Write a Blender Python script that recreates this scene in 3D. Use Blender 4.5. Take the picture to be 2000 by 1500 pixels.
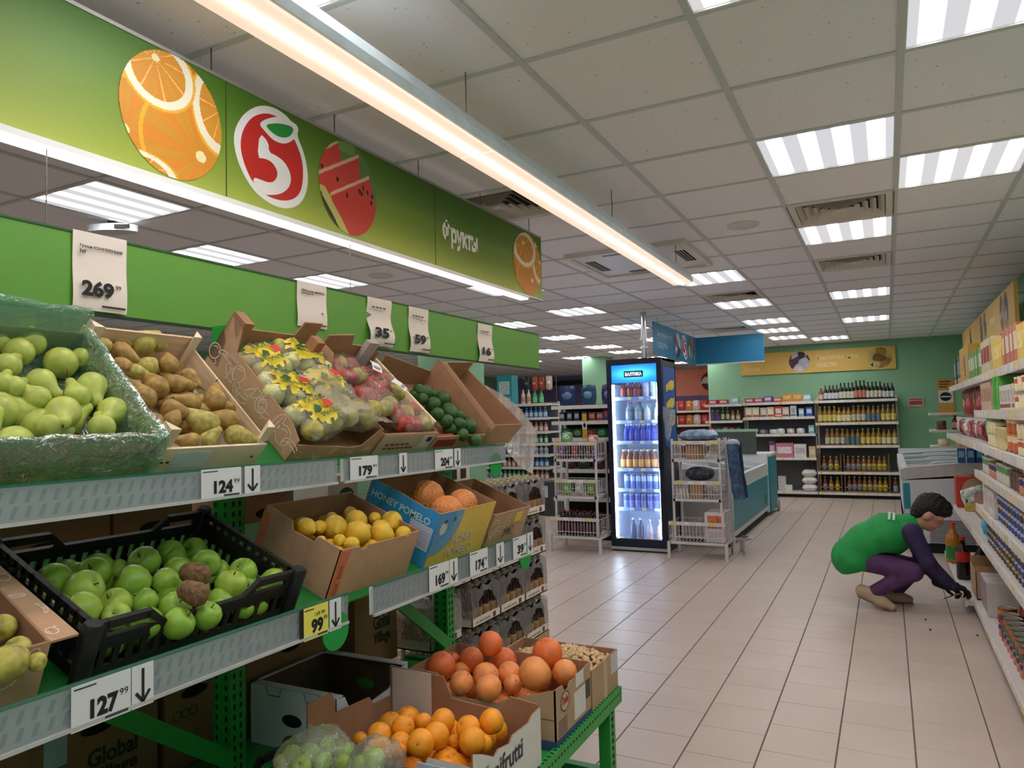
import bpy, math, random
import numpy as np
from mathutils import Matrix, Vector
random.seed(7); RNG = np.random.default_rng(7)
for _o in list(bpy.data.objects): bpy.data.objects.remove(_o)
scene = bpy.context.scene
COL = scene.collection
# ---------------------------------------------------------------- camera, world, exposure
F_PX, CX, CY, CAM_H = 1426.0, 1000.0, 750.0, 1.467
def _ray(px, py): return Vector(((px-CX)/F_PX, (py-CY)/F_PX, 1.0))
_ey = _ray(1732, 805).normalized()
_ex = -_ray(-1790, 891).normalized()
_ex = (_ex - _ey*_ex.dot(_ey)).normalized()
_ez = _ex.cross(_ey)
RW = Matrix((_ex, _ey, _ez))                     # camera (right, down, forward) -> world
cam_d = bpy.data.cameras.new('camera'); cam = bpy.data.objects.new('camera', cam_d); COL.objects.link(cam)
cam_d.sensor_fit = 'HORIZONTAL'; cam_d.sensor_width = 36.0; cam_d.lens = F_PX/2000*36.0
cam_d.clip_start = 0.02; cam_d.clip_end = 100
_r, _d, _f = RW.col[0], RW.col[1], RW.col[2]
_m = Matrix((_r, -_d, -_f)).transposed().to_4x4(); _m.translation = (0, 0, CAM_H)
cam.matrix_world = _m
scene.camera = cam
wd = bpy.data.worlds.new('world'); scene.world = wd; wd.use_nodes = True
wd.node_tree.nodes['Background'].inputs[0].default_value = (0.5, 0.52, 0.55, 1)
wd.node_tree.nodes['Background'].inputs[1].default_value = 0.05
vs = scene.view_settings
vs.view_transform = 'Standard'; vs.look = 'None'; vs.gamma = 1.0; vs.use_curve_mapping = False
vs.exposure = 1.3
PANEL_W, STRIP_W = 9.0, 4.5                      # brightness of the ceiling panels and of the long lamps
CZ = 2.737                                       # ceiling height
# a pixel gives a direction; the plane it is cut with gives the distance
def at(px, py, x=None, y=None, z=None):
    d = RW @ _ray(px, py)
    if x is not None: t = x/d.x
    elif y is not None: t = y/d.y
    else: t = (z-CAM_H)/d.z
    return Vector((d.x*t, d.y*t, CAM_H+d.z*t))
def at_plane(px, py, p0, n):
    d = RW @ _ray(px, py); o = Vector((0, 0, CAM_H))
    return o + d*((Vector(p0)-o).dot(n)/d.dot(n))
def to_px(P):
    c = RW.transposed() @ (Vector(P)-Vector((0, 0, CAM_H)))
    return (CX+F_PX*c.x/c.z, CY+F_PX*c.y/c.z, c.z)
# ---------------------------------------------------------------- materials
def lin(c):
    r = []
    for v in c[:3]:
        v = v/255.0
        r.append(v/12.92 if v <= 0.04045 else ((v+0.055)/1.055)**2.4)
    return tuple(r)+(1.0,)
_MATS = {}
def mat(col, rough=0.55, metal=0.0, var=0.06, scale=12.0, spec=0.4, bump=0.0, bscale=60.0, emit=0.0, trans=0.0, alpha=1.0, sss=0.0, stretch=None):
    key = (tuple(col), rough, metal, var, scale, spec, bump, bscale, emit, trans, alpha, sss, stretch)
    if key in _MATS: return _MATS[key]
    m = bpy.data.materials.new('surface'); m.use_nodes = True
    nt = m.node_tree; b = nt.nodes['Principled BSDF']
    b.inputs['Roughness'].default_value = rough; b.inputs['Metallic'].default_value = metal
    b.inputs['Specular IOR Level'].default_value = spec
    c = lin(col)
    tc = nt.nodes.new('ShaderNodeTexCoord')
    src = tc.outputs['Object']
    if stretch:
        mp = nt.nodes.new('ShaderNodeMapping'); mp.inputs['Scale'].default_value = stretch
        nt.links.new(src, mp.inputs[0]); src = mp.outputs[0]
    if var > 0:
        nz = nt.nodes.new('ShaderNodeTexNoise'); nz.inputs['Scale'].default_value = scale; nz.inputs['Detail'].default_value = 3
        nt.links.new(src, nz.inputs['Vector'])
        rp = nt.nodes.new('ShaderNodeValToRGB')
        rp.color_ramp.elements[0].position = 0.3; rp.color_ramp.elements[1].position = 0.7
        rp.color_ramp.elements[0].color = tuple(max(0, v*(1-var*2)) for v in c[:3])+(1,)
        rp.color_ramp.elements[1].color = tuple(min(1, v*(1+var)) for v in c[:3])+(1,)
        nt.links.new(nz.outputs['Fac'], rp.inputs[0]); nt.links.new(rp.outputs[0], b.inputs['Base Color'])
    else: b.inputs['Base Color'].default_value = c
    if bump > 0:
        n2 = nt.nodes.new('ShaderNodeTexNoise'); n2.inputs['Scale'].default_value = bscale; n2.inputs['Detail'].default_value = 4
        nt.links.new(src, n2.inputs['Vector'])
        bp = nt.nodes.new('ShaderNodeBump'); bp.inputs['Strength'].default_value = bump; bp.inputs['Distance'].default_value = 0.01
        nt.links.new(n2.outputs['Fac'], bp.inputs['Height']); nt.links.new(bp.outputs[0], b.inputs['Normal'])
    if emit > 0:
        b.inputs['Emission Color'].default_value = c; b.inputs['Emission Strength'].default_value = emit
    if trans > 0: b.inputs['Transmission Weight'].default_value = trans
    if alpha < 1: b.inputs['Alpha'].default_value = alpha
    if sss > 0:
        b.inputs['Subsurface Weight'].default_value = sss; b.inputs['Subsurface Radius'].default_value = (0.02, 0.01, 0.005)
    _MATS[key] = m
    return m
def film(col, alpha=0.25, rough=0.12, bump=0.5, bscale=25.0, gl=0.35):
    """thin plastic: see-through with gloss"""
    key = ('film', tuple(col), alpha, rough, bump, bscale, gl)
    if key in _MATS: return _MATS[key]
    m = bpy.data.materials.new('plastic_film'); m.use_nodes = True; nt = m.node_tree
    for n in list(nt.nodes): nt.nodes.remove(n)
    out = nt.nodes.new('ShaderNodeOutputMaterial'); tr = nt.nodes.new('ShaderNodeBsdfTransparent')
    df = nt.nodes.new('ShaderNodeBsdfDiffuse'); gs = nt.nodes.new('ShaderNodeBsdfGlossy')
    tl = nt.nodes.new('ShaderNodeBsdfTranslucent'); md = nt.nodes.new('ShaderNodeMixShader')
    c = lin(col); df.inputs[0].default_value = c; tl.inputs[0].default_value = c
    tr.inputs[0].default_value = tuple(0.9+0.1*v for v in c[:3])+(1,)
    gs.inputs['Roughness'].default_value = rough
    nt.links.new(df.outputs[0], md.inputs[1]); nt.links.new(tl.outputs[0], md.inputs[2]); md.inputs[0].default_value = 0.5
    m1 = nt.nodes.new('ShaderNodeMixShader'); m1.inputs[0].default_value = alpha
    nt.links.new(tr.outputs[0], m1.inputs[1]); nt.links.new(md.outputs[0], m1.inputs[2])
    lw = nt.nodes.new('ShaderNodeFresnel'); lw.inputs[0].default_value = 1.4
    mu = nt.nodes.new('ShaderNodeMath'); mu.operation = 'MULTIPLY_ADD'; mu.inputs[1].default_value = 0.45; mu.inputs[2].default_value = gl*0.05
    nt.links.new(lw.outputs[0], mu.inputs[0])
    m2 = nt.nodes.new('ShaderNodeMixShader'); nt.links.new(mu.outputs[0], m2.inputs[0])
    nt.links.new(m1.outputs[0], m2.inputs[1]); nt.links.new(gs.outputs[0], m2.inputs[2])
    if bump > 0:
        tc = nt.nodes.new('ShaderNodeTexCoord'); nz = nt.nodes.new('ShaderNodeTexNoise'); nz.inputs['Scale'].default_value = bscale
        nz.inputs['Detail'].default_value = 3; nz.inputs['Distortion'].default_value = 1.5
        nt.links.new(tc.outputs['Object'], nz.inputs['Vector'])
        bp = nt.nodes.new('ShaderNodeBump'); bp.inputs['Strength'].default_value = bump; bp.inputs['Distance'].default_value = 0.02
        nt.links.new(nz.outputs['Fac'], bp.inputs['Height']); nt.links.new(bp.outputs[0], gs.inputs['Normal']); nt.links.new(bp.outputs[0], lw.inputs['Normal'])
    nt.links.new(m2.outputs[0], out.inputs[0]); _MATS[key] = m
    return m
def print_mat(rough=0.5, spec=0.35, emit=0.0):
    key = ('print', rough, spec, emit)
    if key in _MATS: return _MATS[key]
    m = bpy.data.materials.new('printed'); m.use_nodes = True; nt = m.node_tree; b = nt.nodes['Principled BSDF']
    a = nt.nodes.new('ShaderNodeVertexColor'); a.layer_name = 'ink'
    nt.links.new(a.outputs[0], b.inputs['Base Color']); b.inputs['Roughness'].default_value = rough; b.inputs['Specular IOR Level'].default_value = spec
    if emit > 0:
        nt.links.new(a.outputs[0], b.inputs['Emission Color']); b.inputs['Emission Strength'].default_value = emit
    _MATS[key] = m
    return m
# ---------------------------------------------------------------- mesh helpers
IDM = Matrix.Identity(4)
class MB:
    def __init__(s): s.v = []; s.f = []; s.mi = []
    def add(s, vs, fs, M=None, mi=0):
        o = len(s.v)
        if M is not None: vs = [M @ Vector(p) for p in vs]
        s.v += [tuple(p) for p in vs]; s.f += [tuple(i+o for i in f) for f in fs]; s.mi += [mi]*len(fs)
        return s
    def box(s, x0, x1, y0, y1, z0, z1, M=None, mi=0):
        vs = [(x, y, z) for z in (z0, z1) for y in (y0, y1) for x in (x0, x1)]
        return s.add(vs, [(0,2,3,1), (4,5,7,6), (0,1,5,4), (2,6,7,3), (0,4,6,2), (1,3,7,5)], M, mi)
    def lathe(s, prof, n=12, M=None, mi=0, sq=1.0):
        """prof: (radius, z) from bottom to top about the local z axis"""
        vs = []; fs = []; rows = []
        for r, z in prof:
            if r < 1e-6: rows.append([len(vs)]); vs.append((0, 0, z))
            else:
                rows.append(list(range(len(vs), len(vs)+n)))
                for k in range(n):
                    a = 2*math.pi*k/n; vs.append((r*math.cos(a), r*math.sin(a)*sq, z))
        for a, b in zip(rows[:-1], rows[1:]):
            for k in range(n):
                k2 = (k+1) % n
                if len(a) == 1 and len(b) == 1: continue
                if len(a) == 1: fs.append((a[0], b[k2], b[k]))
                elif len(b) == 1: fs.append((a[k], a[k2], b[0]))
                else: fs.append((a[k], a[k2], b[k2], b[k]))
        return s.add(vs, fs, M, mi)
    def tube(s, pts, r, n=6, mi=0, cap=True, M=None):
        pts = [Vector(p) for p in pts]; rr = r if isinstance(r, (list, tuple)) else [r]*len(pts)
        vs = []; fs = []
        for i, p in enumerate(pts):
            t = (pts[min(i+1, len(pts)-1)]-pts[max(i-1, 0)]).normalized()
            u = t.cross(Vector((0, 0, 1)))
            if u.length < 0.05: u = t.cross(Vector((0, 1, 0)))
            u.normalize(); w = t.cross(u)
            for k in range(n):
                a = 2*math.pi*k/n; vs.append(p+u*(rr[i]*math.cos(a))+w*(rr[i]*math.sin(a)))
        for i in range(len(pts)-1):
            for k in range(n):
                k2 = (k+1) % n; fs.append((i*n+k, i*n+k2, (i+1)*n+k2, (i+1)*n+k))
        if cap: fs.append(tuple(range(n-1, -1, -1))); fs.append(tuple((len(pts)-1)*n+k for k in range(n)))
        return s.add(vs, fs, M, mi)
    def prism(s, poly, z0, z1, M=None, mi=0):
        n = len(poly); vs = [(x, y, z0) for x, y in poly]+[(x, y, z1) for x, y in poly]
        fs = [tuple(range(n-1, -1, -1)), tuple(range(n, 2*n))]+[(k, (k+1) % n, n+(k+1) % n, n+k) for k in range(n)]
        return s.add(vs, fs, M, mi)
    def mesh(s, name='mesh', mats=(), smooth=False, angle=None):
        me = bpy.data.meshes.new(name); me.from_pydata(s.v, [], s.f)
        for m in mats: me.materials.append(m)
        if len(mats) > 1: me.polygons.foreach_set('material_index', s.mi)
        if smooth: me.polygons.foreach_set('use_smooth', [True]*len(me.polygons))
        me.update()
        if smooth and angle is not None:
            try: me.set_sharp_from_angle(angle=math.radians(angle))
            except Exception: pass
        return me
    def build(s, name, mats, parent=None, smooth=False, M=None, angle=None):
        if not isinstance(mats, (list, tuple)): mats = [mats]
        return link(name, s.mesh(name, mats, smooth, angle), parent, M)
def link(name, data, parent=None, M=None):
    o = bpy.data.objects.new(name, data); COL.objects.link(o)
    if parent is not None: o.parent = parent
    if M is not None: o.matrix_basis = M
    return o
def T(x, y, z): return Matrix.Translation((x, y, z))
def RZ(a): return Matrix.Rotation(a, 4, 'Z')
def RX(a): return Matrix.Rotation(a, 4, 'X')
def RY(a): return Matrix.Rotation(a, 4, 'Y')
def S(a, b=None, c=None): return Matrix.Diagonal((a, a if b is None else b, a if c is None else c, 1))
def frame(o, u, v):
    """local x -> u, local y -> v, local z -> u x v"""
    u = Vector(u).normalized(); v = Vector(v).normalized(); n = u.cross(v)
    m = Matrix((u, v, n)).transposed().to_4x4(); m.translation = o
    return m
def FX(x, y, z): return frame((x, y, z), (0, 1, 0), (0, 0, 1))     # faces +x
def FXN(x, y, z): return frame((x, y, z), (0, -1, 0), (0, 0, 1))   # faces -x
def FY(x, y, z): return frame((x, y, z), (1, 0, 0), (0, 0, 1))     # faces -y
def tag(o, label, cat, group=None, kind=None):
    if label: o['label'] = label
    if cat: o['category'] = cat
    if group: o['group'] = group
    if kind: o['kind'] = kind
    return o
def thing(name, label, cat, M=None, group=None):
    o = bpy.data.objects.new(name, None); COL.objects.link(o); o.empty_display_size = 0.05
    if M is not None: o.matrix_basis = M
    return tag(o, label, cat, group)
def struct(name, mb, m, parent=None, smooth=False, M=None):
    o = mb.build(name, m, parent, smooth, M)
    if parent is None: o['kind'] = 'structure'
    return o
def copy_tree(o, M=None, label=None, group=None, parent=None):
    c = o.copy(); COL.objects.link(c)
    if parent is not None: c.parent = parent
    if M is not None: c.matrix_basis = M
    if label: c['label'] = label
    if group: c['group'] = group
    for ch in o.children:
        k = ch.copy(); COL.objects.link(k); k.parent = c; k.matrix_basis = ch.matrix_basis
        for g in ch.children:
            q = g.copy(); COL.objects.link(q); q.parent = k; q.matrix_basis = g.matrix_basis
    return c
class Proto:
    """first use places the built thing itself, later uses copy it"""
    def __init__(s, root): s.root = root; s.used = False
    def put(s, M, label=None, group=None, cat=None):
        if not s.used: s.used = True; o = s.root; o.matrix_basis = M
        else: o = copy_tree(s.root, M)
        if label: o['label'] = label
        if group: o['group'] = group
        if cat: o['category'] = cat
        return o
# ---------------------------------------------------------------- printing
_TXT = {}
def text_mesh(body, bold=0.0):
    key = (body, bold)
    if key not in _TXT:
        c = bpy.data.curves.new('lettering', 'FONT'); c.body = body; c.size = 1; c.resolution_u = 3; c.offset = bold; c.space_line = 0.95
        o = bpy.data.objects.new('lettering', c); me = bpy.data.meshes.new_from_object(o)
        bpy.data.objects.remove(o); bpy.data.curves.remove(c)
        xs = np.array([v.co[:] for v in me.vertices])
        _TXT[key] = (me, xs.min(0), xs.max(0))
    return _TXT[key]
_TM = {}
def text(parent, body, M, w=None, h=None, col=(20, 20, 22), bold=0.0, name='lettering', depth=0.0006, center=False, emit=0.0):
    """lettering fitted to width w and/or height h, lower left corner at the frame's origin"""
    me, lo, hi = text_mesh(body, bold)
    sx = w/(hi[0]-lo[0]) if w else None; sy = h/(hi[1]-lo[1]) if h else None
    if sx is None: sx = sy
    if sy is None: sy = sx
    m = mat(col, 0.5, var=0.0, emit=emit)
    k = (body, bold, m.name)
    if k not in _TM:
        m2 = me.copy(); m2.materials.clear(); m2.materials.append(m); _TM[k] = m2
    off = Vector((-lo[0]*sx, -lo[1]*sy, depth))
    if center: off = Vector((-(lo[0]+hi[0])/2*sx, -(lo[1]+hi[1])/2*sy, depth))
    return link(name, _TM[k], parent, M @ Matrix.Translation(off) @ S(sx, sy, 1))
def bar(parent, M, w, h, col, n=4, name='print_line'):
    """a line of print too small to read: short dashes"""
    m = MB(); x = 0
    for i in range(n):
        L = w/n*(.82 if i % 2 else .7); m.add([(x, 0, .0007), (x+L, 0, .0007), (x+L, h, .0007), (x, h, .0007)], [(0, 1, 2, 3)]); x += w/n
    return m.build(name, mat(col, .6, var=0), parent, M=M)
def inpoly(X, Y, poly):
    r = np.zeros(X.shape, bool); n = len(poly); j = n-1
    for i in range(n):
        xi, yi = poly[i]; xj, yj = poly[j]
        if yi != yj:
            c = ((yi > Y) != (yj > Y)) & (X < (xj-xi)*(Y-yi)/(yj-yi)+xi)
            r ^= c
        j = i
    return r
def print_panel(name, w, h, nx, ny, fn, parent, M, rough=0.5, emit=0.0, spec=0.35):
    """a flat printed sheet; fn(u, v) gives colour 0..255 (and may give a mask) over the unit square"""
    us = (np.arange(nx)+0.5)/nx; vs_ = (np.arange(ny)+0.5)/ny
    U, V = np.meshgrid(us, vs_); res = fn(U, V)
    rgb, mask = res if isinstance(res, tuple) else (res, np.ones(U.shape, bool))
    gx, gy = np.meshgrid(np.linspace(0, w, nx+1), np.linspace(0, h, ny+1))
    co = np.stack([gx, gy, np.zeros_like(gx)], -1).reshape(-1, 3)
    jj, ii = np.nonzero(mask); a = jj*(nx+1)+ii
    faces = np.stack([a, a+1, a+nx+2, a+nx+1], -1)
    used, inv = np.unique(faces, return_inverse=True); co = co[used]; faces = inv.reshape(-1, 4)
    me = bpy.data.meshes.new(name); n = len(faces)
    me.vertices.add(len(co)); me.vertices.foreach_set('co', co.astype(np.float32).ravel())
    me.loops.add(4*n); me.loops.foreach_set('vertex_index', faces.astype(np.int32).ravel())
    me.polygons.add(n); me.polygons.foreach_set('loop_start', np.arange(0, 4*n, 4, dtype=np.int32))
    me.update(calc_edges=True); me.validate()
    c = np.clip(rgb[jj, ii]/255.0, 0, 1); c = np.where(c <= 0.04045, c/12.92, ((c+0.055)/1.055)**2.4)
    c = np.concatenate([c, np.ones((n, 1))], 1).repeat(4, 0)
    at_ = me.color_attributes.new('ink', 'FLOAT_COLOR', 'CORNER'); at_.data.foreach_set('color', c.astype(np.float32).ravel())
    me.materials.append(print_mat(rough, spec, emit))
    return link(name, me, parent, M)
def ribbon(mb, pts, wd, M=None, closed=False, z=0.0007):
    """a drawn line of width wd through 2d points"""
    P = [Vector((p[0], p[1])) for p in pts]; n = len(P); vs = []
    for i in range(n):
        a = P[(i-1) % n] if closed or i > 0 else P[i]; b = P[(i+1) % n] if closed or i < n-1 else P[i]
        t = (b-a).normalized(); q = Vector((-t.y, t.x))*wd/2
        vs += [(P[i].x+q.x, P[i].y+q.y, z), (P[i].x-q.x, P[i].y-q.y, z)]
    fs = [(2*i, 2*i+1, 2*((i+1) % n)+1, 2*((i+1) % n)) for i in range(n if closed else n-1)]
    return mb.add(vs, fs, M)
def ell(cx, cy, rx, ry, a0=0, a1=360, n=16, rot=0):
    r = math.radians(rot); o = []
    for k in range(n+1):
        a = math.radians(a0+(a1-a0)*k/n); x, y = rx*math.cos(a), ry*math.sin(a)
        o.append((cx+x*math.cos(r)-y*math.sin(r), cy+x*math.sin(r)+y*math.cos(r)))
    return o
# ---------------------------------------------------------------- the room
XR, XL, YB, YF, YFRONT = 1.2, -10.0, 14.3, 19.5, -2.6
GROUT = mat((96, 82, 70), 0.8)
def tile_mat():
    m = bpy.data.materials.new('floor_tile'); m.use_nodes = True; nt = m.node_tree; b = nt.nodes['Principled BSDF']
    oi = nt.nodes.new('ShaderNodeObjectInfo'); tc = nt.nodes.new('ShaderNodeTexCoord'); ge = nt.nodes.new('ShaderNodeNewGeometry')
    nz = nt.nodes.new('ShaderNodeTexNoise'); nz.inputs['Scale'].default_value = 2.2; nz.inputs['Detail'].default_value = 4
    nt.links.new(ge.outputs['Position'], nz.inputs['Vector'])
    ad = nt.nodes.new('ShaderNodeMath'); ad.operation = 'MULTIPLY_ADD'; ad.inputs[1].default_value = 0.25
    nt.links.new(oi.outputs['Random'], ad.inputs[0]); nt.links.new(nz.outputs['Fac'], ad.inputs[2])
    rp = nt.nodes.new('ShaderNodeValToRGB'); e = rp.color_ramp.elements
    e[0].position = 0.3; e[0].color = lin((180, 163, 150)); e[1].position = 1.0; e[1].color = lin((194, 177, 164))
    nt.links.new(ad.outputs[0], rp.inputs[0]); nt.links.new(rp.outputs[0], b.inputs['Base Color'])
    b.inputs['Roughness'].default_value = 0.38; b.inputs['Specular IOR Level'].default_value = 0.45
    n2 = nt.nodes.new('ShaderNodeTexNoise'); n2.inputs['Scale'].default_value = 90; nt.links.new(ge.outputs['Position'], n2.inputs['Vector'])
    bp = nt.nodes.new('ShaderNodeBump'); bp.inputs['Strength'].default_value = 0.06; bp.inputs['Distance'].default_value = 0.005
    nt.links.new(n2.outputs['Fac'], bp.inputs['Height']); nt.links.new(bp.outputs[0], b.inputs['Normal'])
    return m
floor = struct('floor', MB().box(XL, XR, YFRONT, YF, -0.15, -0.0025), GROUT)
FT = 0.303; tmat = tile_mat()
def tile_box(mb, x, y):
    gx, gy, b = 0.003, 0.0016, 0.0015
    x0, x1, y0, y1 = x+gx, x+FT-gx, y+gy, y+FT-gy
    vs = [(x0, y0, -0.0024), (x1, y0, -0.0024), (x1, y1, -0.0024), (x0, y1, -0.0024), (x0, y0, -b), (x1, y0, -b), (x1, y1, -b), (x0, y1, -b),
          (x0+b, y0+b, 0), (x1-b, y0+b, 0), (x1-b, y1-b, 0), (x0+b, y1-b, 0)]
    mb.add(vs, [(8, 9, 10, 11)]+[(k, (k+1) % 4, 4+(k+1) % 4, 4+k) for k in range(4)]+[(4+k, 4+(k+1) % 4, 8+(k+1) % 4, 8+k) for k in range(4)])
cells = []
for k in range(int((XL-0.0447)/FT)-1, int((XR-0.0447)/FT)+1):
    off = 3.5636 if k % 2 else 3.406
    for j in range(int((YFRONT-off)/FT)+1, int((YF-off)/FT)-1):
        x, y = 0.0447+k*FT, off+j*FT
        if x < XL or x+FT > XR: continue
        cells.append((x, y))
def seen_tile(c):
    p = to_px((c[0]+FT/2, c[1]+FT/2, 0))
    if p[2] < 0.3: return 1e9
    vis = -60 < p[0] < 2060 and 700 < p[1] < 1560 and c[0] > -1.0-0.34*c[1] and c[0] < 0.6 and (c[0] > -0.95 or c[1] > 2.6) and c[1] < 13.9 and c[1] > 2.4
    return p[2] if vis else 1e9
cells.sort(key=seen_tile)
tm = MB(); tile_box(tm, -FT/2, -FT/2); tme = tm.mesh('tile', [tmat])
rest = MB()
for i, c in enumerate(cells):
    if i < 300 and seen_tile(c) < 1e8: link('tile', tme, floor, T(c[0]+FT/2, c[1]+FT/2, 0))
    else: tile_box(rest, *c)
o = rest.build('tile_field', tmat, floor); o['kind'] = 'stuff'
# walls
GREEN = mat((140, 186, 148), 0.7, var=0.03, scale=2.0)
WHITEW = mat((205, 205, 200), 0.7, var=0.02)
struct('wall_right', MB().box(XR, XR+0.15, YFRONT, YB+0.15, -0.15, CZ+0.2), GREEN)
struct('wall_back', MB().box(-3.05, XR, YB, YB+0.15, -0.15, CZ+0.2), GREEN)
struct('wall_return', MB().box(-3.05, -2.9, YB+0.15, YF, -0.15, CZ+0.2), mat((176, 122, 88), 0.7))
struct('wall_far', MB().box(XL, -2.9, YF, YF+0.15, -0.15, CZ+0.2), mat((140, 128, 170), 0.7, var=0.03))
struct('wall_left', MB().box(XL-0.15, XL, YFRONT, YF, -0.15, CZ+0.2), GREEN)
struct('wall_front', MB().box(XL, XR, YFRONT-0.15, YFRONT, -0.15, CZ+0.2), WHITEW)
struct('column', MB().box(-5.14, -4.54, 7.5, 8.1, 0, CZ+0.02), GREEN)
struct('column', MB().box(-5.53, -5.03, 14.0, 14.5, 0, CZ+0.02), GREEN)
# ceiling: slab, runners, tiles
struct_ceiling = struct('ceiling', MB().box(XL, XR, YFRONT, YF, CZ+0.06, CZ+0.2), mat((120, 118, 114), 0.9))
def ctile_mat():
    m = bpy.data.materials.new('ceiling_tile'); m.use_nodes = True; nt = m.node_tree; b = nt.nodes['Principled BSDF']
    b.inputs['Roughness'].default_value = 0.9; b.inputs['Specular IOR Level'].default_value = 0.1
    ge = nt.nodes.new('ShaderNodeNewGeometry')
    vo = nt.nodes.new('ShaderNodeTexVoronoi'); vo.inputs['Scale'].default_value = 34; vo.inputs['Randomness'].default_value = 1.0
    nz = nt.nodes.new('ShaderNodeTexNoise'); nz.inputs['Scale'].default_value = 25; nz.inputs['Detail'].default_value = 2
    nt.links.new(ge.outputs['Position'], nz.inputs['Vector'])
    mx = nt.nodes.new('ShaderNodeMixRGB'); mx.inputs[0].default_value = 0.03
    nt.links.new(ge.outputs['Position'], mx.inputs[1]); nt.links.new(nz.outputs['Color'], mx.inputs[2]); nt.links.new(mx.outputs[0], vo.inputs['Vector'])
    rp = nt.nodes.new('ShaderNodeValToRGB'); e = rp.color_ramp.elements
    e[0].position = 0.07; e[0].color = (0, 0, 0, 1); e[1].position = 0.12; e[1].color = (1, 1, 1, 1)
    nt.links.new(vo.outputs['Distance'], rp.inputs[0])
    th = nt.nodes.new('ShaderNodeMath'); th.operation = 'GREATER_THAN'; th.inputs[1].default_value = 0.62
    sp = nt.nodes.new('ShaderNodeSeparateColor'); nt.links.new(vo.outputs['Color'], sp.inputs[0]); nt.links.new(sp.outputs[0], th.inputs[0])
    iv = nt.nodes.new('ShaderNodeMath'); iv.operation = 'SUBTRACT'; iv.inputs[0].default_value = 1.0; nt.links.new(rp.outputs[0], iv.inputs[1])
    mu = nt.nodes.new('ShaderNodeMath'); mu.operation = 'MULTIPLY'; nt.links.new(iv.outputs[0], mu.inputs[0]); nt.links.new(th.outputs[0], mu.inputs[1])
    mc = nt.nodes.new('ShaderNodeMixRGB'); mc.inputs[1].default_value = lin((244, 242, 248)); mc.inputs[2].default_value = lin((130, 130, 130))
    nt.links.new(mu.outputs[0], mc.inputs[0]); nt.links.new(mc.outputs[0], b.inputs['Base Color'])
    bp = nt.nodes.new('ShaderNodeBump'); bp.inputs['Strength'].default_value = 0.25; bp.inputs['Distance'].default_value = 0.004; bp.invert = True
    nt.links.new(mu.outputs[0], bp.inputs['Height']); nt.links.new(bp.outputs[0], b.inputs['Normal'])
    return m
GX, GY, GS = 0.101, 2.28, 0.6
IX0, IX1 = -17, 1; IY0, IY1 = -9, 28
BAR = mat((205, 208, 210), 0.5, var=0.02)
for i in range(IX0, IX1+2):
    x = GX+i*GS
    if XL < x < XR: MB().box(-0.013, 0.013, YFRONT, YF, -0.003, 0.03).build('grid_runner', BAR, struct_ceiling, M=T(x, 0, CZ))
for j in range(IY0, IY1+2):
    y = GY+j*GS
    if YFRONT < y < YF: MB().box(XL, XR, -0.0115, 0.0115, -0.0015, 0.03).build('grid_runner', BAR, struct_ceiling, M=T(0, y, CZ))
LAMPS = [(-1,2), (0,3), (-1,-1), (0,0), (-1,5), (-1,10), (-1,14), (-2,18), (-3,7), (-3,10), (-3,13), (-3,15), (-3,17), (-7,0), (-8,2), (-8,4), (-6,6), (-6,9),
         (-8,10), (-8,13), (-6,12), (-8,16), (-8,18), (-10,16), (-6,15), (-10,19), (-8,21), (-10,22), (-6,19), (-8,24), (-10,25), (-12,14), (-12,19)]
UNSEEN_FILL = [(-3,-2), (-1,-4), (0,-3), (0,-6), (-1,-7), (-3,-6), (-4,-4), (-7,-3), (-10,3), (-10,8), (-12,6), (-13,1)]  # panels out of view on the same grid, added for the light they give
VENTS = [(-4,2), (-1,4), (-1,7), (-3,9), (-4,14)]
CASS = [(-4,5), (-3,5)]
full = set(LAMPS+UNSEEN_FILL+VENTS)
cmat = ctile_mat(); ctiles = []
for i in range(IX0, IX1+1):
    for j in range(IY0, IY1+1):
        x0, x1 = max(GX+i*GS, XL), min(GX+(i+1)*GS, XR); y0, y1 = max(GY+j*GS, YFRONT), min(GY+(j+1)*GS, YF)
        if x1-x0 < 0.02 or y1-y0 < 0.02 or (i, j) in full: continue
        p = to_px(((x0+x1)/2, (y0+y1)/2, CZ)); key = 1e9
        if p[2] > 0.2 and -250 < p[0] < 2250 and -350 < p[1] < 760: key = p[2]
        ctiles.append((key, x0, x1, y0, y1))
ctiles.sort(); shared = None; rest = MB()
for n, (key, x0, x1, y0, y1) in enumerate(ctiles):
    if n < 300 and key < 1e8:
        if abs(x1-x0-GS) < 1e-3 and abs(y1-y0-GS) < 1e-3:
            if shared is None: shared = MB().box(-0.296, 0.296, -0.296, 0.296, 0.004, 0.02).mesh('tile', [cmat])
            me = shared
        else: me = MB().box(-(x1-x0)/2+.004, (x1-x0)/2-.004, -(y1-y0)/2+.004, (y1-y0)/2-.004, 0.004, 0.02).mesh('tile', [cmat])
        link('ceiling_tile', me, struct_ceiling, T((x0+x1)/2, (y0+y1)/2, CZ))
    else: rest.box(x0+.004, x1-.004, y0+.004, y1-.004, CZ+0.004, CZ+0.02)
o = rest.build('tile_field', cmat, struct_ceiling); o['kind'] = 'stuff'
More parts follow.
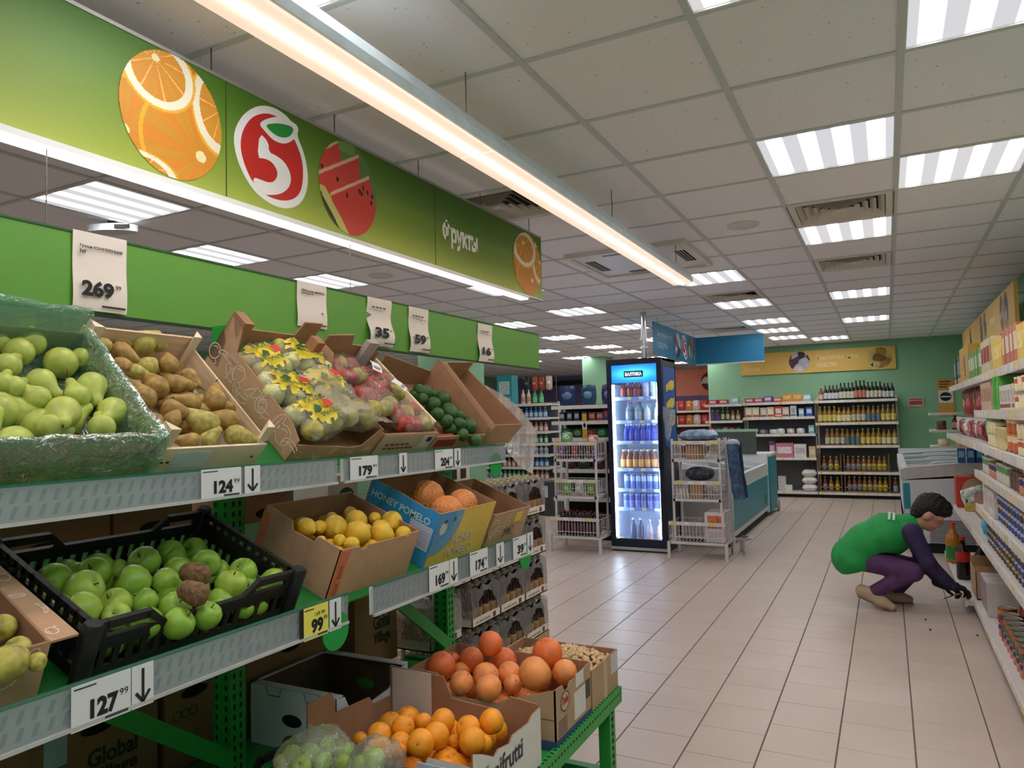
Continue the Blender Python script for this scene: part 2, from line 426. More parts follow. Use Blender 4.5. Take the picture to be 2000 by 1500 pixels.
# recessed panels with four tubes behind a diffuser
def panel_mat():
    m = bpy.data.materials.new('lamp_diffuser'); m.use_nodes = True; nt = m.node_tree
    for n in list(nt.nodes): nt.nodes.remove(n)
    out = nt.nodes.new('ShaderNodeOutputMaterial'); em = nt.nodes.new('ShaderNodeEmission')
    tc = nt.nodes.new('ShaderNodeTexCoord'); sx = nt.nodes.new('ShaderNodeSeparateXYZ'); nt.links.new(tc.outputs['Object'], sx.inputs[0])
    a = nt.nodes.new('ShaderNodeMath'); a.operation = 'MULTIPLY_ADD'; a.inputs[1].default_value = 2*math.pi/0.142; a.inputs[2].default_value = math.pi
    nt.links.new(sx.outputs[0], a.inputs[0])
    c = nt.nodes.new('ShaderNodeMath'); c.operation = 'COSINE'; nt.links.new(a.outputs[0], c.inputs[0])
    mr = nt.nodes.new('ShaderNodeMapRange'); mr.interpolation_type = 'SMOOTHSTEP'
    mr.inputs[1].default_value = -0.2; mr.inputs[2].default_value = 0.95; mr.inputs[3].default_value = 0.032; mr.inputs[4].default_value = 1.0
    nt.links.new(c.outputs[0], mr.inputs[0])
    ab = nt.nodes.new('ShaderNodeMath'); ab.operation = 'ABSOLUTE'; nt.links.new(sx.outputs[1], ab.inputs[0])
    m2 = nt.nodes.new('ShaderNodeMapRange'); m2.interpolation_type = 'SMOOTHSTEP'
    m2.inputs[1].default_value = 0.225; m2.inputs[2].default_value = 0.285; m2.inputs[3].default_value = 1.0; m2.inputs[4].default_value = 0.03
    nt.links.new(ab.outputs[0], m2.inputs[0])
    mn = nt.nodes.new('ShaderNodeMath'); mn.operation = 'MINIMUM'; nt.links.new(mr.outputs[0], mn.inputs[0]); nt.links.new(m2.outputs[0], mn.inputs[1])
    st = nt.nodes.new('ShaderNodeMath'); st.operation = 'MULTIPLY'; st.inputs[1].default_value = PANEL_W; nt.links.new(mn.outputs[0], st.inputs[0])
    oi = nt.nodes.new('ShaderNodeObjectInfo'); rp = nt.nodes.new('ShaderNodeValToRGB')
    rp.color_ramp.elements[0].color = (1.0, 0.97, 0.98, 1); rp.color_ramp.elements[1].color = (0.96, 0.955, 1.0, 1)
    nt.links.new(oi.outputs['Random'], rp.inputs[0]); nt.links.new(rp.outputs[0], em.inputs[0])
    nt.links.new(st.outputs[0], em.inputs[1]); nt.links.new(em.outputs[0], out.inputs[0])
    return m
LW = mat((225, 226, 224), 0.4, var=0.0)
def lamp_proto():
    t = thing('ceiling_light', 'square recessed ceiling light panel with four glowing stripes', 'ceiling light', group='recessed ceiling light panels')
    m = MB()
    for (a, b, c, d) in ((-.293, .293, -.293, -.284), (-.293, .293, .284, .293), (-.293, -.284, -.284, .284), (.284, .293, -.284, .284)): m.box(a, b, c, d, -0.002, 0.03)
    m.build('frame', LW, t)
    MB().add([(-.284, -.284, .004), (-.284, .284, .004), (.284, .284, .004), (.284, -.284, .004)], [(0, 1, 2, 3)]).build('diffuser', panel_mat(), t)
    MB().box(-.293, .293, -.293, .293, .03, .04).build('housing', LW, t)
    return Proto(t)
lp = lamp_proto()
OWN = {(-1, 5): 'square ceiling light panel set between two four-way air vents', (-3, 7): 'square ceiling light panel at the end of the long linear lamp', (-7, 0): 'square ceiling light panel above the small white ceiling unit', (-1, 2): 'square ceiling light panel two tiles before the vent beside the speaker', (0, 3): 'square ceiling light panel diagonally beside the vent, next to the shelving side'}
for (i, j) in LAMPS+UNSEEN_FILL: lp.put(T(GX+(i+.5)*GS, GY+(j+.5)*GS, CZ), OWN.get((i, j), 'square recessed ceiling light panel with four glowing stripes'))
# four-way air diffusers
VW = mat((226, 218, 210), 0.5, var=0.03); VD = mat((34, 30, 28), 0.9, var=0)
def vent_proto():
    t = thing('ceiling_vent', 'square white four-way ceiling air vent with nested louvres', 'vent', group='ceiling air vents')
    MB().box(-.29, .29, -.29, .29, .05, .055).build('backing', VD, t)
    m = MB()
    for (a, b, c, d) in ((-.297, .297, -.297, -.25), (-.297, .297, .25, .297), (-.297, -.25, -.25, .25), (.25, .297, -.25, .25)): m.box(a, b, c, d, -0.003, 0.01)
    m.build('frame', VW, t)
    for k in range(5):
        a = 0.245-k*0.045; b = a-0.036
        vs = [(-a, -a, -.004), (a, -a, -.004), (a, a, -.004), (-a, a, -.004), (-b, -b, .035), (b, -b, .035), (b, b, .035), (-b, b, .035)]
        fs = [(q, (q+1) % 4, 4+(q+1) % 4, 4+q) for q in range(4)]
        MB().add(vs, fs).build('louvre', VW, t)
    MB().box(-.03, .03, -.03, .03, -.004, 0).build('centre_plate', VW, t)
    return Proto(t)
vp = vent_proto()
VOWN = {(-4, 2): 'square four-way air vent between the fruit sign and the long lamp', (-1, 4): 'square four-way air vent two tiles from a round speaker and touching a light panel row'}
VOWN[(-1, 4)] = 'square four-way air vent beside the round ceiling speaker'
for (i, j) in VENTS: vp.put(T(GX+(i+.5)*GS, GY+(j+.5)*GS, CZ), VOWN.get((i, j), 'square white four-way ceiling air vent with nested louvres'))
# air conditioner cassette
cx, cy = GX-3*GS, GY+5.5*GS+.06
t = thing('air_conditioner', 'large white square ceiling cassette air conditioner with slot vents', 'air conditioner', T(cx, cy, CZ))
CW = mat((228, 224, 220), 0.45, var=0.02)
m = MB()
for (a, b, c, d) in ((-.47, .47, -.47, -.43), (-.47, .47, .43, .47), (-.47, -.43, -.43, .43), (.43, .47, -.43, .43)): m.box(a, b, c, d, -0.03, 0.01)
m.build('frame', CW, t)
MB().box(-.43, .43, -.43, .43, -.014, 0.01).build('face_plate', CW, t)
for k in range(4):
    M = RZ(k*math.pi/2)
    s_ = MB().box(-.2, .2, .32, .4, -.0165, -.013, M).build('air_slot', VD, t)
    for q in range(3): MB().box(-.2, .2, .335+q*.022, .339+q*.022, -.019, -.014, M).build('slat', CW, s_)
# ceiling speakers
for (i, j) in ((-2, 4), (-7, 4)):
    t = thing('ceiling_speaker', 'round white ceiling speaker grille set flush in a tile', 'speaker', T(GX+(i+.5)*GS, GY+(j+.55)*GS, CZ+.003), 'ceiling speakers')
    MB().lathe([(.105, 0), (.105, -.006), (.098, -.008), (.098, -.004)], 28).build('rim', CW, t, True, angle=40)
    MB().lathe([(.098, -.004), (.05, -.007), (0, -.008)], 28).build('grille', mat((224, 220, 218), 0.6, bump=0.3, bscale=400), t, True)
# small white device hanging at the ceiling left
p = at(220, 441, z=CZ-.03)
t = thing('wireless_unit', 'flat white electronic unit mounted on the ceiling above the green band', 'device', T(p.x, p.y, CZ-.05) @ RZ(0.5))
MB().prism(ell(0, 0, .15, .06, n=20)[:-1], -.02, .02).build('body', mat((214, 220, 226), .35), t)
MB().box(.04, .13, -.064, -.056, -.012, .012).build('socket_strip', VD, t)
MB().box(-.02, .02, -.02, .02, .02, .05).build('bracket', VD, t)
# ---------------------------------------------------------------- hanging fruit sign, green price band, long lamps
ALU = mat((176, 172, 168), 0.35, 0.6, var=0.02)
WIRE = mat((110, 105, 100), 0.4, 0.7, var=0)
SX = -1.945
def sp(px, py, x=SX): p = at(px, py, x=x); return (p.y, p.z)
def cr(o, s, pts): return [(o[0]+x*s, o[1]+y*s) for x, y in pts]
y1 = sp(1056, 470)[0]; z1 = sp(1056, 467)[1]; z0 = sp(1056, 585)[1]; y0 = 0.25
sign = thing('hanging_sign', 'long green hanging sign with fruit pictures and a red and white emblem', 'sign', T(SX, y0, z0))
MB().box(-.012, 0, 0, y1-y0, 0, z1-z0).build('board', mat((96, 126, 52), .5), sign)
def sx_(ppx): return [(sp(*q)[0]-y0, sp(*q)[1]-z0) for q in ppx]
W_, H_ = y1-y0, z1-z0
def grad(U, V):
    Y = U*W_+y0
    n = 0.5+0.5*np.sin(U*9+V*2.0)*np.cos(U*4.3)
    top = np.stack([62+26*n, 104+20*n, 26+4*n], -1); bot = np.stack([168+0*n, 180+0*n, 72+0*n], -1)
    k = np.clip(1-V+0.05*np.sin(U*14), 0, 1)[..., None]**1.3
    return top*(1-k)+bot*k
print_panel('printed_face', W_, H_, 120, 24, grad, sign, FX(.001, 0, 0))
def slices(U, V, items, bg):
    """overlapping citrus slices: (cx, cy, rx, ry, tone)"""
    rgb = np.zeros(U.shape+(3,)); rgb[:] = bg
    for (cx_, cy_, rx, ry, tone, ox, oy) in items:
        dx, dy = (U-cx_)/rx, (V-cy_)/ry; r = np.hypot(dx, dy); a = np.arctan2(dy-oy, dx-ox)
        rc = np.hypot(dx-ox, dy-oy)
        ins = r < 1; rgb[ins] = (236, 172, 42)
        rgb[r < .93] = (238, 228, 200)
        fl = r < (.93 if tone else .72); seg = np.abs(np.sin(a*5+.4))
        fc = np.stack([222-14*seg, 132+14*seg+3*np.sin(a*23), 40+6*seg], -1)
        w = (seg < .1+.03/(rc+.1)) & (~np.bool_(tone))
        fc[w] = (236, 190, 110); fc[rc < .1] = (240, 226, 170)
        rgb[fl] = fc[fl]
    return rgb
def disc(px, py, hx, hy, fn, n):
    a = sp(px-hx, py); b = sp(px+hx, py); c_ = sp(px, py-hy); d = sp(px, py+hy)
    w, h = b[0]-a[0], c_[1]-d[1]; yy = a[0]-y0; zz = (c_[1]+d[1])/2-z0-h/2
    def g(U, V):
        return fn(U, V), np.hypot(U-.5, V-.5) < .5
    print_panel('fruit_picture', w, h, n, n, g, sign, FX(.003, yy, zz))
cit = [(.05, .25, .42, .42, 1, 0, 0), (.72, .3, .55, .48, 1, .1, -.1), (.2, -.02, .35, .16, 0, 0, 0), (1.0, .72, .33, .42, 0, 0, 0), (.36, .8, .36, .3, 0, -.1, .35)]
disc(331, 225, 100, 121, lambda U, V: slices(U, V, cit, (206, 110, 40)), 130)
def melon(U, V):
    rgb = np.zeros(U.shape+(3,)); rgb[:] = (96, 128, 66)
    for (ax, ay, bx, by, cx2, cy2) in ((.0, .78, .34, 1.0, .40, .55), (-.02, .55, .68, .93, .70, .35), (.18, .38, .86, .74, 1.05, .2)):
        poly = [(ax, ay), (bx, by), (cx2, cy2), (cx2, -.1), (.6, -.05), (ax+.02, ay-.25)]
        m = inpoly(U, V, poly)
        rgb[m] = (206, 66, 54); d = np.abs((by-ay)*U-(bx-ax)*V+bx*ay-by*ax)/math.hypot(bx-ax, by-ay)
        rgb[m & (d < .035)] = (226, 176, 150)
    t = (V < .5-1.05*(U-.02)) & (V < .42)
    rgb[t] = (196, 190, 110); t2 = V < .38-1.05*(U-.0); rgb[t2] = (60, 62, 44)
    for sx0, sy0 in ((.05, .62), (.3, .55), (.46, .42), (.75, .57), (.83, .54), (.92, .52), (.72, .5), (.9, .44), (.68, .52)):
        rgb[np.hypot((U-sx0)*1.5, V-sy0) < .03] = (50, 22, 24)
    rgb[(U > .32) & (U < .6) & (V > .88)] = (120, 150, 80)
    return rgb
disc(678, 368, 56, 89, melon, 90)
disc(1029, 515, 27, 59, lambda U, V: slices(U, V, [(.1, .2, .4, .4, 1, 0, 0), (.6, .25, .5, .35, 1, .1, 0), (.95, .6, .3, .4, 0, 0, 0), (.4, .72, .42, .3, 0, -.1, .3)], (206, 120, 44)), 60)
def emblem(parent, M, k=1.0, o=(0, 0), s=.35, conv=None):
    W1 = [(1300,790),(1308,720),(1345,650),(1400,605),(1460,587),(1530,600),(1590,640),(1620,675),(1665,712),(1655,760),(1690,840),(1712,930),(1718,1020),(1700,1100),(1660,1150),(1600,1167),(1540,1155),(1470,1115),(1410,1060),(1360,980),(1320,890)]
    R1 = [(1338,800),(1350,730),(1390,665),(1440,637),(1500,632),(1560,660),(1620,740),(1660,820),(1685,900),(1690,980),(1680,1060),(1650,1105),(1600,1122),(1540,1115),(1470,1085),(1405,1015),(1365,930),(1345,860)]
    F1 = [(1445,740),(1432,882),(1475,885),(1515,905),(1543,950),(1545,985),(1525,1015),(1495,1020),(1450,1003),(1415,990),(1408,1015),(1440,1060),(1470,1085),(1500,1090),(1560,1085),(1605,1055),(1622,1010),(1615,960),(1585,905),(1540,870),(1497,850),(1495,795)]
    L1 = [(1436,690),(1490,660),(1560,650),(1620,675),(1665,710),(1652,765),(1610,798),(1570,804),(1520,784),(1480,740)]
    G1 = [(1475,697),(1530,688),(1590,695),(1638,715),(1620,760),(1580,772),(1540,760),(1500,730)]
    for i, (pl, c, nm) in enumerate(((W1, (236, 233, 230), 'emblem_outline'), (R1, (196, 38, 32), 'emblem_field'), (F1, (236, 233, 230), 'emblem_numeral'), (L1, (236, 233, 230), 'leaf_outline'), (G1, (36, 140, 58), 'emblem_leaf'))):
        for _ in range(1 if i == 2 else 2): pl = [w_ for k_ in range(len(pl)) for w_ in ((pl[k_-1][0]*.25+pl[k_][0]*.75, pl[k_-1][1]*.25+pl[k_][1]*.75), (pl[k_][0]*.75+pl[(k_+1) % len(pl)][0]*.25, pl[k_][1]*.75+pl[(k_+1) % len(pl)][1]*.25))]
        q = conv(pl); z = .002+.0006*i
        MB().add([(a, b, z) for a, b in q], [tuple(range(len(q)-1, -1, -1))]).build(nm, mat(c, .5, var=0), parent, M=M)
emblem(sign, FX(0, 0, 0), conv=lambda pl: sx_(cr((0, 0), .35, pl)))
a = sp(864, 485); b = sp(932, 470); 
text(sign, 'Фрукты', FX(.002, a[0]-y0, sp(900, 482)[1]-z0-.03), w=b[0]-a[0], h=.14, col=(238, 236, 226), bold=.05)
for px in (441,):
    yy = sp(px, 270)[0]-y0; MB().box(.001, .0025, yy-.002, yy+.002, 0, H_).build('joint', mat((70, 80, 40), .6), sign)
yy = sp(850, 470)[0]-y0; MB().box(.001, .0025, yy-.0015, yy+.0015, 0, H_).build('joint', mat((80, 95, 45), .6), sign)
MB().box(-.016, .005, 0, W_, -.008, 0).build('bottom_rail', ALU, sign); MB().box(-.016, .004, 0, W_, H_, H_+.012).build('top_rail', ALU, sign)
for yy in (0.47, 1.07, 1.67, 2.28, 2.88, 3.48, 4.1):
    MB().tube([(-.006, yy-y0, H_), (-.006, yy-y0, CZ-z0)], .0025, 5).build('hanger', WIRE, sign)
LED = mat((255, 232, 218), .5, var=0, emit=STRIP_W*.32)
LEDW = mat((255, 222, 202), .5, var=0, emit=STRIP_W*.07)
lp0 = at(1025, 580, x=-1.965)
t = thing('strip_lamp', 'thin glowing strip lamp hung under the green fruit sign', 'lamp', T(-1.965, 0.1, lp0.z))
LY = lp0.y-.1
MB().box(-.03, .03, 0, LY, -.012, .006).build('body', LW, t); MB().box(-.026, .026, .01, LY-.01, -.02, -.012).build('diffuser', LED, t)
# long lamp over the aisle
lz = 2.462; le = at(1335, 556, z=lz)
t = thing('linear_lamp', 'long white linear lamp with warm glowing lens hung over the aisle', 'lamp', T(-1.305, -0.6, lz))
LL = 5.38+.6
MB().prism([(-.075, 0), (.075, 0), (.075, .03), (.045, .085), (-.045, .085), (-.075, .03)], 0, LL, frame((0, 0, 0), (1, 0, 0), (0, 0, 1)) @ S(1, 1, -1)).build('housing', mat((186, 196, 200), .4), t)
for a, b in ((0, 1.4), (1.4, 2.9), (2.9, 4.4), (4.4, LL)):
    d = MB().box(-.068, .068, a+.004, b-.004, -.012, -.001).build('lens', LEDW, t)
m = MB()
for k in range(int(LL/.03)): m.box(-.008, .008, .02+k*.03, .038+k*.03, -.016, -.012)
o = m.build('diode_row', mat((255, 240, 230), .5, var=0, emit=STRIP_W*3), t); o['kind'] = 'stuff'
for yy in (0.65, 2.24, 3.82, 5.2):
    MB().tube([(0, yy+.6, .085), (0, yy+.6, CZ-lz)], .0025, 5).build('hanger', WIRE, t)
# green band with price sheets
BZ1, BZ0, BY1 = sp(1053, 655)[1], sp(1053, 720)[1], sp(1053, 690)[0]
band = thing('price_band', 'bright green hanging band carrying paper price sheets above the fruit', 'banner', T(SX, 0.25, BZ0))
MB().box(-.008, 0, 0, BY1-.25, 0, BZ1-BZ0).build('board', mat((92, 148, 52), .45, var=.02), band)
MB().box(-.01, .003, 0, BY1-.25, BZ1-BZ0, BZ1-BZ0+.006).build('top_edge', mat((40, 84, 34), .5), band)
MB().box(-.01, .003, 0, BY1-.25, -.008, 0).build('bottom_edge', mat((24, 46, 26), .5), band)
for px in (90, 683, 970):
    yy = sp(px, 450)[0]-.25; MB().tube([(0, yy, BZ1-BZ0), (0, yy, lp0.z-BZ0-.012)], .0018, 5).build('hanger', WIRE, band)
PAPER = mat((226, 214, 204), .7, var=.02)
def sheet(px0, px1, py0, py1, lines, big, small, curl, what):
    p0 = sp(px0, (py0+py1)/2); p1 = sp(px1, (py0+py1)/2); zt = sp((px0+px1)/2, py0)[1]; zb = sp((px0+px1)/2, py1)[1]
    w, h = p1[0]-p0[0], zt-zb
    t = thing('price_sheet', ('%s price sheet reading %s on the green band' % (what, big)) if big else what+' price sheet on the green band', 'price sheet', T(SX+.006, p0[0], zb))
    n = 14; vs = []; 
    for i in range(n+1):
        v = i/n; d = curl*math.sin(v*math.pi*2.2)*(1-v)
        for u in (0, .5, 1): vs.append((d+.004*u, u*w, v*h))
    fs = []
    for i in range(n):
        for j in range(2): a = i*3+j; fs.append((a, a+1, a+4, a+3))
    MB().add(vs, fs).build('paper', PAPER, t, True)
    d0 = curl*math.sin(.2*math.pi*2.2)*.8+.004
    if big: text(t, big, FX(d0+.004, w*.12, h*.17), h=h*.21, w=w*.6, bold=.05)
    text(t, small, FX(d0+.004, w*.75, h*.3), h=h*.06, bold=.02)
    MB().box(d0+.003, d0+.004, w*.5, w*.95, h*.05, h*.075).build('barcode', mat((40, 38, 38), .6), t)
    for i, ln in enumerate(lines):
        if ln == '-': bar(t, FX(curl*.25+.006, w*.1, h*(.78-.065*i)), w*(.6 if i == 0 else .75), h*(.03 if i == 0 else .012), (70, 66, 66))
        elif ln: text(t, ln, FX(curl*.25+.006, w*.1, h*(.78-.065*i)), h=h*.05, w=w*.8 if i == 0 else None, bold=.04)
sheet(139, 243, 459, 609, ['Груши КОНФЕРЕНЦИЯ', '1кг'], '269', '99', .004, 'large flat white pear')
sheet(578, 634, 554, 640, ['Яблоки МИКС', 'фасованные 1кг'], '', '99', .004, 'white apple mix sheet half hidden by a carton,')
sheet(716, 762, 584, 677, ['-'], '35', '99', .02, 'strongly curled white')
sheet(797, 834, 602, 688, ['-', '-'], '59', '99', .012, 'narrow slightly wavy white')
sheet(932, 959, 634, 707, ['-', '-'], '16', '99', .012, 'smallest white, at the band end,')
# ---------------------------------------------------------------- fruit rack
GM = mat((40, 150, 62), .4, var=.04); GMD = mat((34, 120, 52), .45, var=.04)
POSTX, YE = -1.80, 2.70
UPX, UPZ, UPT = -1.50, 1.372, math.radians(43)
LOX, LOZ, LOT = -1.39, 0.988, math.radians(22.5)
BSZ = 0.432
def slope(x, z, t): return lambda y: frame((x, y, z), (0, 1, 0), (-math.cos(t), 0, math.sin(t)))
UPF, LOF = slope(UPX, UPZ, UPT), slope(LOX, LOZ, LOT)
rack = thing('fruit_rack', 'green metal stepped fruit display rack with slanted shelves', 'display rack', T(POSTX, 1.6, 0))
RI = T(POSTX, 1.6, 0).inverted()
def rpart(mb, name, m, smooth=False, parent=None): return mb.build(name, m, parent or rack, smooth, RI)
DK = mat((16, 40, 20), .8, var=0)
for yy in (0.40, 1.60, 2.80):
    m = MB().box(POSTX-.035, POSTX+.035, yy-.03, yy+.03, 0.0, 1.78 if yy < 2 else 1.5)
    po = rpart(m, 'post', GM)
    m = MB()
    for k in range(56):
        z = .06+k*.03
        if yy > 2 and z > 1.45: continue
        for dx in (-.022, .018): m.box(POSTX+dx-.003, POSTX+dx+.006, yy-.0312, yy-.03, z, z+.014)
        for dy in (-.014, .01): m.box(POSTX+.035, POSTX+.0362, yy+dy-.003, yy+dy+.004, z, z+.016)
    o = m.build('slot_row', DK, po); o['kind'] = 'stuff'
def slab(F, y0, y1, D, m, name):
    M = RI @ F(y0); return MB().box(0, y1-y0, -.03, D, -.006, -.001, M).build(name, m, rack)
for (a, b) in ((0.0, 1.59), (1.61, YE)):
    slab(UPF, a, b, .43, GMD, 'upper_shelf'); slab(LOF, a, b, .46, GMD, 'lower_shelf')
m = MB().box(-1.95, -.975, 0.0, YE, BSZ-.006, BSZ-.001); rpart(m, 'base_tray', GM)
# base edge with two rows of holes
ed = rpart(MB().box(-.975, -.952, 0.0, YE+.005, BSZ-.045, BSZ+.012), 'tray_edge', GM)
m = MB()
for k in range(110):
    y = .03+k*.0245; m.box(-.9522, -.9512, y, y+.008, BSZ-.012, BSZ-.004); m.box(-.97, -.957, y, y+.008, BSZ+.012, BSZ+.0128)
o = m.build('hole_row', DK, ed); o['kind'] = 'stuff'
rpart(MB().box(-1.95, -.952, YE, YE+.02, BSZ-.045, BSZ+.012), 'end_edge', GM)
for yy in (.45, 1.58, YE-.03):
    l = rpart(MB().box(-1.02, -.975, yy-.03, yy+.03, 0.0, BSZ-.006), 'front_leg', GM)
    m = MB()
    for k in range(14): m.box(-.975, -.9738, yy-.008, yy+.008, .03+k*.027, .045+k*.027)
    o = m.build('slot_row', DK, l); o['kind'] = 'stuff'
    rpart(MB().box(-1.80, -1.0, yy-.018, yy+.018, .1, .145), 'foot_beam', GM)
# long stretcher and slanted braces
rpart(MB().box(-1.01, -.985, .45, YE-.03, .1, .14), 'stretcher', GM)
for y0 in (0.40, 1.60):
    m = MB().prism([(0, 0), (0, .06), (-.74, .6), (-.74, .54)], -.006, .006, frame((POSTX+.045, y0+1.17, .46), (0, 1, 0), (0, 0, 1)))
    rpart(m, 'brace', GM)
for yy in (0.43, 1.57, 1.63, 2.77):
    for (F, D) in ((UPF, .42), (LOF, .45)):
        M = RI @ F(yy); MB().prism([(-.03, -.05), (D, -.05), (D, -.006), (-.03, -.006)], -.0025, .0025, M @ frame((0, 0, 0), (0, 1, 0), (0, 0, 1))).build('bracket', GM, rack)
# back side of the island: trays for the boxes behind the posts
rpart(MB().box(-2.45, -1.85, 0.0, YE-.1, .955, .965), 'rear_shelf', GMD); rpart(MB().box(-2.45, -1.95, 0.0, YE-.1, BSZ-.01, BSZ), 'rear_tray', GMD)
# clear price rails
RAIL = film((206, 212, 218), alpha=.3, rough=.15, bump=.15, bscale=8, gl=.8)
LIP = mat((226, 232, 234), .45, var=.03)
def rail(x, z0, z1, ya, yb):
    r = rpart(MB().box(x-.002, x, ya, yb, z0, z1), 'price_rail', RAIL)
    e = MB().box(x-.004, x+.003, ya, yb, z1-.003, z1+.003).build('rail_edge', film((70, 150, 120), .55, .1, 0), r)
    MB().box(x-.005, x+.004, ya, yb, z0-.004, z0+.003).build('rail_edge', mat((190, 188, 186), .4), r)
    b = MB().box(x-.016, x-.012, ya, yb, z0, z1-.004).build('lip', LIP, r)
    m = MB(); y = ya+.02
    while y < yb-.03:
        for zz in (z0+.008, z0+.036):
            m.add([(x-.011, y, zz), (x-.011, y+.009, zz), (x-.011, y+.017, zz+.022), (x-.011, y+.008, zz+.022)], [(0, 1, 2, 3)])
        y += .026
    o = m.build('slot_row', mat((150, 168, 166), .6), r); o['kind'] = 'stuff'
rail(-1.42, 1.302, 1.372, 0.05, 1.655); rail(-1.42, 1.302, 1.372, 1.685, YE)
rail(-1.30, .945, 1.020, 0.05, 1.55); rail(-1.30, .935, 1.015, 1.66, YE)
for y, z in ((1.50, .935), (2.62, .93), (2.62, 1.29)):
    MB().lathe([(0, 0), (.05, 0), (.05, .004), (0, .004)], 20, frame((-1.302 if z < 1 else -1.425, y, z), (0, 1, 0), (0, 0, 1))).build('round_marker', mat((28, 150, 66), .5), rack, M=RI)
# price tags
TAGP = mat((222, 220, 222), .5, var=.01); TAGY = mat((236, 222, 96), .5, var=.01)
def price(px0, px1, upper, big, small, where, yellow=False, arrow=False):
    x = -1.4165 if upper else -1.2965; z0, z1 = ((1.302, 1.372) if upper else (.938, 1.018))
    pyc = 905 if upper else 1100
    y0 = at(px0, pyc, x=x).y; y1 = at(px1, pyc, x=x).y; w, h = y1-y0, z1-z0
    lab = ('white tag with a down arrow beside the %s' if arrow else ('yellow discount tag reading %s ' % big if yellow else 'white shelf price tag reading %s ' % big)+'%s') % where
    t = thing('price_tag', lab, 'price tag', T(x, y0, z0))
    MB().box(-.001, 0, 0, w, 0, h).build('card', TAGY if yellow else TAGP, t)
    if arrow:
        m = MB(); c_ = w*.5
        m.add([(c_-.003, h*.2, .0008), (c_+.003, h*.2, .0008), (c_+.003, h*.9, .0008), (c_-.003, h*.9, .0008)], [(0, 1, 2, 3)])
        for s_ in (-1, 1): ribbon(m, [(c_, h*.12), (c_+s_*w*.32, h*.36)], .006, z=.0008)
        m.build('arrow', mat((36, 34, 44), .6, var=0), t, M=FX(0, 0, 0))
        return
    text(t, big, FX(.0002, w*.3, h*.16), w=w*.48, h=h*.44, col=(30, 27, 36), bold=.05)
    text(t, small, FX(.0002, w*.8, h*.46), w=w*.15, h=h*.15, col=(30, 27, 36))
    MB().box(0, .0008, w*.55, w*.95, h*.05, h*.11).build('barcode', mat((70, 66, 76), .6), t)
    MB().box(0, .0008, w*.04, w*.4, h*.9, h*.93).build('name_line', mat((60, 56, 66), .6), t)
    if yellow:
        MB().box(-.001, .0004, -.012, 0, 0, h).build('side_strip', mat((30, 28, 22), .5), t)
        text(t, '149 99', FX(.0002, w*.45, h*.66), w=w*.4, h=h*.13, col=(60, 52, 30))
price(393, 471, True, '124', '99', 'below the wooden pear crate'); price(478, 508, True, '', '', 'tag under the wooden pear crate', arrow=True)
price(684, 738, True, '179', '99', 'below the bagged apples'); price(780, 795, True, '', '', 'pink bagged apples on the upper rail', arrow=True)
price(850, 885, True, '204', '99', 'below the avocados'); price(888, 900, True, '', '', 'avocado price tag', arrow=True)
price(141, 256, False, '127', '99', 'below the black apple crate'); price(258, 300, False, '', '', 'price tag under the black crate', arrow=True)
price(592, 640, False, '99', '99', 'at the lower rail joint', yellow=True); price(643, 665, False, '', '', 'yellow discount tag', arrow=True)
price(838, 877, False, '169', '99', 'below the yellow and blue pomelo box'); price(878, 894, False, '', '', 'pomelo price tag', arrow=True)
price(918, 953, False, '174', '99', 'between the pomelo box and the empty carton'); price(970, 985, False, '', '', 'empty carton on the lower rail', arrow=True)
price(1003, 1029, False, '39', '99', 'at the far end of the lower rail'); price(1031, 1042, False, '', '', 'last tag of the lower rail', arrow=True)
# ---------------------------------------------------------------- boxes
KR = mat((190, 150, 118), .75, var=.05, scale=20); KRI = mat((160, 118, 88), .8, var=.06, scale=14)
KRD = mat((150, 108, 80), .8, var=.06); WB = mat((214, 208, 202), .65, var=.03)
LINE = mat((222, 200, 184), .7, var=0)
def wallpanel(name, parent, pts, M, outer, inner, th=.005):
    """pts in the wall's own plane; outer face towards local +z"""
    n = len(pts); mb = MB()
    vs = [(x, y, 0) for x, y in pts]+[(x, y, -th) for x, y in pts]
    mb.add(vs, [tuple(range(n))], mi=0); mb.add(vs, [tuple(range(2*n-1, n-1, -1))]+[(k, n+k, n+(k+1) % n, (k+1) % n) for k in range(n)], mi=1)
    me = mb.mesh(name, [outer, inner])
    return link(name, me, parent, M)
def wframes(W, D):
    return dict(front=frame((0, 0, 0), (1, 0, 0), (0, 0, 1)), left=frame((0, D, 0), (0, -1, 0), (0, 0, 1)),
                right=frame((W, 0, 0), (0, 1, 0), (0, 0, 1)), back=frame((W, D, 0), (-1, 0, 0), (0, 0, 1)))
def carton(name, label, M, W, D, h, outer=KR, inner=KRI, shapes={}, cols={}, cat='box', group=None):
    """open box: local x across, y deep, z up; shapes gives wall outlines in (along, up)"""
    t = thing(name, label, cat, M, group); fr = wframes(W, D); parts = {}
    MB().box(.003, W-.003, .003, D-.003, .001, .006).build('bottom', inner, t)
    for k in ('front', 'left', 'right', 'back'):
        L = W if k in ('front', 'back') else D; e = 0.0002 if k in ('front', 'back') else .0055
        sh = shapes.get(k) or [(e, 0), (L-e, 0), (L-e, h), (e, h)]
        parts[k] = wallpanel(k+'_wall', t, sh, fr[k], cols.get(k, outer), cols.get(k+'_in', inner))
    return t, fr, parts
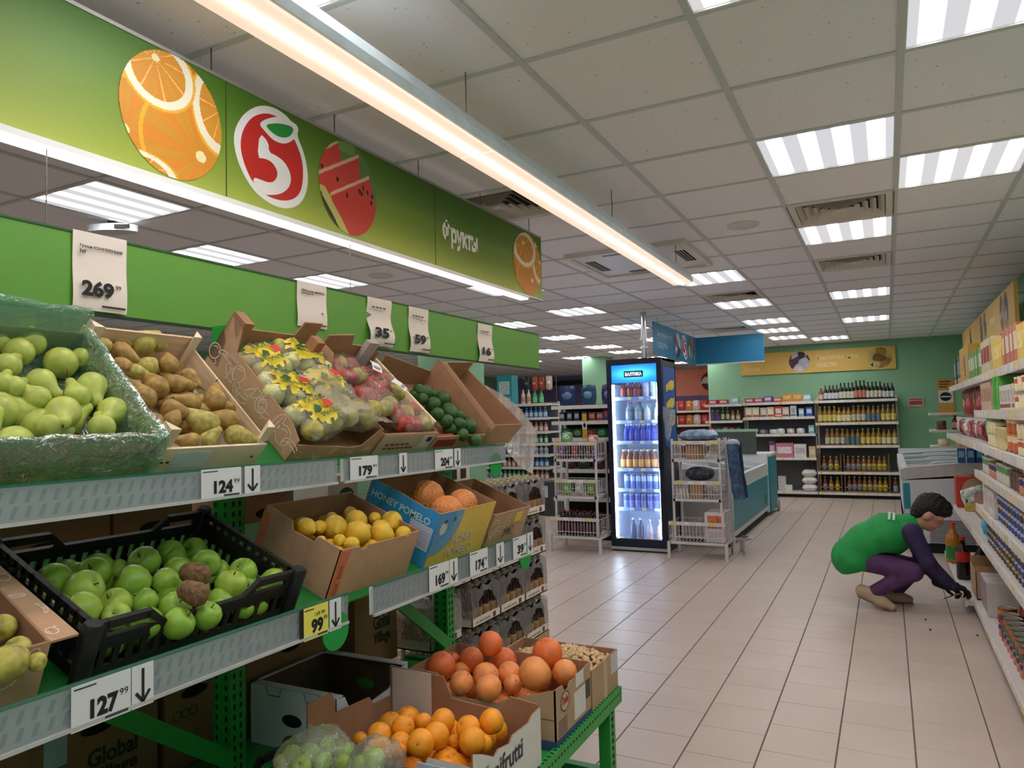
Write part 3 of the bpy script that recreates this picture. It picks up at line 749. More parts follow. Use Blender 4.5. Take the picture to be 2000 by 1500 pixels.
def art(parent, fr, W, h, n, seed, wd=.003, m=LINE):
    """white outline drawings of fruit on a carton wall"""
    r = random.Random(seed)
    for i in range(n):
        cx_, cy_ = (i+.5)/n*W+r.uniform(-.01, .01), h*r.uniform(.3, .7); s_ = h*r.uniform(.2, .3); k = i % 3; mb = MB()
        if k == 0:
            ribbon(mb, ell(cx_, cy_, s_, s_, n=14)[:-1], wd, closed=True); ribbon(mb, ell(cx_, cy_, s_*.6, s_*.6, 60, 150, 6), wd); ribbon(mb, [(cx_+s_*.8, cy_-s_*.8), (cx_+s_*1.3, cy_-s_*1.1), (cx_+s_*.9, cy_-s_*1.3)], wd)
        elif k == 1:
            a0 = r.uniform(0, 180); ribbon(mb, ell(cx_, cy_, s_*1.6, s_*1.2, a0, a0+170, 12), wd); ribbon(mb, ell(cx_, cy_, s_*1.5, s_*.5, a0, a0+170, 10), wd); ribbon(mb, ell(cx_, cy_, s_*1.1, s_*.85, a0+60, a0+110, 5), wd*1.3)
        else:
            ribbon(mb, ell(cx_, cy_, s_*.5, s_*1.3, n=12, rot=r.uniform(-60, 60))[:-1], wd, closed=True); ribbon(mb, [(cx_-s_*.2, cy_-s_), (cx_+s_*.2, cy_+s_)], wd)
        mb.build('outline_drawing', m, parent, M=fr)
# fruit prototypes, unit radius
def fruit(name, prof, col, n=20, stem=None, var=.12, rough=.38, bump=0, bscale=30, scale=1.6, sq=1.0, extra=None, spec=.4):
    t = thing(name, 'fruit', 'fruit')
    MB().lathe(prof, n, sq=sq).build('flesh', mat(col, rough, var=var, scale=scale, bump=bump, bscale=bscale, spec=spec), t, True)
    if stem:
        pts, r, c = stem; MB().tube(pts, r, 5).build('stem', mat(c, .8), t, True)
    if extra: extra(t)
    return Proto(t)
AP = [(0,-.80),(.25,-.87),(.6,-.75),(.88,-.38),(1,.08),(.94,.48),(.72,.8),(.42,.9),(.16,.8),(0,.64)]
PR = [(0,-.88),(.3,-.95),(.7,-.78),(.96,-.35),(1,0),(.9,.35),(.7,.68),(.52,1.0),(.43,1.3),(.37,1.58),(.25,1.76),(0,1.8)]
CF = [(0,-.93),(.35,-1),(.75,-.76),(1,-.25),(.97,.2),(.8,.75),(.58,1.3),(.4,1.75),(.27,2.02),(0,2.1)]
LM = [(0,-1.25),(.12,-1.2),(.25,-1.05),(.62,-.85),(.9,-.45),(1,0),(.9,.45),(.62,.82),(.3,1.02),(.16,1.12),(0,1.14)]
OR = [(0,-.93),(.3,-.92),(.62,-.76),(.88,-.45),(1,-.02),(.95,.35),(.75,.68),(.45,.89),(.15,.95),(.06,.93),(0,.9)]
AV = [(0,-1),(.5,-.9),(.88,-.5),(1,-.05),(.86,.5),(.62,1.0),(.36,1.3),(0,1.4)]
stemc = (86, 62, 36)
P_APPLE = fruit('green_apple', AP, (138, 176, 60), stem=([(0,0,.62),(.03,.02,.85),(.1,.05,1.05)], .045, stemc))
P_APPLEY = fruit('green_apple', AP, (160, 188, 72), stem=([(0,0,.62),(.03,.02,.85),(.1,.05,1.0)], .045, stemc))
def sticker(t):
    M = frame((.62, -.72, .25), (.75, .65, 0), (-.2, .2, .95)); s_ = MB().lathe([(0, .09), (.2, .06)], 14, M).build('sticker', mat((230, 230, 226), .4, var=0), t)
    MB().lathe([(0, .1), (.13, .085)], 10, M).build('sticker_print', mat((30, 40, 36), .4, var=0), s_)
P_APPLES = fruit('green_apple', AP, (150, 186, 66), stem=([(0,0,.62),(.03,.02,.85)], .045, stemc), extra=sticker)
P_MIX = fruit('red_green_apple', AP, (182, 170, 78), var=.3, scale=1.1, stem=([(0,0,.62),(.05,.02,.95)], .05, stemc))
P_REDAP = fruit('red_apple', AP, (176, 70, 62), var=.35, scale=1.2, stem=([(0,0,.62),(.05,.02,.95)], .05, stemc))
P_PALEAP = fruit('pale_apple', AP, (206, 204, 140), var=.15, scale=1.2, stem=([(0,0,.62),(.05,.02,.95)], .05, stemc))
P_ROT = fruit('brown_pear', [(0,-.98),(.5,-.92),(.9,-.5),(1,0),(.9,.5),(.8,.9),(.7,1.25),(.4,1.5),(0,1.55)], (124, 92, 58), var=.3, scale=2.2, rough=.7, bump=.5, bscale=4)
P_PEAR = fruit('green_pear', PR, (178, 190, 90), var=.12, scale=1.3, bump=.06, bscale=20, stem=([(0,0,1.75),(.06,.0,2.15),(.34,.04,2.6)], .06, stemc))
P_CONF = fruit('brown_pear', CF, (168, 134, 72), var=.24, scale=1.7, rough=.55, bump=.1, bscale=14, stem=([(0,0,2.05),(.05,0,2.35),(.2,.03,2.6)], .05, stemc))
P_CONFG = fruit('brown_pear', CF, (178, 164, 84), var=.22, scale=1.9, rough=.55, bump=.1, bscale=14, stem=([(0,0,2.05),(-.05,0,2.35),(-.15,.03,2.6)], .05, stemc))
P_LEMON = fruit('lemon', LM, (226, 180, 48), var=.08, bump=.25, bscale=26, stem=([(0,0,-1.26),(0,0,-1.2)], .06, (120, 110, 50)))
def navel(t):
    MB().lathe([(.09, .935), (.06, .955), (0, .94)], 8).build('stem_button', mat((120, 110, 60), .8), t, True)
P_ORANGE = fruit('orange', OR, (246, 156, 34), var=.06, bump=.18, bscale=34, extra=navel)
P_GRAPE = fruit('grapefruit', OR, (240, 150, 84), var=.13, scale=1.1, bump=.12, bscale=34, rough=.42, extra=navel)
P_GRAPER = fruit('grapefruit', OR, (232, 116, 60), var=.12, scale=1.1, bump=.12, bscale=34, rough=.42, extra=navel)
P_AVO = fruit('avocado', AV, (48, 88, 38), var=.2, scale=3, rough=.35, bump=.25, bscale=16, stem=([(0,0,1.36),(0,0,1.46)], .1, (96, 84, 40)))
def net(t):
    m = MB()
    for d in (-1, 1):
        for k in range(16):
            pts = []
            for i in range(15):
                a = -1.45+2.9*i/14; w = k*2*math.pi/16+d*a*.8
                pts.append((1.015*math.cos(a)*math.cos(w), 1.015*math.cos(a)*math.sin(w), .98*math.sin(a)))
            m.tube(pts, .011, 3, cap=False)
    o = m.build('mesh_net', mat((232, 196, 120), .5, var=0), t); o['kind'] = 'stuff'
P_POM = fruit('pomelo', OR, (222, 128, 62), var=.08, bump=.1, bscale=30, extra=net)
OWNL = {id(P_APPLES): ('green apple with a round sticker in the black crate', 'stickered green apples'), id(P_APPLEY): ('yellowish green apple lying in a black crate', 'yellowish green apples'), id(P_CONFG): ('mostly green conference pear in the pale wooden crate', 'greener pears in the wooden crate'), id(P_GRAPER): ('deep red orange grapefruit heaped at the rear of the badged carton', 'redder grapefruit')}
def lie(M0, d, up, roll):
    """orient the fruit's long axis along d"""
    z = Vector(d).normalized(); x = Vector(up)-z*Vector(up).dot(z)
    if x.length < 1e-3: x = z.orthogonal()
    x.normalize(); y = z.cross(x); m = Matrix((x, y, z)).transposed().to_4x4()
    return m @ RZ(roll)
def place(items, M, hn, label, group, proto, cat, tilt=None):
    """items: (px, py, r_px[, image angle of the stem, towards camera]) laid on the plane hn above the box floor"""
    n = (M.to_3x3() @ Vector((0, 0, 1))).normalized()
    for it in items:
        px, py, r = it[:3]; h_ = it[4] if len(it) > 4 and it[4] is not None else hn
        p0 = M @ Vector((0, 0, h_)); P = at_plane(px, py, p0, n)
        R_ = r*to_px(P)[2]/F_PX
        if len(it) > 3 and it[3] is not None:
            a = math.radians(it[3]); Q = at_plane(px+math.cos(a)*8, py-math.sin(a)*8, p0, n); d = (Q-P).normalized()+n*random.uniform(-.1, .25)
            rot = lie(None, d, n, random.uniform(0, 6.28))
        else:
            rot = lie(None, Vector((random.uniform(-.9, .9), random.uniform(-.9, .9), random.uniform(.1, 1))), n, random.uniform(0, 6.28))
        pr = proto(it) if callable(proto) else proto
        pr.put(T(*P) @ rot @ S(R_), *((label, group) if id(pr) not in OWNL else OWNL[id(pr)]), cat)
def crop(o, s, rows): return [(o[0]+r[0]*s, o[1]+r[1]*s, r[2]*s)+tuple(r[3:]) for r in rows]
def wr(seed):
    r = random.Random(seed); ks = [(r.uniform(-1, 1), r.uniform(-1, 1), r.uniform(-1, 1), r.uniform(0, 6)) for _ in range(7)]
    return lambda p, f: sum(math.sin(f*(1+i*.6)*(a*p[0]+b*p[1]+c*p[2])*3+d)/(1+i*.5) for i, (a, b, c, d) in enumerate(ks))/3
def sheet3(fn, nu, nv, amp=0.0, freq=10, seed=1):
    """surface through fn(u, v); wrinkled"""
    w1, w2, w3 = wr(seed), wr(seed+1), wr(seed+2); vs = []
    for j in range(nv+1):
        for i in range(nu+1):
            p = Vector(fn(i/nu, j/nv)); vs.append(p+Vector((w1(p, freq), w2(p, freq), w3(p, freq)))*amp)
    fs = [(j*(nu+1)+i, j*(nu+1)+i+1, (j+1)*(nu+1)+i+1, (j+1)*(nu+1)+i) for j in range(nv) for i in range(nu)]
    return MB().add(vs, fs)
def lerp(pts, t):
    """point on a polyline by fraction"""
    P = [Vector(p) for p in pts]; L = [0]
    for a, b in zip(P[:-1], P[1:]): L.append(L[-1]+(b-a).length)
    s_ = t*L[-1]
    for i in range(len(P)-1):
        if s_ <= L[i+1] or i == len(P)-2: return P[i].lerp(P[i+1], (s_-L[i])/max(1e-9, L[i+1]-L[i]))
# ---- upper shelf: pear carton lined with green film
M = UPF(.55)
t, fr, _ = carton('pear_carton', 'carton lined with green plastic film holding green pears', M, .525, .36, .115)
GF = film((110, 176, 140), .5, .12, .6, 30, 1.2)
W, D, h = .525, .36, .115
def prof_front(u, v): q = lerp([(0, .2, .03), (0, .03, .03), (0, .008, h), (0, -.006, h+.008), (0, -.022, h-.02), (0, -.02, .02), (0, -.01, -.02)], v); return (u*(W+.04)-.02, q.y, q.z)
def prof_right(u, v): q = lerp([(-.2, 0, .03), (-.03, 0, .04), (-.006, 0, h), (.006, 0, h+.02), (.02, 0, h-.01), (.018, 0, .0)], v); return (W+q.x, u*(D+.02)-.02, q.z)
def prof_back(u, v): q = lerp([(0, -.1, .03), (0, -.02, .05), (0, -.006, h+.06), (0, .012, h+.075), (0, .02, .02)], v); return (u*W, D+q.y, q.z)
for i, (fn, nu, nv) in enumerate(((prof_front, 60, 30), (prof_right, 40, 24), (prof_back, 40, 20))):
    sheet3(fn, nu, nv, .007, 9, 11+i*5).build('film_liner', GF, t, True)
C4 = ((0, 420), .3)
pears = crop(*C4, [(195,830,112,85),(120,890,112,80),(50,980,100,40),(0,830,75,20),(400,960,120,25),(530,930,80,40),(270,1090,105,-40),(600,1120,112,-70),(500,1180,98,120),(240,1190,95,150),(410,1290,128,-100),(730,1280,110,-130),(660,1380,100,100),(320,1370,90,60),(90,1120,90,30),(20,1100,90,70)])
pears = [(a, b, r*.86, c) for a, b, r, c in pears]
place(pears, M, .075, 'plump green pear in the film lined carton', 'green pears in the film lined carton', P_PEAR, 'pear')
for _ in range(9):
    P_PEAR.put(M @ T(random.uniform(.06, .46), random.uniform(.05, .3), .04) @ lie(None, (random.uniform(-1, 1), random.uniform(-1, 1), .2), (0, 0, 1), 1) @ S(.036), 'plump green pear in the film lined carton', 'green pears in the film lined carton', 'pear')
# ---- wooden crate with brown pears
M = UPF(1.095); W, D, h = .315, .40, .075
t = thing('pear_crate', 'pale wooden crate full of brown and green pears', 'crate', M)
WD = mat((214, 186, 156), .65, var=.1, scale=6, stretch=(1, 1, 12)); WDL = mat((226, 206, 180), .6, var=.06, scale=8)
MB().box(0, W, 0, D, 0, .005).build('bottom_board', WD, t)
for nm, b in (('front_board', (0, W, -.006, 0, 0, h)), ('back_board', (0, W, D, D+.006, 0, h+.03)), ('side_board', (0, .006, 0, D, .015, h+.01)), ('side_board', (W-.006, W, 0, D, .015, h+.01))): MB().box(*b).build(nm, WDL if 'front' in nm else WD, t)
for (x, y) in ((.0, 0), (W-.03, 0), (0, D-.03), (W-.03, D-.03)): MB().prism([(x+.003, y), (x+.03, y), (x+.003, y+.03)] if x < .1 else [(x, y), (x+.027, y), (x+.027, y+.03)], .002, h+.055).build('corner_post', WDL, t)
MB().box(.05, .15, -.0065, -.006, .012, h-.012).build('paper_label', mat((205, 210, 220), .6), t)
for x in (.02, .035, W-.03): MB().box(x, x+.008, -.0068, -.006, .03, .036).build('staple', mat((60, 50, 44), .6), t)
conf = crop(*C4, [(920,835,80,None),(790,890,62,-35),(670,850,52,160),(735,805,55,-20),(790,985,58,-15),(960,990,62,45),(1100,975,60,100),(1020,1120,72,None),(1150,1100,58,-15),(1240,1225,62,175),(1400,1210,70,100),(940,1190,72,125),(1120,1265,62,-20),(1340,1360,80,150),(1480,1335,68,170),(1540,1440,70,-20),(1350,1470,55,None),(1120,1340,55,60),(1010,1340,48,-60),(1250,1475,56,170),(880,1020,50,-20),(1230,1050,50,-40),(1040,850,40,10),(680,960,40,-60),(1480,1250,40,-10)])
conf = [(a, b, r*1.06, c) for a, b, r, c in conf]
place(conf, M, .065, 'brown and green conference pear in the pale wooden crate', 'pears in the wooden crate', lambda it: random.choice((P_CONF, P_CONF, P_CONFG)), 'pear')
for _ in range(12): P_CONF.put(M @ T(random.uniform(.05, .26), random.uniform(.06, .36), .035) @ lie(None, (random.uniform(-1, 1), random.uniform(-1, 1), .05), (0, 0, 1), 1) @ S(.024), 'brown and green conference pear in the pale wooden crate', 'pears in the wooden crate', 'pear')
# ---- bags of fruit
def pillow(w, hgt, d, seed, nu=22, nv=16):
    wv = wr(seed); vs = []; fs = []; mi = []
    for side in (1, -1):
        for j in range(nv+1):
            for i in range(nu+1):
                u, v = i/nu*2-1, j/nv*2-1
                z = d*side*((1-abs(u)**3)*(1-abs(v)**4))**.5
                p = Vector((u*w/2*(1-.12*abs(v)**2), v*hgt/2*(1-.1*abs(u)**2), z)); f_ = wv(p*2, 16)*.007+wv(p, 30)*.005
                vs.append((p.x+f_*.4, p.y+f_*.5, p.z+f_*(1 if side > 0 else .3)))
    N = (nu+1)*(nv+1)
    for s_ in range(2):
        for j in range(nv):
            for i in range(nu):
                a = s_*N+j*(nu+1)+i; q = (a, a+1, a+nu+2, a+nu+1); fs.append(q if s_ == 0 else q[::-1])
                mi.append(1 if (s_ == 0 and abs((j+.5)/nv-.5) < .34+.06*math.sin(i*1.3+seed) and abs((i+.5)/nu-.5) < .33+.06*math.sin(j*1.7+seed)) else 0)
    return vs, fs, mi
CLEAR = film((240, 238, 226), .13, .08, .5, 26, 1.0)
YEL = mat((232, 208, 60), .35, var=.12, scale=9, bump=.3, bscale=18); DGR = (34, 84, 40)
def fruit_bag(M, w, hgt, d, seed, printed, label, group, protos, plabel, pgroup):
    vs, fs, mi = pillow(w, hgt, d, seed); t = thing('fruit_bag', label, 'fruit bag', M, group)
    a = MB(); a.v = vs; a.f = [f for f, k in zip(fs, mi) if not (k and printed)]; a.mi = [0]*len(a.f); a.build('clear_film', CLEAR, t, True)
    if printed:
        b = MB(); b.v = vs; b.f = [f for f, k in zip(fs, mi) if k]; b.mi = [0]*len(b.f); b.build('yellow_print', YEL, t, True)
        for k, (s_, yy) in enumerate((('ЯБЛОКИ', .22), ('СЕЗОННЫЕ', -.2))): text(t, s_, T(w*.28, hgt*yy+hgt*.06, d+.009) @ RZ(math.pi), w=w*.56, h=hgt*.13, col=DGR, bold=.03)
        MB().add([(0, -.014, 0), (.03, -.02, .004), (.05, 0, .002), (.03, .012, .004)], [(0, 1, 2, 3)], T(-w*.3, 0, d+.006)).build('leaf_print', mat(DGR, .5), t)
        MB().add([(0, -.014, 0), (.03, -.016, .004), (.034, .014, .002), (0, .016, .004)], [(0, 1, 2, 3)], T(w*.1, hgt*.02, d+.007)).build('red_print', mat((206, 50, 52), .5), t)
    r = random.Random(seed)
    for k in range(6):
        x, y = (-.3+.3*(k % 3))*w, (-.22+.44*(k//3))*hgt
        r.choice(protos).put(M @ T(x+r.uniform(-.008, .008), y+r.uniform(-.008, .008), 0) @ lie(None, (r.uniform(-1, 1), r.uniform(-1, 1), r.uniform(-1, 1)), (0, 0, 1), 0) @ S(min(d*.8, .036)), plabel, pgroup, 'apple')
# ---- patterned carton with printed bags of apples
M = UPF(1.53); W, D, h = .37, .44, .1
hl = [(.0055, 0), (D, 0), (D, h*.75), (D-.05, h*.95), (.09, h*1.05), (.06, h*1.7), (0.0055, h*1.75)]
hb = [(0, 0), (W, 0), (W, h*1.5), (W-.05, h*1.55), (W-.07, h*1.35), (.09, h*1.35), (.08, h*1.9), (0, h*1.95)]
t, fr, ps = carton('apple_carton', 'brown carton with white fruit outlines holding printed bags of apples', M, W, D, h, shapes=dict(left=hl, back=hb, front=[(0, 0), (W, 0), (W, h*.9), (W*.93, h*1.05), (W*.82, h*.4), (W*.7, h*.35), (W*.1, h*.55), (0, h*.6)]))
art(t, fr['left'], D, h, 11, 3); art(t, fr['front'], W, h*.5, 5, 9)
MB().box(W-.09, W-.055, D-.1, D-.06, .02, h*1.8).build('corner_support', KRD, t); MB().box(.0, .035, D-.06, D, .02, h*1.9).build('corner_support', KRD, t)
for i, (x, y, a) in enumerate(((.1, .33, 20), (.27, .35, -15), (.1, .2, -12), (.26, .22, 10), (.12, .08, 16), (.27, .1, -10))):
    fruit_bag(M @ T(x, y, .085+.012*(i % 2)) @ RZ(math.radians(a)) @ RX(math.radians(-6)), .2, .155, .042, 20+i, i not in (5,), 'clear bag of apples with yellow print in the patterned carton' if i != 5 else 'crumpled clear bag of pale apples in the patterned carton', 'printed apple bags' if i != 5 else None,
              (P_PALEAP, P_PALEAP, P_MIX), 'pale apple inside a printed bag on the upper shelf', 'bagged apples in the patterned carton')
# crumpled loose film over the front
lf = thing('loose_bag', 'crumpled clear plastic bag lying over the printed apple bags', 'plastic bag', M)
sheet3(lambda u, v: (.16+.26*u-.04*v, .02+.2*v, .13+.03*math.sin(u*5)+.02*math.cos(v*7)), 30, 24, .02, 12, 71).build('film', film((232, 224, 200), .3, .1, .7, 30, 1.0), lf, True)
# ---- carton with bags of red apples
M = UPF(1.91); W, D, h = .315, .40, .085
t, fr, ps = carton('red_apple_carton', 'brown carton with a cream board along one side holding bags of red apples', M, W, D, h, shapes=dict(back=[(0, 0), (W, 0), (W, h*2.1), (W*.62, h*2.3), (W*.56, h*1.8), (.05, h*1.8), (0, h*1.5)], left=[(.0055, 0), (D, 0), (D, h*1.0), (.1, h*1.0), (.06, h*1.7), (.0055, h*1.7)]))
MB().box(W*.60, W*.78, D-.03, D-.008, .02, h*2.2).build('corner_flap', mat((170, 160, 154), .7), t)
MB().box(W-.013, W-.002, .03, D-.01, h*.75, h*1.3).build('cream_board', mat((234, 214, 178), .7, var=.02), t)
MB().box(.0, W, -.0035, -.0025, 0, h).build('pale_front', mat((196, 172, 146), .7), t)
bar(t, fr['front'] @ T(W*.12, h*.42, .0035), W*.45, .008, (90, 64, 50), 5); bar(t, fr['front'] @ T(W*.12, h*.22, .0035), W*.55, .008, (90, 64, 50), 7); MB().box(W*.75, W*.96, -.0045, -.0035, h*.2, h*.85).build('pale_label', mat((206, 200, 204), .6), t)
MB().box(W*.84, W*.93, -.0055, -.0045, h*.55, h*.8).build('label_mark', mat((40, 44, 50), .6), t)
for i, (x, y, a) in enumerate(((.1, .33, 5), (.23, .27, -12), (.12, .17, 10), (.22, .08, 0))):
    fruit_bag(M @ T(x, y, .08) @ RZ(math.radians(a)), .17, .15, .042, 40+i, False, 'clear bag of red apples beside the cream board', 'clear bags of red apples', (P_REDAP, P_REDAP, P_MIX), 'red apple inside a clear bag beside the cream board', 'bagged red apples')
for (x, y, a) in ((.2, .3, -30), (.24, .2, 25)):
    l = thing('barcode_label', 'white label stuck on a clear bag of red apples', 'label', M @ T(x, y, .135) @ RZ(math.radians(a)), 'labels on the red apple bags')
    sheet3(lambda u, v: (-.02+.04*u, -.03+.06*v, .004*math.sin(v*3)), 4, 6).build('paper', mat((232, 224, 226), .5), l, True); MB().box(-.014, .014, -.02, -.006, .0045, .005).build('barcode', mat((150, 140, 146), .6), l)
# ---- avocados
M = UPF(2.24); W, D, h = .37, .38, .1
t, fr, ps = carton('avocado_carton', 'low brown carton of dark green avocados', M, W, D, h*.6, shapes=dict(back=[(0, 0), (W, 0), (W, h*1.4), (0, h*.8)], right=[(.0055, 0), (D, 0), (D, h*1.5), (.0055, h*.95)]))
MB().box(.02, .16, -.001, .03, .01, .045).build('red_insert', mat((150, 44, 36), .6), t)
C5 = ((500, 500), .3)
place(crop(*C5, [(1100,890,52,170),(1215,930,56,0),(1235,860,48,80),(1155,965,50,10),(1180,1030,46,60),(1255,1010,58,-60),(1240,1075,46,20),(1320,1095,48,80),(1385,1110,55,100),(1345,1165,42,90),(1425,1200,44,0),(1315,1040,42,-30),(1085,930,38,90),(1060,870,40,60),(1150,900,36,30)]), M, .06, 'dark green avocado in the low carton on the upper shelf', 'avocados on the upper shelf', P_AVO, 'avocado')
for _ in range(10): P_AVO.put(M @ T(random.uniform(.05, .32), random.uniform(.06, .33), .034) @ lie(None, (random.uniform(-1, 1), random.uniform(-1, 1), .05), (0, 0, 1), 1) @ S(.028), 'dark green avocado in the low carton on the upper shelf', 'avocados on the upper shelf', 'avocado')
# ---- nearly empty carton with a clear bag hung over it
M = UPF(2.635); W, D, h = .25, .38, .11
t, fr, ps = carton('empty_carton', 'brown carton with a clear bag pulled over one side', M, W, D, h, shapes=dict(left=[(.0055, 0), (D, 0), (D, h*.95), (.02, h*1.35), (.0055, h*1.3)], back=[(0, 0), (W, 0), (W, h*1.2), (0, h*1.4)]))
CB = film((240, 230, 226), .6, .1, .5, 22, 1.0)
b = thing('clear_bag', 'clear plastic bag drooping from the end of the upper shelf', 'plastic bag', M)
MI = M.inverted()
up_ = [(912, 757), (950, 752), (985, 772), (1018, 800), (1050, 845)]; lo_ = [(935, 812), (962, 838), (985, 872), (1012, 908), (1040, 927)]
def droop(u, v):
    a = lerp([(p[0], p[1], 0) for p in up_], u); e = lerp([(p[0], p[1], 0) for p in lo_], u); q = a.lerp(e, v)
    yy = 2.90+.07*u+.035*math.sin(math.pi*v)*(1-.3*u)+.016*math.sin(u*13+v*1.5)+.008*math.sin(u*29-v*2)
    return MI @ at(q.x, q.y, y=yy)
sheet3(droop, 50, 30, .004, 12, 91).build('film', CB, b, True)
# ================= lower shelf
def mixbox(M, W, D, h):
    t, fr, ps = carton('apple_carton', 'brown carton with white fruit outlines holding mixed red and green apples', M, W, D, h, shapes=dict(right=[(.0055, 0), (D, 0), (D, h*1.25), (.0055, h)]))
    art(t, fr['front'], W, h, 6, 5)
    # folded lid flap on the right side
    f_ = MB().box(W-.001, W+.05, 0, D, h-.004, h+.001).build('side_flap', KR, t); art(f_, frame((W+.0, 0, h+.001), (0, 1, 0), (-1, 0, 0)) @ T(0, -.05, 0), D, .05, 6, 8)
    MB().box(W-.02, W+.045, D*.72, D*.86, h+.001, h+.0025).build('hand_hole', mat((70, 48, 36), .8), t)
mixbox(LOF(.30), .50, .40, .115)
C6 = ((0, 850), .3)
place(crop(*C6, [(-10,1060,60,40),(10,1260,88,80),(110,1400,85,40),(60,1490,120,70),(240,1480,60,100)]), LOF(.3), .1, 'yellow green apple with a red blush in the outlined carton', 'mixed apples in the outlined carton', lambda it: P_GRAPER if False else P_MIX, 'apple')
for _ in range(16): P_MIX.put(LOF(.3) @ T(random.uniform(.05, .45), random.uniform(.06, .34), random.choice((.04, .075))) @ lie(None, (random.uniform(-1, 1), random.uniform(-1, 1), .5), (0, 0, 1), 1) @ S(.036), 'yellow green apple with a red blush in the outlined carton', 'mixed apples in the outlined carton', 'apple')
# black plastic crate
BP = mat((26, 25, 26), .42, var=.05)
def crate(M, W, D, h, label):
    t = thing('plastic_crate', label, 'crate', M); fr = wframes(W, D)
    MB().box(0, W, 0, D, 0, .006).build('bottom', BP, t)
    for k in ('front', 'left', 'right', 'back'):
        L = W if k in ('front', 'back') else D; n = max(4, int(L/.03)); a = h*.72
        mb = MB()
        def bx(x0, x1, z0, z1, d=.006): mb.box(x0, x1, z0, z1, -d, 0)
        if k in ('front', 'back'):
            e = .17 if k == 'front' else .16
            bx(0, L, 0, h*.2); bx(0, L, h*.5, a, .012)
            for i in range(n): bx(i*L/n, i*L/n+.014, h*.2, h*.5)
            for s_ in (0, 1):
                for q in ([(0, a), (.035, a), (.035, h), (0, h)], [(.03, h-.018), (e*.72, h-.018), (e*.74, h), (.03, h)], [(e*.66, h-.01), (e-.02, a-.002), (e, a-.002), (e*.75, h)]):
                    q = [((L-x) if s_ else x, z) for x, z in q]
                    mb.prism(q[::-1] if s_ else q, -.012, 0)
        else:
            bx(0, L, 0, h*.2); bx(0, L, h*.45, h*.78, .008); bx(0, L, h-.014, h, .012); bx(0, .03, 0, h, .012); bx(L-.03, L, 0, h, .012)
            for i in range(n): bx(i*L/n, i*L/n+.012, h*.2, h)
        mb.build(k+'_wall', BP, t, M=fr[k])
    for (x, y) in ((0, 0), (W, 0), (0, D), (W, D)): MB().lathe([(.018, 0), (.02, h), (.016, h+.006), (0, h+.006)], 10, T(x, y, 0)).build('corner', BP, t, True, angle=50)
    return t
M = LOF(.875); crate(M, .54, .37, .125, 'black plastic crate of green apples on the lower shelf')
ap = crop(*C6, [(345,955,120),(610,910,112),(760,890,80),(945,830,105),(1140,815,70),(1155,880,85),(1340,840,100),(1585,900,98),(1500,985,108),(1775,970,102),(870,965,122),(1075,960,95),(535,1010,130),(190,970,55),(310,1060,80),(540,1150,130),(755,1105,108),(760,1185,95),(945,1090,92),(1095,1050,65),(1135,1130,108),(955,1230,105),(1155,1230,108),(1345,1180,95),(1430,1135,75),(1570,1130,78),(1670,1100,55),(1640,1020,45),(1410,890,60),(800,1335,75),(715,1370,40),(905,1300,60)])
big = {2, 4, 5, 13, 14, 19, 24, 25, 26, 27, 28, 29, 30, 31}
ap2 = []
for i, a in enumerate(ap):
    small = a[2] < 25
    ap2.append((a[0], a[1], max(a[2], 25)*.96, None,   .04 if small else .072))
place(ap2, M, .08, 'green apple in the black crate on the lower shelf', 'green apples in the black crate', lambda it: random.choice((P_APPLE, P_APPLE, P_APPLEY, P_APPLES)), 'apple')
place(crop(*C6, [(1290,910,78,160,.125),(1280,1035,80,165,.13)]), M, .12, 'wrinkled brown rotten pear lying on the green apples', 'rotten brown pears', P_ROT, 'pear')
for _ in range(26): P_APPLE.put(M @ T(random.uniform(.05, .49), random.uniform(.05, .32), .042) @ lie(None, (random.uniform(-1, 1), random.uniform(-1, 1), .5), (0, 0, 1), 1) @ S(.036), 'green apple in the black crate on the lower shelf', 'green apples in the black crate', 'apple')
# lemon carton
M = LOF(1.565); W, D, h = .375, .30, .152
t, fr, ps = carton('lemon_carton', 'plain brown carton of yellow lemons with an orange printed edge', M, W, D, h, shapes=dict(
    front=[(0, 0), (W, 0), (W, h), (W*.86, h*.98), (W*.84, h*.9), (W*.8, h*.97), (W*.32, h*.97), (W*.3, h*.9), (W*.24, h*.9), (W*.22, h*.98), (0, h)],
    left=[(.0055, 0), (D, 0), (D, h), (D*.72, h*1.0), (D*.66, h*.86), (D*.4, h*.84), (D*.36, h*1.0), (.0055, h*1.02)]))
ORP = mat((206, 120, 84), .7)
MB().box(-.0012, .04, -.0012, 0, 0, h*.97).build('orange_strip', ORP, t); MB().box(-.0012, 0, D-.03, D, 0, h*.9).build('orange_strip', ORP, t)
text(t, 'ALSC BASE', fr['front'] @ T(.03, .01, .0016) @ RZ(math.pi/2), w=h*.62, h=.017, col=(160, 84, 56))
C7 = ((480, 850), .3)
place(crop(*C7, [(395,600,62,150),(580,600,80,100),(480,600,46,60),(680,510,46,80),(720,560,72,110),(725,640,82,-20),(880,615,66,30),(890,650,74,160),(950,565,72,90),(1025,645,54,60),(690,710,50,0),(490,690,36,20),(610,685,42,90),(560,540,40,20),(840,540,40,40)]), M, .13, 'yellow lemon in the plain brown carton', 'lemons in the brown carton', P_LEMON, 'lemon')
for _ in range(22): P_LEMON.put(M @ T(random.uniform(.05, .32), random.uniform(.05, .25), random.choice((.04, .09))) @ lie(None, (random.uniform(-1, 1), random.uniform(-1, 1), .2), (0, 0, 1), 1) @ S(.032), 'yellow lemon in the plain brown carton', 'lemons in the brown carton', 'lemon')
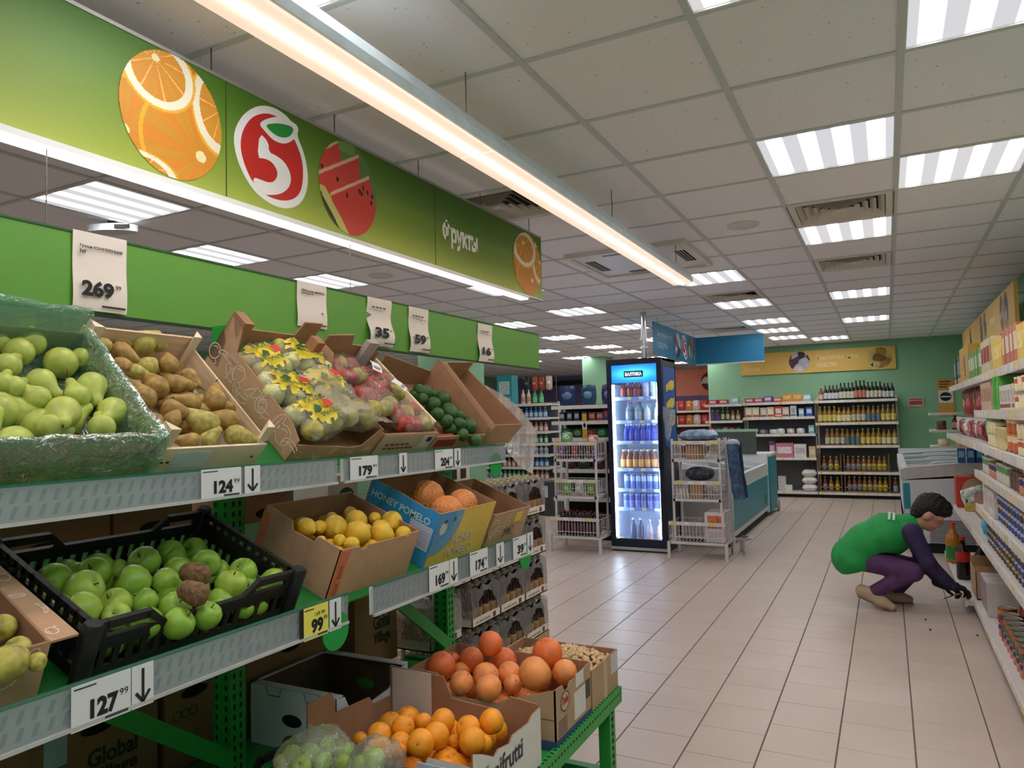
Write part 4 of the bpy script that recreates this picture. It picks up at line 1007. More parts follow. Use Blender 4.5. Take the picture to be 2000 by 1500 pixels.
# pomelo carton
M = LOF(2.035); W, D, h = .385, .30, .195
BLU = mat((54, 146, 206), .55, var=.05, scale=6); YLW = mat((230, 194, 88), .55, var=.05, scale=6)
t, fr, ps = carton('pomelo_carton', 'blue and yellow carton lettered honey pomelo', M, W, D, h, cols=dict(front=YLW, left=BLU),
    shapes=dict(left=[(.0055, 0), (D, 0), (D, h*1.0), (D*.9, h*1.02), (D*.8, h*.98), (D*.4, h*1.01), (.0055, h)], back=[(0, 0), (W, 0), (W, h*1.1), (0, h*1.2)]))
text(t, 'HONEY POMELO', fr['left'] @ T(D*.06, h*.72, .0008), w=D*.85, h=.024, col=(196, 220, 230), bold=.02)
text(t, 'HONEY', fr['front'] @ T(W*.34, h*.34, .0014) @ Matrix.Shear('XZ', 4, (0, 0)), w=W*.38, h=.032, col=(214, 206, 190), bold=.02); text(t, 'POMELO', fr['front'] @ T(W*.3, h*.1, .0014), w=W*.46, h=.032, col=(214, 206, 190), bold=.02)
def bub(U, V):
    r = np.hypot(U-.1, V-.8); rgb = np.zeros(U.shape+(3,)); rgb[:] = (110, 160, 190); rgb[r < .55] = (86, 148, 196)
    rgb[np.hypot(U-.28, (V-.62)*.8) < .12] = (196, 200, 186); rgb[np.hypot(U-.3, V-.78) < .05] = (40, 60, 80); rgb[np.hypot(U-.62, V-.8) < .05] = (40, 70, 130)
    return rgb, r < .8
print_panel('drop_print', W*.45, h*.8, 40, 40, bub, t, fr['front'] @ T(.001, h*.2, .0009))
MB().box(-.002, -.0008, D*.02, D*.34, h*.28, h*.7).build('spec_label', mat((188, 194, 214), .6), t)
for i in range(6): MB().box(-.0026, -.002, D*.05, D*.3, h*(.33+.05*i), h*(.345+.05*i)).build('label_line', mat((150, 156, 180), .6), t)
place(crop(*C7, [(1180,405,112,80),(1410,450,98,60),(1310,500,106,120)]), M, .16, 'orange netted pomelo in the blue and yellow carton', 'netted pomelos', P_POM, 'pomelo')
# empty outlined carton at the end
M = LOF(2.45); W, D, h = .31, .29, .135
t, fr, ps = carton('empty_carton', 'empty brown carton with a yellow sticker at the end of the lower shelf', M, W, D, h); art(t, fr['front'], W*.5, h, 3, 12)
MB().box(W*.62, W*.8, -.0014, -.0004, h*.58, h*.9).build('yellow_sticker', mat((232, 204, 44), .5), t)
mq = MB(); ribbon(mq, [(W*.38, h*.2), (W*.4, h*.42), (W*.48, h*.48), (W*.52, h*.4), (W*.6, h*.52), (W*.66, h*.44), (W*.66, h*.2), (W*.52, h*.26)], .004, closed=True); mq.build('outline_mark', mat((70, 76, 60), .6), t, M=fr['front']); bar(t, fr['front'] @ T(W*.42, h*.3, .0006), W*.2, .016, (70, 76, 60), 3)
# ================= boxes behind the posts
def backbox(label, px0, px1, zb, zt, x, words=None, icons=False, hole=True, pal=None, depth=.4):
    zc = (zb+zt)/2; y0 = at(px0, 1000, x=x).y; y1 = at(px1, 1000, x=x).y; W = y1-y0; h = zt-zb
    t = thing('carton', label, 'box', frame((x, y0, zb), (0, 1, 0), (-1, 0, 0)))
    MB().box(0, W, 0, depth, 0, h).build('body', KRD, t)
    F = frame((0, 0, 0), (1, 0, 0), (0, 0, 1))
    if hole: MB().add([(p[0], p[1], .0006) for p in ell(W*.5, h*.68, .05, .018, n=16)[:-1]], [tuple(range(16))]).build('hand_hole', mat((24, 18, 14), .9), t, M=F)
    if words:
        for i, wd_ in enumerate(words): text(t, wd_, F @ T(W*.42, h*(.36-.17*i), .001), w=W*.4, h=h*.15, col=(38, 52, 30), bold=.03)
    if icons:
        for k in range(3):
            m = MB(); ribbon(m, ell(W*(.2+.14*k), h*.5, .014, .014, n=12)[:-1], .005, closed=True); m.build('round_icon', mat((34, 92, 50), .6), t, M=F)
        m = MB(); m.add([(p[0], p[1], .0007) for p in ell(W*.4, h*.22, .012, .035, n=10, rot=-30)[:-1]], [tuple(range(10))]); m.build('leaf_print', mat((90, 130, 80), .6), t, M=F)
    if pal: MB().box(*pal[0]).build('blue_label', mat(pal[1], .6), t)
    return t
backbox('brown carton with a hand hole behind the black apple crate', -60, 215, .966, 1.27, -1.90)
backbox('brown carton with green icons behind the black apple crate', 222, 375, .966, 1.29, -1.90, icons=True)
backbox('dark brown carton behind the lemon carton', 478, 560, .966, 1.27, -1.92)
backbox('brown carton lettered Global Village under the lower shelf', 58, 308, BSZ+.001, .76, -1.97, words=['Global', 'Village'], pal=((.04, .1, -.0012, 0, .16, .25), (176, 190, 214)))
backbox('pale brown carton under the lower shelf beside the rack post', 322, 432, BSZ+.001, .75, -1.97, icons=True)
backbox('brown carton with a slot under the yellow discount tag', 480, 640, BSZ+.001, .78, -1.97)
backbox('brown carton lettered Global behind the pale blue carton', 690, 772, BSZ+.001, .86, -1.99, words=['Global', 'Village'])
# colourful packs just seen under the upper rail
for i, (px, col, lab) in enumerate(((60, (196, 120, 70), 'orange'), (130, (150, 110, 170), 'violet'), (200, (190, 150, 160), 'pink'))):
    p = at(px, 1000, x=-2.0); t = thing('snack_pack', '%s soft pack lying on the cartons behind the rack' % lab, 'snack pack', T(-2.06, p.y, 1.271))
    vs, fs, mi = pillow(.18, .14, .03, 60+i, 10, 8); a = MB(); a.v = vs; a.f = fs; a.mi = [0]*len(fs); a.build('pouch', mat(col, .35), t, True, M=T(0, 0, .032)); 
p = at(305, 1000, x=-1.96); t = thing('striped_pack', 'red pack with white and blue stripes on the carton with green icons', 'pack', T(-2.0, p.y-.04, 1.291))
MB().box(-.05, .04, 0, .13, 0, .05).build('body', mat((176, 92, 84), .5), t)
for i in range(7): MB().box(.04, .0408, .005+i*.0175, .013+i*.0175, .002, .02).build('stripe', mat((226, 224, 232), .5), t)
p = at(345, 970, x=-1.95)
p = at(655, 965, x=-1.95); t = thing('carton', 'white carton with a round green mark behind the pomelo carton', 'box', T(-2.05, p.y, .966))
MB().box(-.1, .08, -.02, .16, 0, .30).build('body', mat((196, 188, 176), .6), t)
MB().add([(a, b, .0008) for a, b in ell(.09, .22, .045, .03, n=16)[:-1]], [tuple(range(16))]).build('round_mark', mat((24, 70, 40), .6), t, M=FX(.08, 0, 0)); text(t, 'РОСТ', FX(.0812, .06, .21), w=.06, h=.02, col=(200, 214, 200), bold=.03)
# ================= base tray
def bframe(x, y, z=BSZ): return frame((x, y, z), (0, 1, 0), (-1, 0, 0))
# pale blue-white carton
M = bframe(-1.55, 1.79); W, D, h = .375, .37, .19
PB = mat((228, 242, 252), .55, var=.04, scale=5); PW = mat((206, 206, 210), .6)
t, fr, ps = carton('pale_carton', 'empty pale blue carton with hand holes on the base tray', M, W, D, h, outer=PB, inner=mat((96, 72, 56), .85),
    shapes=dict(front=[(0, 0), (W, 0), (W, h), (W*.9, h*.98), (W*.7, h*.72), (W*.2, h*.62), (W*.1, h*.98), (0, h)]), cols=dict(front=PW, right=PW, back=PW))
for k, Lk in (('left', D), ('right', D)):
    for zz, c in ((.0006, (24, 30, 30)), (-.0056, (60, 150, 60) if k == 'right' else (30, 30, 28))):
        MB().add([(a, b, zz) for a, b in ell(Lk*.5, h*.5, .042, .02, n=16)[:-1]], [tuple(range(16)) if zz > 0 else tuple(range(15, -1, -1))]).build('hand_hole', mat(c, .8, var=0), t, M=fr[k])
    for xx in (.28, .72):
        m = MB(); ribbon(m, [(Lk*xx-.03, h), (Lk*xx-.02, h*.86), (Lk*xx+.03, h*.86), (Lk*xx+.035, h)], .003); m.build('slot_line', mat((60, 70, 78), .6), t, M=fr[k])
MB().box(0, .03, 0, D, h, h+.004).build('rim_flap', PW, t); MB().box(W-.03, W, 0, D, h, h+.004).build('rim_flap', PW, t); MB().box(0, W, D-.012, D, h, h+.004).build('rim_flap', PW, t)
# grapefruit carton
M = bframe(-.965, 2.13); W, D, h = .305, .55, .188
KP = mat((176, 144, 116), .7, var=.05); 
t, fr, ps = carton('grapefruit_carton', 'brown carton of pink grapefruit with a red oval badge', M, W, D, h, outer=KP,
    shapes=dict(left=[(.0055, 0), (D, 0), (D, h), (D*.68, h*.72), (D*.62, h*.62), (D*.3, h*.62), (D*.2, h*.98), (.0055, h)][::1], front=[(0, 0), (W, 0), (W, h), (W*.6, h*.92), (W*.4, h*.94), (W*.35, h*.85), (W*.25, h*.85), (W*.2, h*.98), (0, h)]))
NV = mat((54, 76, 116), .6)
MB().box(-.0012, W, -.0012, 0, 0, .03).build('blue_base', NV, t); MB().box(-.0012, 0, 0, D, 0, .03).build('blue_base', NV, t)
m = MB(); m.add([(a, b, .001) for a, b in ell(W*.25, h*.7, .034, .03, n=20)[:-1]], [tuple(range(20))]); m.build('badge_back', mat((196, 176, 150), .6), t, M=fr['front'])
m = MB(); ribbon(m, ell(W*.25, h*.7, .034, .03, n=20)[:-1], .004, closed=True, z=.0014); m.build('badge_ring', mat((90, 60, 48), .6), t, M=fr['front'])
text(t, 'Dole', fr['front'] @ T(W*.25-.024, h*.66, .0016), w=.048, h=.024, col=(186, 42, 30), bold=.04)
MB().box(W*.55, W*.78, -.0012, 0, h*.75, h*.98).build('white_label', WB, t); MB().box(W*.5, W*.82, -.0013, 0, h*.22, h*.68).build('white_label', WB, t); MB().box(W*.84, W*.97, -.0012, 0, h*.4, h*.72).build('dark_print', mat((70, 68, 56), .6), t)
for i in range(6): MB().box(W*.07, W*.3, -.0012, 0, h*(.2+.045*i), h*(.215+.045*i)).build('print_line', mat((110, 84, 66), .6), t)
MB().box(-.0012, 0, 0, D*.95, h*.5, h*.51).build('seam', mat((90, 66, 50), .8), t)
C8 = ((780, 1150), .2335)
place(crop(*C8, [(350,650,122,None,.16),(440,600,70,None,.14),(520,690,76,None,.12),(605,595,105,None,.15),(760,460,104,None,.25),(870,610,116,None,.16),(725,730,112,None,.16),(520,790,102,None,.15),(750,830,112,None,.16),(920,710,100,None,.15),(950,800,80,None,.14),(1130,710,138,None,.2),(1240,540,128,None,.22),(1385,700,106,None,.17),(1190,730,105,None,.15)]), M, .15, 'large pink orange grapefruit in the carton with the red badge', 'grapefruit in the badged carton', lambda it: P_GRAPER if it[1] < 1310 else P_GRAPE, 'grapefruit')
for _ in range(16): P_GRAPE.put(M @ T(random.uniform(.06, .25), random.uniform(.06, .48), .06) @ S(.048), 'large pink orange grapefruit in the carton with the red badge', 'grapefruit in the badged carton', 'grapefruit')
# peanut carton
M = bframe(-.965, 2.445); W, D, h = .275, .40, .15
t, fr, ps = carton('peanut_carton', 'brown carton filled with peanuts in the shell', M, W, D, h, outer=KP, inner=KRI)
MB().box(W*.42, W*.56, -.001, 0, 0, h).build('tape', mat((190, 160, 128), .35), t); MB().box(W*.72, W*.99, -.0014, 0, h*.5, h*.97).build('white_label', mat((206, 196, 198), .6), t)
pk = MB(); rr = random.Random(5); NUT = [(0,-1.0),(.3,-.9),(.42,-.6),(.36,-.2),(.3,.05),(.38,.35),(.42,.6),(.28,.88),(0,.97)]
for i in range(420):
    x, y = rr.uniform(.015, W-.015), rr.uniform(.015, D-.015); z = .105+.05*math.exp(-((x-.17)**2+(y-.17)**2)/.025)+rr.uniform(-.004, .006)
    pk.lathe(NUT, 6, T(x, y, z) @ lie(None, (rr.uniform(-1, 1), rr.uniform(-1, 1), rr.uniform(-.4, .4)), (0, 0, 1), rr.uniform(0, 6)) @ S(.0175))
o = pk.build('peanuts', mat((214, 182, 136), .75, var=.12, scale=40, bump=.3, bscale=120), None, True, M=M); tag(o, 'heap of beige peanuts in shells in the brown carton', 'peanuts', kind='stuff')
MB().box(.006, W-.006, .006, D-.006, .02, .1).build('packing', KRI, t)
# orange carton, white front
M = bframe(-.965, 1.62); W, D, h = .40, .55, .185
t, fr, ps = carton('orange_carton', 'white fronted carton of oranges lettered unifrutti', M, W, D, h, outer=WB, inner=KRI,
    shapes=dict(front=[(0, 0), (W, 0), (W, h*.95), (W*.86, h*.93), (W*.8, h*.86), (W*.55, h*.88), (W*.5, h*.8), (W*.34, h*.86), (W*.28, h*.8), (W*.12, h*.98), (0, h*1.08)],
                right=[(.0055, 0), (D, 0), (D, h*1.25), (D*.62, h*1.2), (D*.56, h*.85), (D*.25, h*.8), (D*.18, h*1.05), (.0055, h)],
                left=[(.0055, 0), (D, 0), (D, h*.9), (D*.75, h*.9), (D*.7, h*.6), (D*.3, h*.55), (D*.2, h*.9), (.0055, h)], back=[(0, 0), (W, 0), (W, h*1.3), (W*.74, h*1.3), (W*.7, h*.95), (W*.3, h*.9), (W*.25, h*.75), (0, h*.72)]))
text(t, 'unifrutti', fr['front'] @ T(W*.19, h*.46, .001), w=W*.5, h=.055, col=(58, 54, 66), bold=.02)
MB().box(W*.1, W*.17, -.0012, 0, h*.46, h*.64).build('red_mark', mat((190, 44, 44), .6), t); text(t, 'unifrutti', fr['front'] @ T(W*.04, h*.7, .001), w=W*.16, h=.02, col=(110, 106, 112))
MB().box(W-.0075, W-.006, D*.7, D*.98, .03, h*1.22).build('white_inner_sheet', mat((214, 200, 192), .6), t)
CI = ((420, 1150), .2335)
place(crop(*CI, [(1370,1220,100,None,.17),(1370,1330,102,None,.16),(1215,1260,62,None,.13),(1550,1290,90,None,.15),(1570,1160,98,None,.17),(1610,1080,75,None,.17),(1540,1360,66,None,.14)])+crop(*C8, [(200,1115,74,None,.16),(365,1110,105,None,.18),(440,1150,55,None,.14),(310,1230,112,None,.18),(180,1290,116,None,.18),(580,1170,106,None,.18),(610,1275,112,None,.18),(770,1110,104,None,.19),(460,1280,60,None,.14),(700,1300,80,None,.15)]), M, .16, 'bright orange in the white fronted carton', 'oranges in the white fronted carton', P_ORANGE, 'orange')
for _ in range(26): P_ORANGE.put(M @ T(random.uniform(.05, .35), random.uniform(.05, .5), random.choice((.045, .11))) @ S(.04), 'bright orange in the white fronted carton', 'oranges in the white fronted carton', 'orange')
# printed card standing at the front of the oranges
M2 = bframe(-1.02, 1.50); 
t = thing('citrus_card', 'white and navy printed card lettered citrus at the orange carton', 'card', frame((-1.10, 1.585, BSZ+.11), (1, 0, 0), (0, 0, 1)))
MB().box(-.01, .14, -.02, .06, -.002, 0).build('card', mat((190, 206, 224), .6), t); MB().box(.035, .14, -.02, .05, 0, .0006).build('navy_field', mat((34, 50, 104), .6), t)
text(t, 'CITR', T(.042, .012, .0008), w=.085, h=.026, col=(226, 230, 236), bold=.04); bar(t, T(.042, -.014, .0002), .08, .012, (226, 230, 236), 4)
# black crate with bagged apples in front
M = bframe(-.985, 1.20); crate(M, .375, .55, .155, 'black plastic crate of bagged green apples on the base tray')
place(crop(*CI, [(930,1340,88),(1090,1390,92),(650,1425,108),(780,1400,98),(1080,1485,84),(1310,1450,112),(900,1450,80),(560,1460,70),(1200,1480,80),(720,1490,90)]), M, .16, 'green apple in a clear bag in the base tray crate', 'bagged green apples in the base crate', lambda it: random.choice((P_APPLE, P_APPLEY)), 'apple')
for _ in range(20): P_APPLEY.put(M @ T(random.uniform(.05, .33), random.uniform(.05, .5), random.choice((.045, .1))) @ S(.037), 'green apple in a clear bag in the base tray crate', 'bagged green apples in the base crate', 'apple')
for i, (px, py, w_, h_) in enumerate(((615, 1475, .17, .16), (1010, 1490, .1, .1), (735, 1490, .12, .12))):
    if i == 1: continue
    P = at_plane(px, py, M @ Vector((0, 0, .205)), Vector((0, 0, 1))); vs, fs, mi = pillow(w_, h_, .055, 80+i)
    b = thing('clear_bag', 'clear bag wrapped around green apples in the base tray crate', 'plastic bag', T(*P), 'clear bags in the base crate'); a = MB(); a.v = vs; a.f = fs; a.mi = [0]*len(fs); a.build('film', CLEAR, b, True)
M = bframe(-.99, .76); carton('base_carton', 'brown carton with a crumpled clear bag near the rack front', M, .42, .5, .16)
b = thing('clear_bag', 'crumpled pinkish clear bag in the brown base carton', 'plastic bag', M @ T(.2, .25, .14)); vs, fs, mi = pillow(.36, .4, .06, 99); a = MB(); a.v = vs; a.f = fs; a.mi = [0]*len(fs); a.build('film', film((226, 214, 222), .5, .1, .7, 26, 1.0), b, True)
# ---------------------------------------------------------------- goods
def gl(col, rough=.12, var=.04): return mat(col, rough, var=var, spec=.5)
_PK = [0]
def bottle(name, H, R, body, cap, label, neck=.32, ncol=None, n=10, lab=(.12, .5), clear=False):
    """bottle with its neck, cap and label as parts"""
    t = thing(name, 'bottle', 'bottle'); sh = 1-neck
    prof = [(0, 0), (R*.92, 0), (R, H*.03), (R, H*sh*.86), (R*.82, H*sh), (R*.42, H*(sh+neck*.35)), (R*.34, H*(sh+neck*.6)), (R*.34, H*.95), (0, H*.95)]
    MB().lathe(prof, n).build('body', film(body, .72, .08, 0, 20, 1.0) if clear else gl(body), t, True, angle=50)
    MB().lathe([(R*.40, H*.92), (R*.40, H), (0, H)], n).build('cap', gl(cap, .4), t, True, angle=40)
    if label: MB().lathe([(R*1.015, H*lab[0]), (R*1.015, H*lab[1])], n).build('label', mat(label, .5, var=.2, scale=30), t, True)
    return Proto(t)
def can(name, H, R, body, lid=(190, 186, 176), band=None, n=14):
    t = thing(name, 'can', 'can')
    MB().lathe([(0, 0), (R*.95, 0), (R, H*.04), (R, H*.96), (R*.96, H)], n).build('body', mat(body, .4, var=.25, scale=25), t, True, angle=40)
    MB().lathe([(R*.97, H), (R*.9, H), (R*.88, H*.97), (0, H*.97)], n).build('lid', mat(lid, .3, .6), t, True, angle=40)
    if band: MB().lathe([(R*1.01, H*.55), (R*1.01, H*.88)], n).build('band', mat(band, .4, var=.05), t, True)
    return Proto(t)
def pack(name, w, d, h, col, lab=None, lab2=None, face='y'):
    t = thing(name, 'box', 'box'); MB().box(-w/2, w/2, 0, d, 0, h).build('body', mat(col, .5, var=.08, scale=20), t)
    if lab: MB().box(-w*.36, w*.36, -.0012, 0, h*.35, h*.8).build('front_label', mat(lab, .5, var=.15, scale=30), t)
    if lab2: MB().box(-w*.42, w*.42, -.0012, 0, h*.1, h*.25).build('front_band', mat(lab2, .5), t)
    return Proto(t)
def pouch(name, w, h, d, col, lab=None, seed=1):
    t = thing(name, 'pouch', 'pouch'); vs, fs, mi = pillow(w, h, d, seed, 8, 8); a = MB(); a.v = vs; a.f = fs; a.mi = [0]*len(fs)
    a.build('pouch', mat(col, .35, var=.18, scale=18), t, True, M=T(0, d, h/2) @ RX(math.pi/2))
    if lab: MB().lathe([(w*.3, 0), (w*.26, d*.25), (0, d*.3)], 12).build('front_label', mat(lab, .5, var=.2, scale=30), t, True, M=T(0, d*.12, h*.5) @ RX(math.pi/2) @ S(1, .8, 1))
    return Proto(t)
def row(x0, x1, y, z, protos, gap, label, group, cat, axis='x', rz=0, depth=1, dstep=.09, jit=.004, stack=1, sh=0):
    """side by side along x (facing -y) or along y (facing -x)"""
    n = max(1, int((x1-x0)/gap+.001))
    for i in range(n):
        p = protos[i*len(protos)//n] if isinstance(protos, tuple) else random.choice(protos)
        for k in range(depth):
            for s_ in range(stack):
                a = x0+(i+.5)*(x1-x0)/n+random.uniform(-jit, jit); b = y+k*dstep
                M = T(a, b, z+s_*sh) @ RZ(random.uniform(-.1, .1)) if axis == 'x' else T(b, a, z+s_*sh) @ RZ(-math.pi/2+random.uniform(-.1, .1))
                p.put(M, label, group, cat)
# ---------------------------------------------------------------- stack of bottle packs by the rack end
BRN = bottle('beer_bottle', .215, .031, (44, 22, 16), (196, 178, 130), (176, 136, 96), n=10, lab=(.14, .36))
CLR = bottle('clear_bottle', .225, .029, (226, 226, 220), (224, 222, 214), (226, 216, 190), n=10, clear=True)
TRAY = mat((222, 214, 204), .6, var=.03); SHR = film((190, 186, 184), .45, .1, .5, 26, .9)
def bottle_pack(x, y0, z, dy, proto, nb, label, blabel, group, word, arch=True, film_m=SHR, nx=3):
    """shrink-wrapped tray; x is the front face, going back to -x"""
    dx = nx*.068+.012; H = .218
    t = thing('bottle_pack', label, 'bottle pack', T(x, y0, z), group)
    tr = MB().box(-dx, 0, .002, dy-.002, 0, .006).build('tray_bottom', TRAY, t)
    for b in ((-.004, 0, .002, dy-.002, 0, .045), (-dx, -dx+.004, .002, dy-.002, 0, .045), (-dx, 0, .002, .006, 0, .045), (-dx, 0, dy-.006, dy-.002, 0, .045)): MB().box(*b).build('tray_wall', TRAY, t)
    bar(t, FX(.0003, dy*.14, .017), dy*.5, .008, (150, 116, 96), 5); MB().box(0, .0008, dy*.72, dy*.82, .01, .036).build('tray_mark', mat((120, 60, 40), .6), t)
    # film with an arched opening in the front
    m = MB(); n = 14; vs = []; 
    for i in range(n+1):
        u = i/n; a = math.sin(math.pi*u); yo = dy*(.14+.72*u); zo = .05+.115*a**.6 if arch else .05
        vs += [(0.004+.006*math.sin(i*2), yo, zo), (-.006+.01*math.sin(u*9), dy*u, .19+.012*math.sin(u*18))]
    fs = [(2*i, 2*i+2, 2*i+3, 2*i+1) for i in range(n)]
    m.add(vs, fs); m.add([(.003, 0, .045), (.003, dy*.14, .05), (-.004, 0, .19)], [(0, 1, 2)]); m.add([(.003, dy*.86, .05), (.003, dy, .045), (-.004, dy, .19)], [(0, 1, 2)])
    m.build('film_front', film_m, t, True)
    sheet3(lambda u, v: (-.004-(dx-.008)*v, dy*u, .195+.022*abs(math.sin(u*math.pi*nb))*(.6+.4*abs(math.sin(v*math.pi*nx)))), 16, 8).build('film_top', film_m, t, True)
    for yy in (0.0, dy): sheet3(lambda u, v: (-dx*u-.002, yy+(.004 if yy else -.004)*math.sin(u*12), .045+.15*v), 8, 4).build('film_side', film_m, t, True)
    for i in range(nb):
        for k in range(nx):
            proto.put(T(x-.04-k*.066, y0+(i+.5)*dy/nb, z+.007), blabel, blabel+'s', 'bottle')
BX = -1.87; lev = [.21, .445, .68, .915]
pal = thing('pallet', 'wooden pallet under the stacked bottle packs', 'pallet', T(BX, 2.74, 0))
for i in range(5): MB().box(-.75+i*.155, -.63+i*.155, 0, 1.33, .12, .142).build('deck_board', WD, pal)
for yy in (0, .6, 1.2): MB().box(-.75, .0, yy, yy+.12, .0, .12).build('block_row', WD, pal)
MB().box(-.75, .0, 0, 1.33, .142, .2085).build('layer_board', KR, pal)
for li, z in enumerate(lev):
    for k in range(4):
        y0 = 4.06-.30*(k+1)
        if li == 0 and k > 1 or (k == 3 and li < 2): continue
        top = ' with bare caps on top' if li == 3 else ''
        bottle_pack(BX, y0, z, .298, BRN, 4, 'tray of brown beer bottles in grey film'+(' topping the stack' if li == 3 else ' inside the stack'), 'brown glass beer bottle in a wrapped tray', 'brown bottle trays'+(' on top' if li == 3 else ''), 'Жигулёвское')
for z in (.21, .445):
    bottle_pack(BX+.02, 2.76, z, .27, CLR, 4, 'tray of clear glass bottles beside the rack post', 'clear glass bottle in a wrapped tray', 'clear bottle trays', 'Квас', arch=False)
for yy in (3.16,): bottle_pack(BX, yy, .21, .29, BRN, 4, 'tray of brown beer bottles in grey film inside the stack', 'brown glass beer bottle in a wrapped tray', 'brown bottle trays', 'Жигулёвское')
t = thing('carton', 'white carton with dark squares on top of the bottle packs', 'box', T(BX-.05, 2.95, 1.135+.0))
MB().box(-.2, 0, 0, .3, 0, .11).build('body', mat((206, 196, 186), .6), t)
for i in range(3): MB().box(0, .001, .03+i*.09, .085+i*.09, .05, .1).build('dark_square', mat((40, 30, 28), .6), t)
# ---------------------------------------------------------------- drinks fridge
FXL, FXR, FYF, FYB, FZT = -2.80, -2.17, 7.82, 8.42, 2.13
NAVY = mat((22, 28, 52), .35, var=.03); FBLUE = mat((36, 84, 160), .4, var=.03); WHT = mat((214, 214, 214), .45, var=.02)
fr_ = thing('drinks_fridge', 'tall glass door drinks fridge with glowing blue header', 'fridge', T(FXL, FYF, 0)); W = FXR-FXL; D = FYB-FYF
MB().box(0, W, D-.03, D, .08, FZT).build('back_panel', mat((190, 206, 232), .5), fr_)
MB().box(0, .03, .05, D, .08, FZT).build('side_wall', NAVY, fr_); rs = MB().box(W-.03, W, .05, D, .08, FZT).build('side_wall', NAVY, fr_)
LIN = mat((206, 218, 238), .5, var=.02); MB().box(.03, .034, .05, D-.03, .1, 1.86).build('inner_liner', LIN, fr_); MB().box(W-.034, W-.03, .05, D-.03, .1, 1.86).build('inner_liner', LIN, fr_)
MB().box(0, W, .05, D, FZT-.03, FZT).build('top', NAVY, fr_); MB().box(0.0, W, .03, D, .0, .08).build('base', mat((60, 62, 74), .5), fr_)
MB().box(.03, W-.03, .05, D-.03, .08, .1).build('floor_plate', mat((200, 210, 226), .4), fr_)
MB().box(-.01, W+.01, -.005, .03, .02, .05).build('kick_rail', mat((170, 168, 170), .4), fr_)
dr = MB()
for b in ((0, .055, 0, .045, .06, FZT), (W-.055, W, 0, .045, .06, FZT), (.055, W-.055, 0, .045, FZT-.06, FZT), (.055, W-.055, 0, .045, .06, .14)): dr.box(*b)
dr = dr.build('door_frame', NAVY, fr_)
MB().box(.055, W-.055, .02, .024, .14, 1.86).build('glass', film((214, 224, 240), .05, .03, 0, 20, 1.0), dr)
MB().box(W-.05, W-.035, -.03, -.015, .9, 1.5).build('handle', mat((40, 40, 46), .3), dr)
def head(U, V):
    n = np.exp(-((U-.5)**2*5+(V-.5)**2*9)); rgb = np.stack([20+60*n, 96+110*n, 214+30*n], -1)
    return rgb
print_panel('header', W-.11, .2, 40, 14, head, fr_, FY(.055, .018, 1.865), emit=.9)
MB().box(.2, .42, .016, .0178, 1.925, 1.995).build('header_plate', mat((20, 30, 84), .4, emit=.15), fr_)
text(fr_, 'БАЛТИКА', FY(.215, .0155, 1.94), w=.19, h=.04, col=(236, 236, 244), bold=.04, emit=.6)
LEDC = mat((214, 236, 255), .5, var=0, emit=36)
MB().box(.06, .068, .05, .058, .15, 1.85).build('light_strip', LEDC, fr_)
MB().box(W-.07, W-.062, .05, .056, .15, 1.85).build('light_strip', mat((214, 236, 255), .5, var=0, emit=24), fr_)
MB().box(.1, W-.1, .06, .08, FZT-.045, FZT-.035).build('light_strip', mat((214, 236, 255), .5, var=0, emit=14), fr_)
fz = [1.702, 1.438, 1.208, .905, .676, .466, .11]
SHB = mat((196, 208, 228), .4, var=.02)
for i, z in enumerate(fz[:-1]):
    s_ = MB().box(.035, W-.035, .1, D-.05, z-.012, z-.006).build('shelf', SHB, fr_); MB().box(.035, W-.035, .09, .1, z-.03, z+.008).build('shelf_rail', mat((120, 150, 210), .4), s_)
    for k in range(4): MB().box(.06+k*.14, .11+k*.14, .087, .0895, z-.024, z+.004).build('shelf_tag', mat((226, 214, 130) if (i+k) % 2 else (220, 220, 214), .5), s_)
for k in range(3): MB().box(.06+k*.2, .12+k*.2, .086, .0895, .11, .14).build('shelf_tag', mat((226, 206, 90), .5), fr_)
# blue side poster with three yellow waves
MB().prism([(.0, .42)]+[(x, .30-.07*math.sin(math.pi*x/.5)) for x in [i*.05 for i in range(11)]]+[(.5, .42), (.5, 1.15), (0, 1.15)], 0, .004, frame((W, .05, .88), (0, 1, 0), (0, 0, 1))).build('side_poster', FBLUE, fr_)
for k in range(3):
    z = 1.84-k*.2; pts = [(.1, z-.02), (.2, z+.015), (.32, z+.05), (.42, z+.04), (.45, z+.06), (.44, z-.03), (.36, z-.065), (.22, z-.06), (.12, z-.09)]
    MB().prism([(a, b) for a, b in pts][::-1], .004, .006, frame((W, .05, 0), (0, 1, 0), (0, 0, 1))).build('yellow_wave', mat((226, 196, 70), .45), fr_)
t0 = lambda i: fz[i]-.006
def frow(i, x0, x1, protos, gap, label, cat='bottle', depth=2): row(FXL+x0, FXL+x1, FYF+.16, t0(i) if i < 6 else .1, protos, gap, label, label+' group', cat, depth=depth, dstep=.1)
P1 = bottle('red_bottle', .20, .036, (96, 20, 28), (60, 20, 24), (150, 60, 60)); P2 = can('pink_can', .17, .03, (214, 190, 204)); P3 = can('pale_can', .19, .03, (190, 226, 240))
P4 = bottle('grey_bottle', .22, .036, (110, 130, 140), (170, 60, 80), (150, 160, 170)); P5 = bottle('cloudy_bottle', .2, .036, (170, 190, 200), (200, 160, 170), (200, 190, 180))
P6 = bottle('blue_bottle', .2, .032, (34, 50, 170), (220, 224, 236), (36, 44, 160)); P7 = bottle('amber_bottle', .215, .034, (110, 50, 20), (220, 200, 180), (214, 150, 70)); P8 = can('blue_can', .17, .03, (90, 120, 200), band=(180, 200, 236)); P9 = can('silver_blue_can', .16, .03, (120, 140, 214), band=(60, 70, 160))
